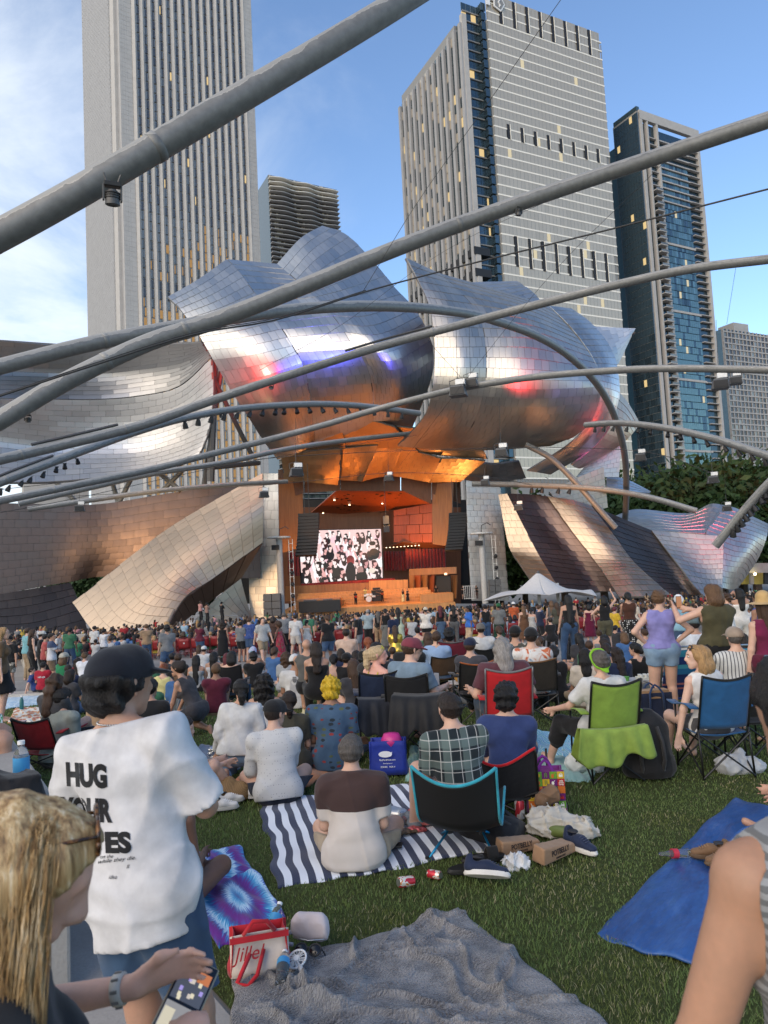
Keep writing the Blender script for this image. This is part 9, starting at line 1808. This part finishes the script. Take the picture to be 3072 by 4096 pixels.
TPL=[low('bench',False,'short','tee',1),low('bench',True,'long','tee',2),low('bench',True,'bob','tee',3),low('bench',False,'curly_short','tee',4),low('bench',True,'bun','tee',5),low('bench',True,'vlong','tee',6,dict(hands=((-.15,.36,.56),(.25,.2,1.45)))),low('stand',False,'short','tee',7),low('stand',True,'long','tee',8),low('phone',True,'wavy','tee',9)]
SHC=[('black',BLK),('black',(.018,.018,.02)),('black',(.025,.024,.026)),('dark',(.05,.04,.04)),('black',(.014,.014,.016)),('dark',(.03,.035,.05)),('white',(.48,.48,.47)),('white',(.42,.43,.45)),('grey',GRY),('navy',NVY),('red',(.28,.02,.025)),('green',(.04,.16,.08)),('blue',(.06,.14,.32)),('yellow',(.5,.36,.06)),('pink',(.45,.22,.24)),('tan',(.3,.21,.13)),('light blue',(.25,.36,.45)),('olive',(.07,.07,.04))]
HRC=['black','black','dark','dark','brown','brown','lbrown','blonde','dgrey']
HN=dict(black='black',dark='dark',brown='brown',lbrown='light brown',blonde='blonde',dgrey='grey')
def blocked(x,y):
 px=1536+FPX*x/max(y,1);
 if y>86:return True
 lim_l=-.50*y if y<60 else-(30-(y-60)*.75)
 return x<lim_l-1.5 or x>.62*y or(-3.2<x+.0*y<-2.2 and y<38)
spots=[];y=33.2;row=0
while y<86:
 w=.62*y;sp=.74 if y<44 else .95 if y<58 else 1.25;x=-w+rc.random()*sp
 while x<w:
  if not blocked(x,y)and rc.random()<.84:spots.append((x+rc.uniform(-.12,.12),y+rc.uniform(-.2,.2),row))
  x+=sp
 y+=.95 if y<45 else 1.15 if y<62 else 1.6;row+=1
print('crowd',len(spots))
n_ind=0;far=[]
for(x,y,row)in spots:
 p=rc.random();ti=rc.choice((0,0,1,1,2,3,4,5))if p<.94 else rc.choice((6,7,8))
 if ti>=6 and y<35:ti-=6
 sn,sc_=rc.choice(SHC);hc=rc.choice(HRC);sk=rc.choice((1,1,2,2,3,4));s=rc.uniform(.94,1.04)
 if n_ind<140:
  n_ind+=1;hk=('short','long','bobbed','curly','tied-up','very long','short','long','wavy')[ti];pos='sitting' if ti<6 else 'standing'
  nr='near rows' if row<2 else 'middle rows' if row<4 else 'farther rows';side='at left' if x<-2.7 else 'mid' if x<4 else 'at right'
  o=link('person',TPL[ti][0],skinmat(sk),None,(x,y,gz(y)-.15),(0,0,rc.uniform(-.25,.25)),s);tag(o,f'{pos} listener with {hk} {HN[hc]} hair and {sn} top, {nr} {side}','person','audience in the red seats')
  link('shirt',TPL[ti][1],cloth(sc_),o);link('hair',TPL[ti][2],hairmat(hc),o)
  if TPL[ti][3]:link('trousers',TPL[ti][3],cloth(BLK),o)
 else:far.append((x,y,ti,sc_,HAIRC[hc],SKINS[sk],s))
def arr(me):
 v=np.zeros(len(me.vertices)*3,np.float32);me.vertices.foreach_get('co',v);f=np.zeros(len(me.loops),np.int32);me.loops.foreach_get('vertex_index',f);return v.reshape(-1,3),f.reshape(-1,4)
def coarse(pose,fem,hairk,topk,seed):
 F=Fig(pose,fem,rc.uniform(-.4,.4),0,1.0);P=F.torso+F.shl+F.nk+F.head_prims()[:2]+F.uarm;
 if pose!='bench':P=P+F.farm
 return arr(sdf_mesh('body',P,.075,.03)),arr(garment(F,topk,.075,seed,.03,fold=0)),arr(hair_mesh(F,hairk,.05,seed))
CT=[coarse('bench',False,'short','tee',1),coarse('bench',True,'long','tee',2),coarse('bench',True,'bob','tee',3),coarse('bench',False,'curly_short','tee',4),coarse('bench',True,'bun','tee',5),coarse('bench',True,'vlong','tee',6),coarse('stand',False,'short','tee',7),coarse('stand',True,'long','tee',8),coarse('phone',True,'wavy','tee',9)]
VV,FF,CC,n0=[],[],[],0
for(x,y,ti,sc_,hc,sk,s)in far:
 a=rc.uniform(-.4,.4);c,sn=math.cos(a),math.sin(a)
 for(V,Fq),col in zip(CT[ti],(sk,sc_,hc)):
  W_=V*s;W_=np.stack([W_[:,0]*c-W_[:,1]*sn+x,W_[:,0]*sn+W_[:,1]*c+y,W_[:,2]+gz(y)-.15],1);VV.append(W_);FF.append(Fq+n0);CC.append(np.tile(np.array(col),(len(V),1)));n0+=len(V)
me=mesh_np('crowd',np.concatenate(VV),np.concatenate(FF));colattr(me,np.concatenate(CC));tag(link('crowd',me,attrmat('crowd_cloth',.85)),'dense far crowd filling the seats up to the stage','crowd',kind='stuff')
print('far crowd',len(far),'tris',2*sum(len(f)for f in FF))
def guitar(o,col):
 g=MB().lathe([(.01,-.04),(.16,-.04),(.17,0),(.16,.04),(.01,.04)],12,(-.05,.26,1.08),Matrix.Rotation(R_(80),3,'X'),1.2,.9).build('guitar_body',plain(col,.25),o,smooth='auto');MB().box((.42,.27,1.24),(.75,.03,.05),Matrix.Rotation(R_(-20),3,'Y')).build('guitar_neck',M['wood'],o)
def stage_person(label,px,py,Y,**k):
 p=Vector(at(*c7(px,py,Y)));k.setdefault('res',.05);return person(label,(p.x,p.y,p.z),k.pop('yaw',BK),k.pop('pose','stand'),cat='person',height=k.pop('height',1.8),**k)
stage_person('guitarist in black at the left of the band',703,1030,94,top=('tee',BLK),bottom=('trousers',BLK),hair=('long','black'),skin=4,pose='folded',extra=lambda o,F,D:guitar(o,(.35,.03,.02)))
stage_person('drummer in a pale top behind the drum kit',768,1000,96.2,top=('tee',(.5,.4,.15)),bottom=('trousers',BLK),hair=('short','dark'),skin=3,pose='folded')
stage_person('bassist in black beside the amplifier',878,1010,95,top=('tee',BLK),bottom=('trousers',BLK),hair=('short','black'),skin=3,pose='folded',extra=lambda o,F,D:guitar(o,(.3,.05,.02)))
stage_person('singer in a black top and pale yellow skirt',1018,1012,94.5,fem=True,top=('tank',BLK),bottom=('longskirt',(.6,.5,.25),.8),hair=('long','black'),skin=3,pose='phone')
stage_person('singer in a long black dress beside the pale skirt',1048,1008,94.6,fem=True,top=('tank',BLK),bottom=('longskirt',BLK,.8),hair=('lowbun','black'),skin=2,pose='folded')
stage_person('stagehand in black with folded hands right of the stage',1416,990,90,top=('tee',BLK),bottom=('shorts',BLK),hair=('short','dark'),cap=('cap',BLK),skin=2,pose='folded');stage_person('woman in black standing by the barrier right of the stage',1505,990,90,fem=True,top=('tee',BLK),bottom=('trousers',(.1,.06,.05)),hair=('long','dark'),skin=2,pose='folded');stage_person('person in black beside the right speaker stack',1608,985,88,top=('tee',BLK),bottom=('trousers',BLK),hair=('short','dark'),skin=2);stage_person('person in a printed black tee in the stage doorway',1238,985,98,top=('tee',BLK),bottom=('trousers',BLK),hair=('short','dark'),skin=2)
for(lb,px,py,c)in(('steward in a pink shirt on the ledge left of the stage',1110,880,(.4,.2,.18)),('steward in a brown shirt and cap on the ledge',1146,890,(.25,.15,.12)),('steward in black leaning on the rail of the ledge',1228,885,BLK)):
 p=Vector(at(*c6(px,py,61)));person(lb,tuple(p),R_(-40),'folded',top=('tee',c),bottom=('trousers',BLK),hair=('short','dark'),cap=('cap',BLK)if c!=(.4,.2,.18)else None,skin=3,res=.045,height=1.78)
dk=empty('drum_kit',at(*c7(790,1008,95.5)),label='white drum kit with cymbals in the middle of the stage',cat='drums')
MB().lathe([(.02,-.3),(.38,-.3),(.38,.3),(.02,.3)],16,(0,-.3,.4),Matrix.Rotation(R_(90),3,'X')).build('bass_drum',M['white'],dk,smooth='auto')
for k,(x,z,r)in enumerate(((-.45,.75,.22),(-.15,.85,.2),(.3,.85,.2),(.65,.6,.26))):MB().lathe([(.02,0),(r,0),(r,.25),(.02,.25)],14,(x,0,z)).build('tom_drum',M['white'],dk,smooth='auto')
for x,z in((-.8,1.2),(.7,1.35),(0,1.45)):MB().lathe([(.01,.03),(.28,0),(.28,.01),(.01,.05)],16,(x,.1,z)).build('cymbal',plain((.5,.35,.08),.25,1),dk,smooth='auto');MB().tube([(x,.1,0),(x,.1,z)],.015,5).build('stand',M['frame'],dk)
o=empty('amplifier',at(*c7(843,1005,95.8)),label='tall black amplifier stack beside the bassist',cat='amplifier')
for z in(.4,1.15):MB().box((0,0,z),(1.4,.5,.72)).build('cabinet',M['black'],o,bevel=.02)
MB().box((0,0,1.7),(1.0,.4,.3)).build('head_unit',M['black'],o)
for k,px in enumerate((597,612,628)):q=MB().lathe([(.14,0),(.2,.35),(.17,.8),(.18,.82),(.02,.82)],12).build('conga_drum',m_wood((.4,.2,.06),'drum_wood')if k==0 else M['wood_lt'],None,smooth='auto',loc=at(*c7(px,1035,94)));tag(q,('left conga drum of three on the stage','middle conga drum of three on the stage','right conga drum of three on the stage')[k],'drum')
o=empty('console_table',at(*c7(466,1075,89.5)),label='table under a black cloth with mixing gear before the stage',cat='table');MB().box((0,0,.7),(5.2,1.0,1.4)).build('cloth',M['black'],o);MB().box((-1.2,0,1.5),(1.6,.7,.14)).build('console',M['speaker'],o);MB().box((1.0,0,1.5),(1.2,.6,.12)).build('console',M['speaker'],o)
bar=empty('crowd_barrier',at(*c7(1460,988,89)),label='white metal barrier right of the stage',cat='barrier')
for k in range(7):MB().tube([(-.7+k*.23,0,0),(-.7+k*.23,0,1.6)],.025,5).build('bar',M['white'],bar)
for z in(.05,1.6):MB().tube([(-.75,0,z),(.75,0,z)],.03,5).build('rail',M['white'],bar)
rf=random.Random(12);used=set();POSF=[('cross',0),('cross_up',0),('knees',0),('bench',1),('stand',2),('folded',2),('stand_wide',2)]
CN=[('black',BLK),('white',WH),('navy',NVY),('grey',GRY),('maroon',(.1,.015,.03)),('green',(.04,.13,.07)),('tan',(.3,.2,.12)),('blue',(.05,.12,.27)),('charcoal',(.04,.04,.045)),('cream',(.5,.44,.36))]
FIL=[]
for k in range(700):
 y_=rf.uniform(10.5,31);x_=rf.uniform(-.46*y_,.5*y_);z_=2 if y_>18.6 else 0
 if z_==2 and rf.random()<.85:continue
 if all((x_-a)**2+(y_-b)**2>(.6 if z_==0 else 1.6)for a,b in[(o.location.x,o.location.y)for o in COL.objects if o.parent is None and o.get('category')in('person','chair')]):
  ps=rf.choice(('cross','cross_up','knees'))if z_==0 else rf.choice(('stand','folded','stand_wide'));fm=rf.random()<.55;hk=rf.choice(('long','lowbun','wavy','bob'))if fm else rf.choice(('short','short','curly_short'));hc=rf.choice(('black','dark','brown','lbrown'));cn,cv=rf.choice(CN)
  lb=f"person with {dict(lowbun='tied', curly_short='curly', bob='bobbed').get(hk, hk)} {HN[hc]} hair, {cn} top, {'sitting on the lawn' if z_ == 0 else 'standing on the plaza'} {'at left' if x_ < -3 else 'at right' if x_ > 3 else 'near the middle'}"
  if lb in used:continue
  used.add(lb);person(lb,(x_,y_,gz(y_)),rf.uniform(-.4,.4)if z_==0 else rf.uniform(-.9,.9),ps,top=('tee',cv),bottom=(rf.choice(('trousers','shorts')),rf.choice((BLK,DEN,KHK))),hair=(hk,hc),skin=rf.choice((1,2,2,3,4)),fem=fm,height=rf.uniform(1.6,1.8),res=.03,seed=0,group='people about the lawn and plaza');FIL.append(1)
  if len(FIL)>=46:break
print('fillers',len(FIL))
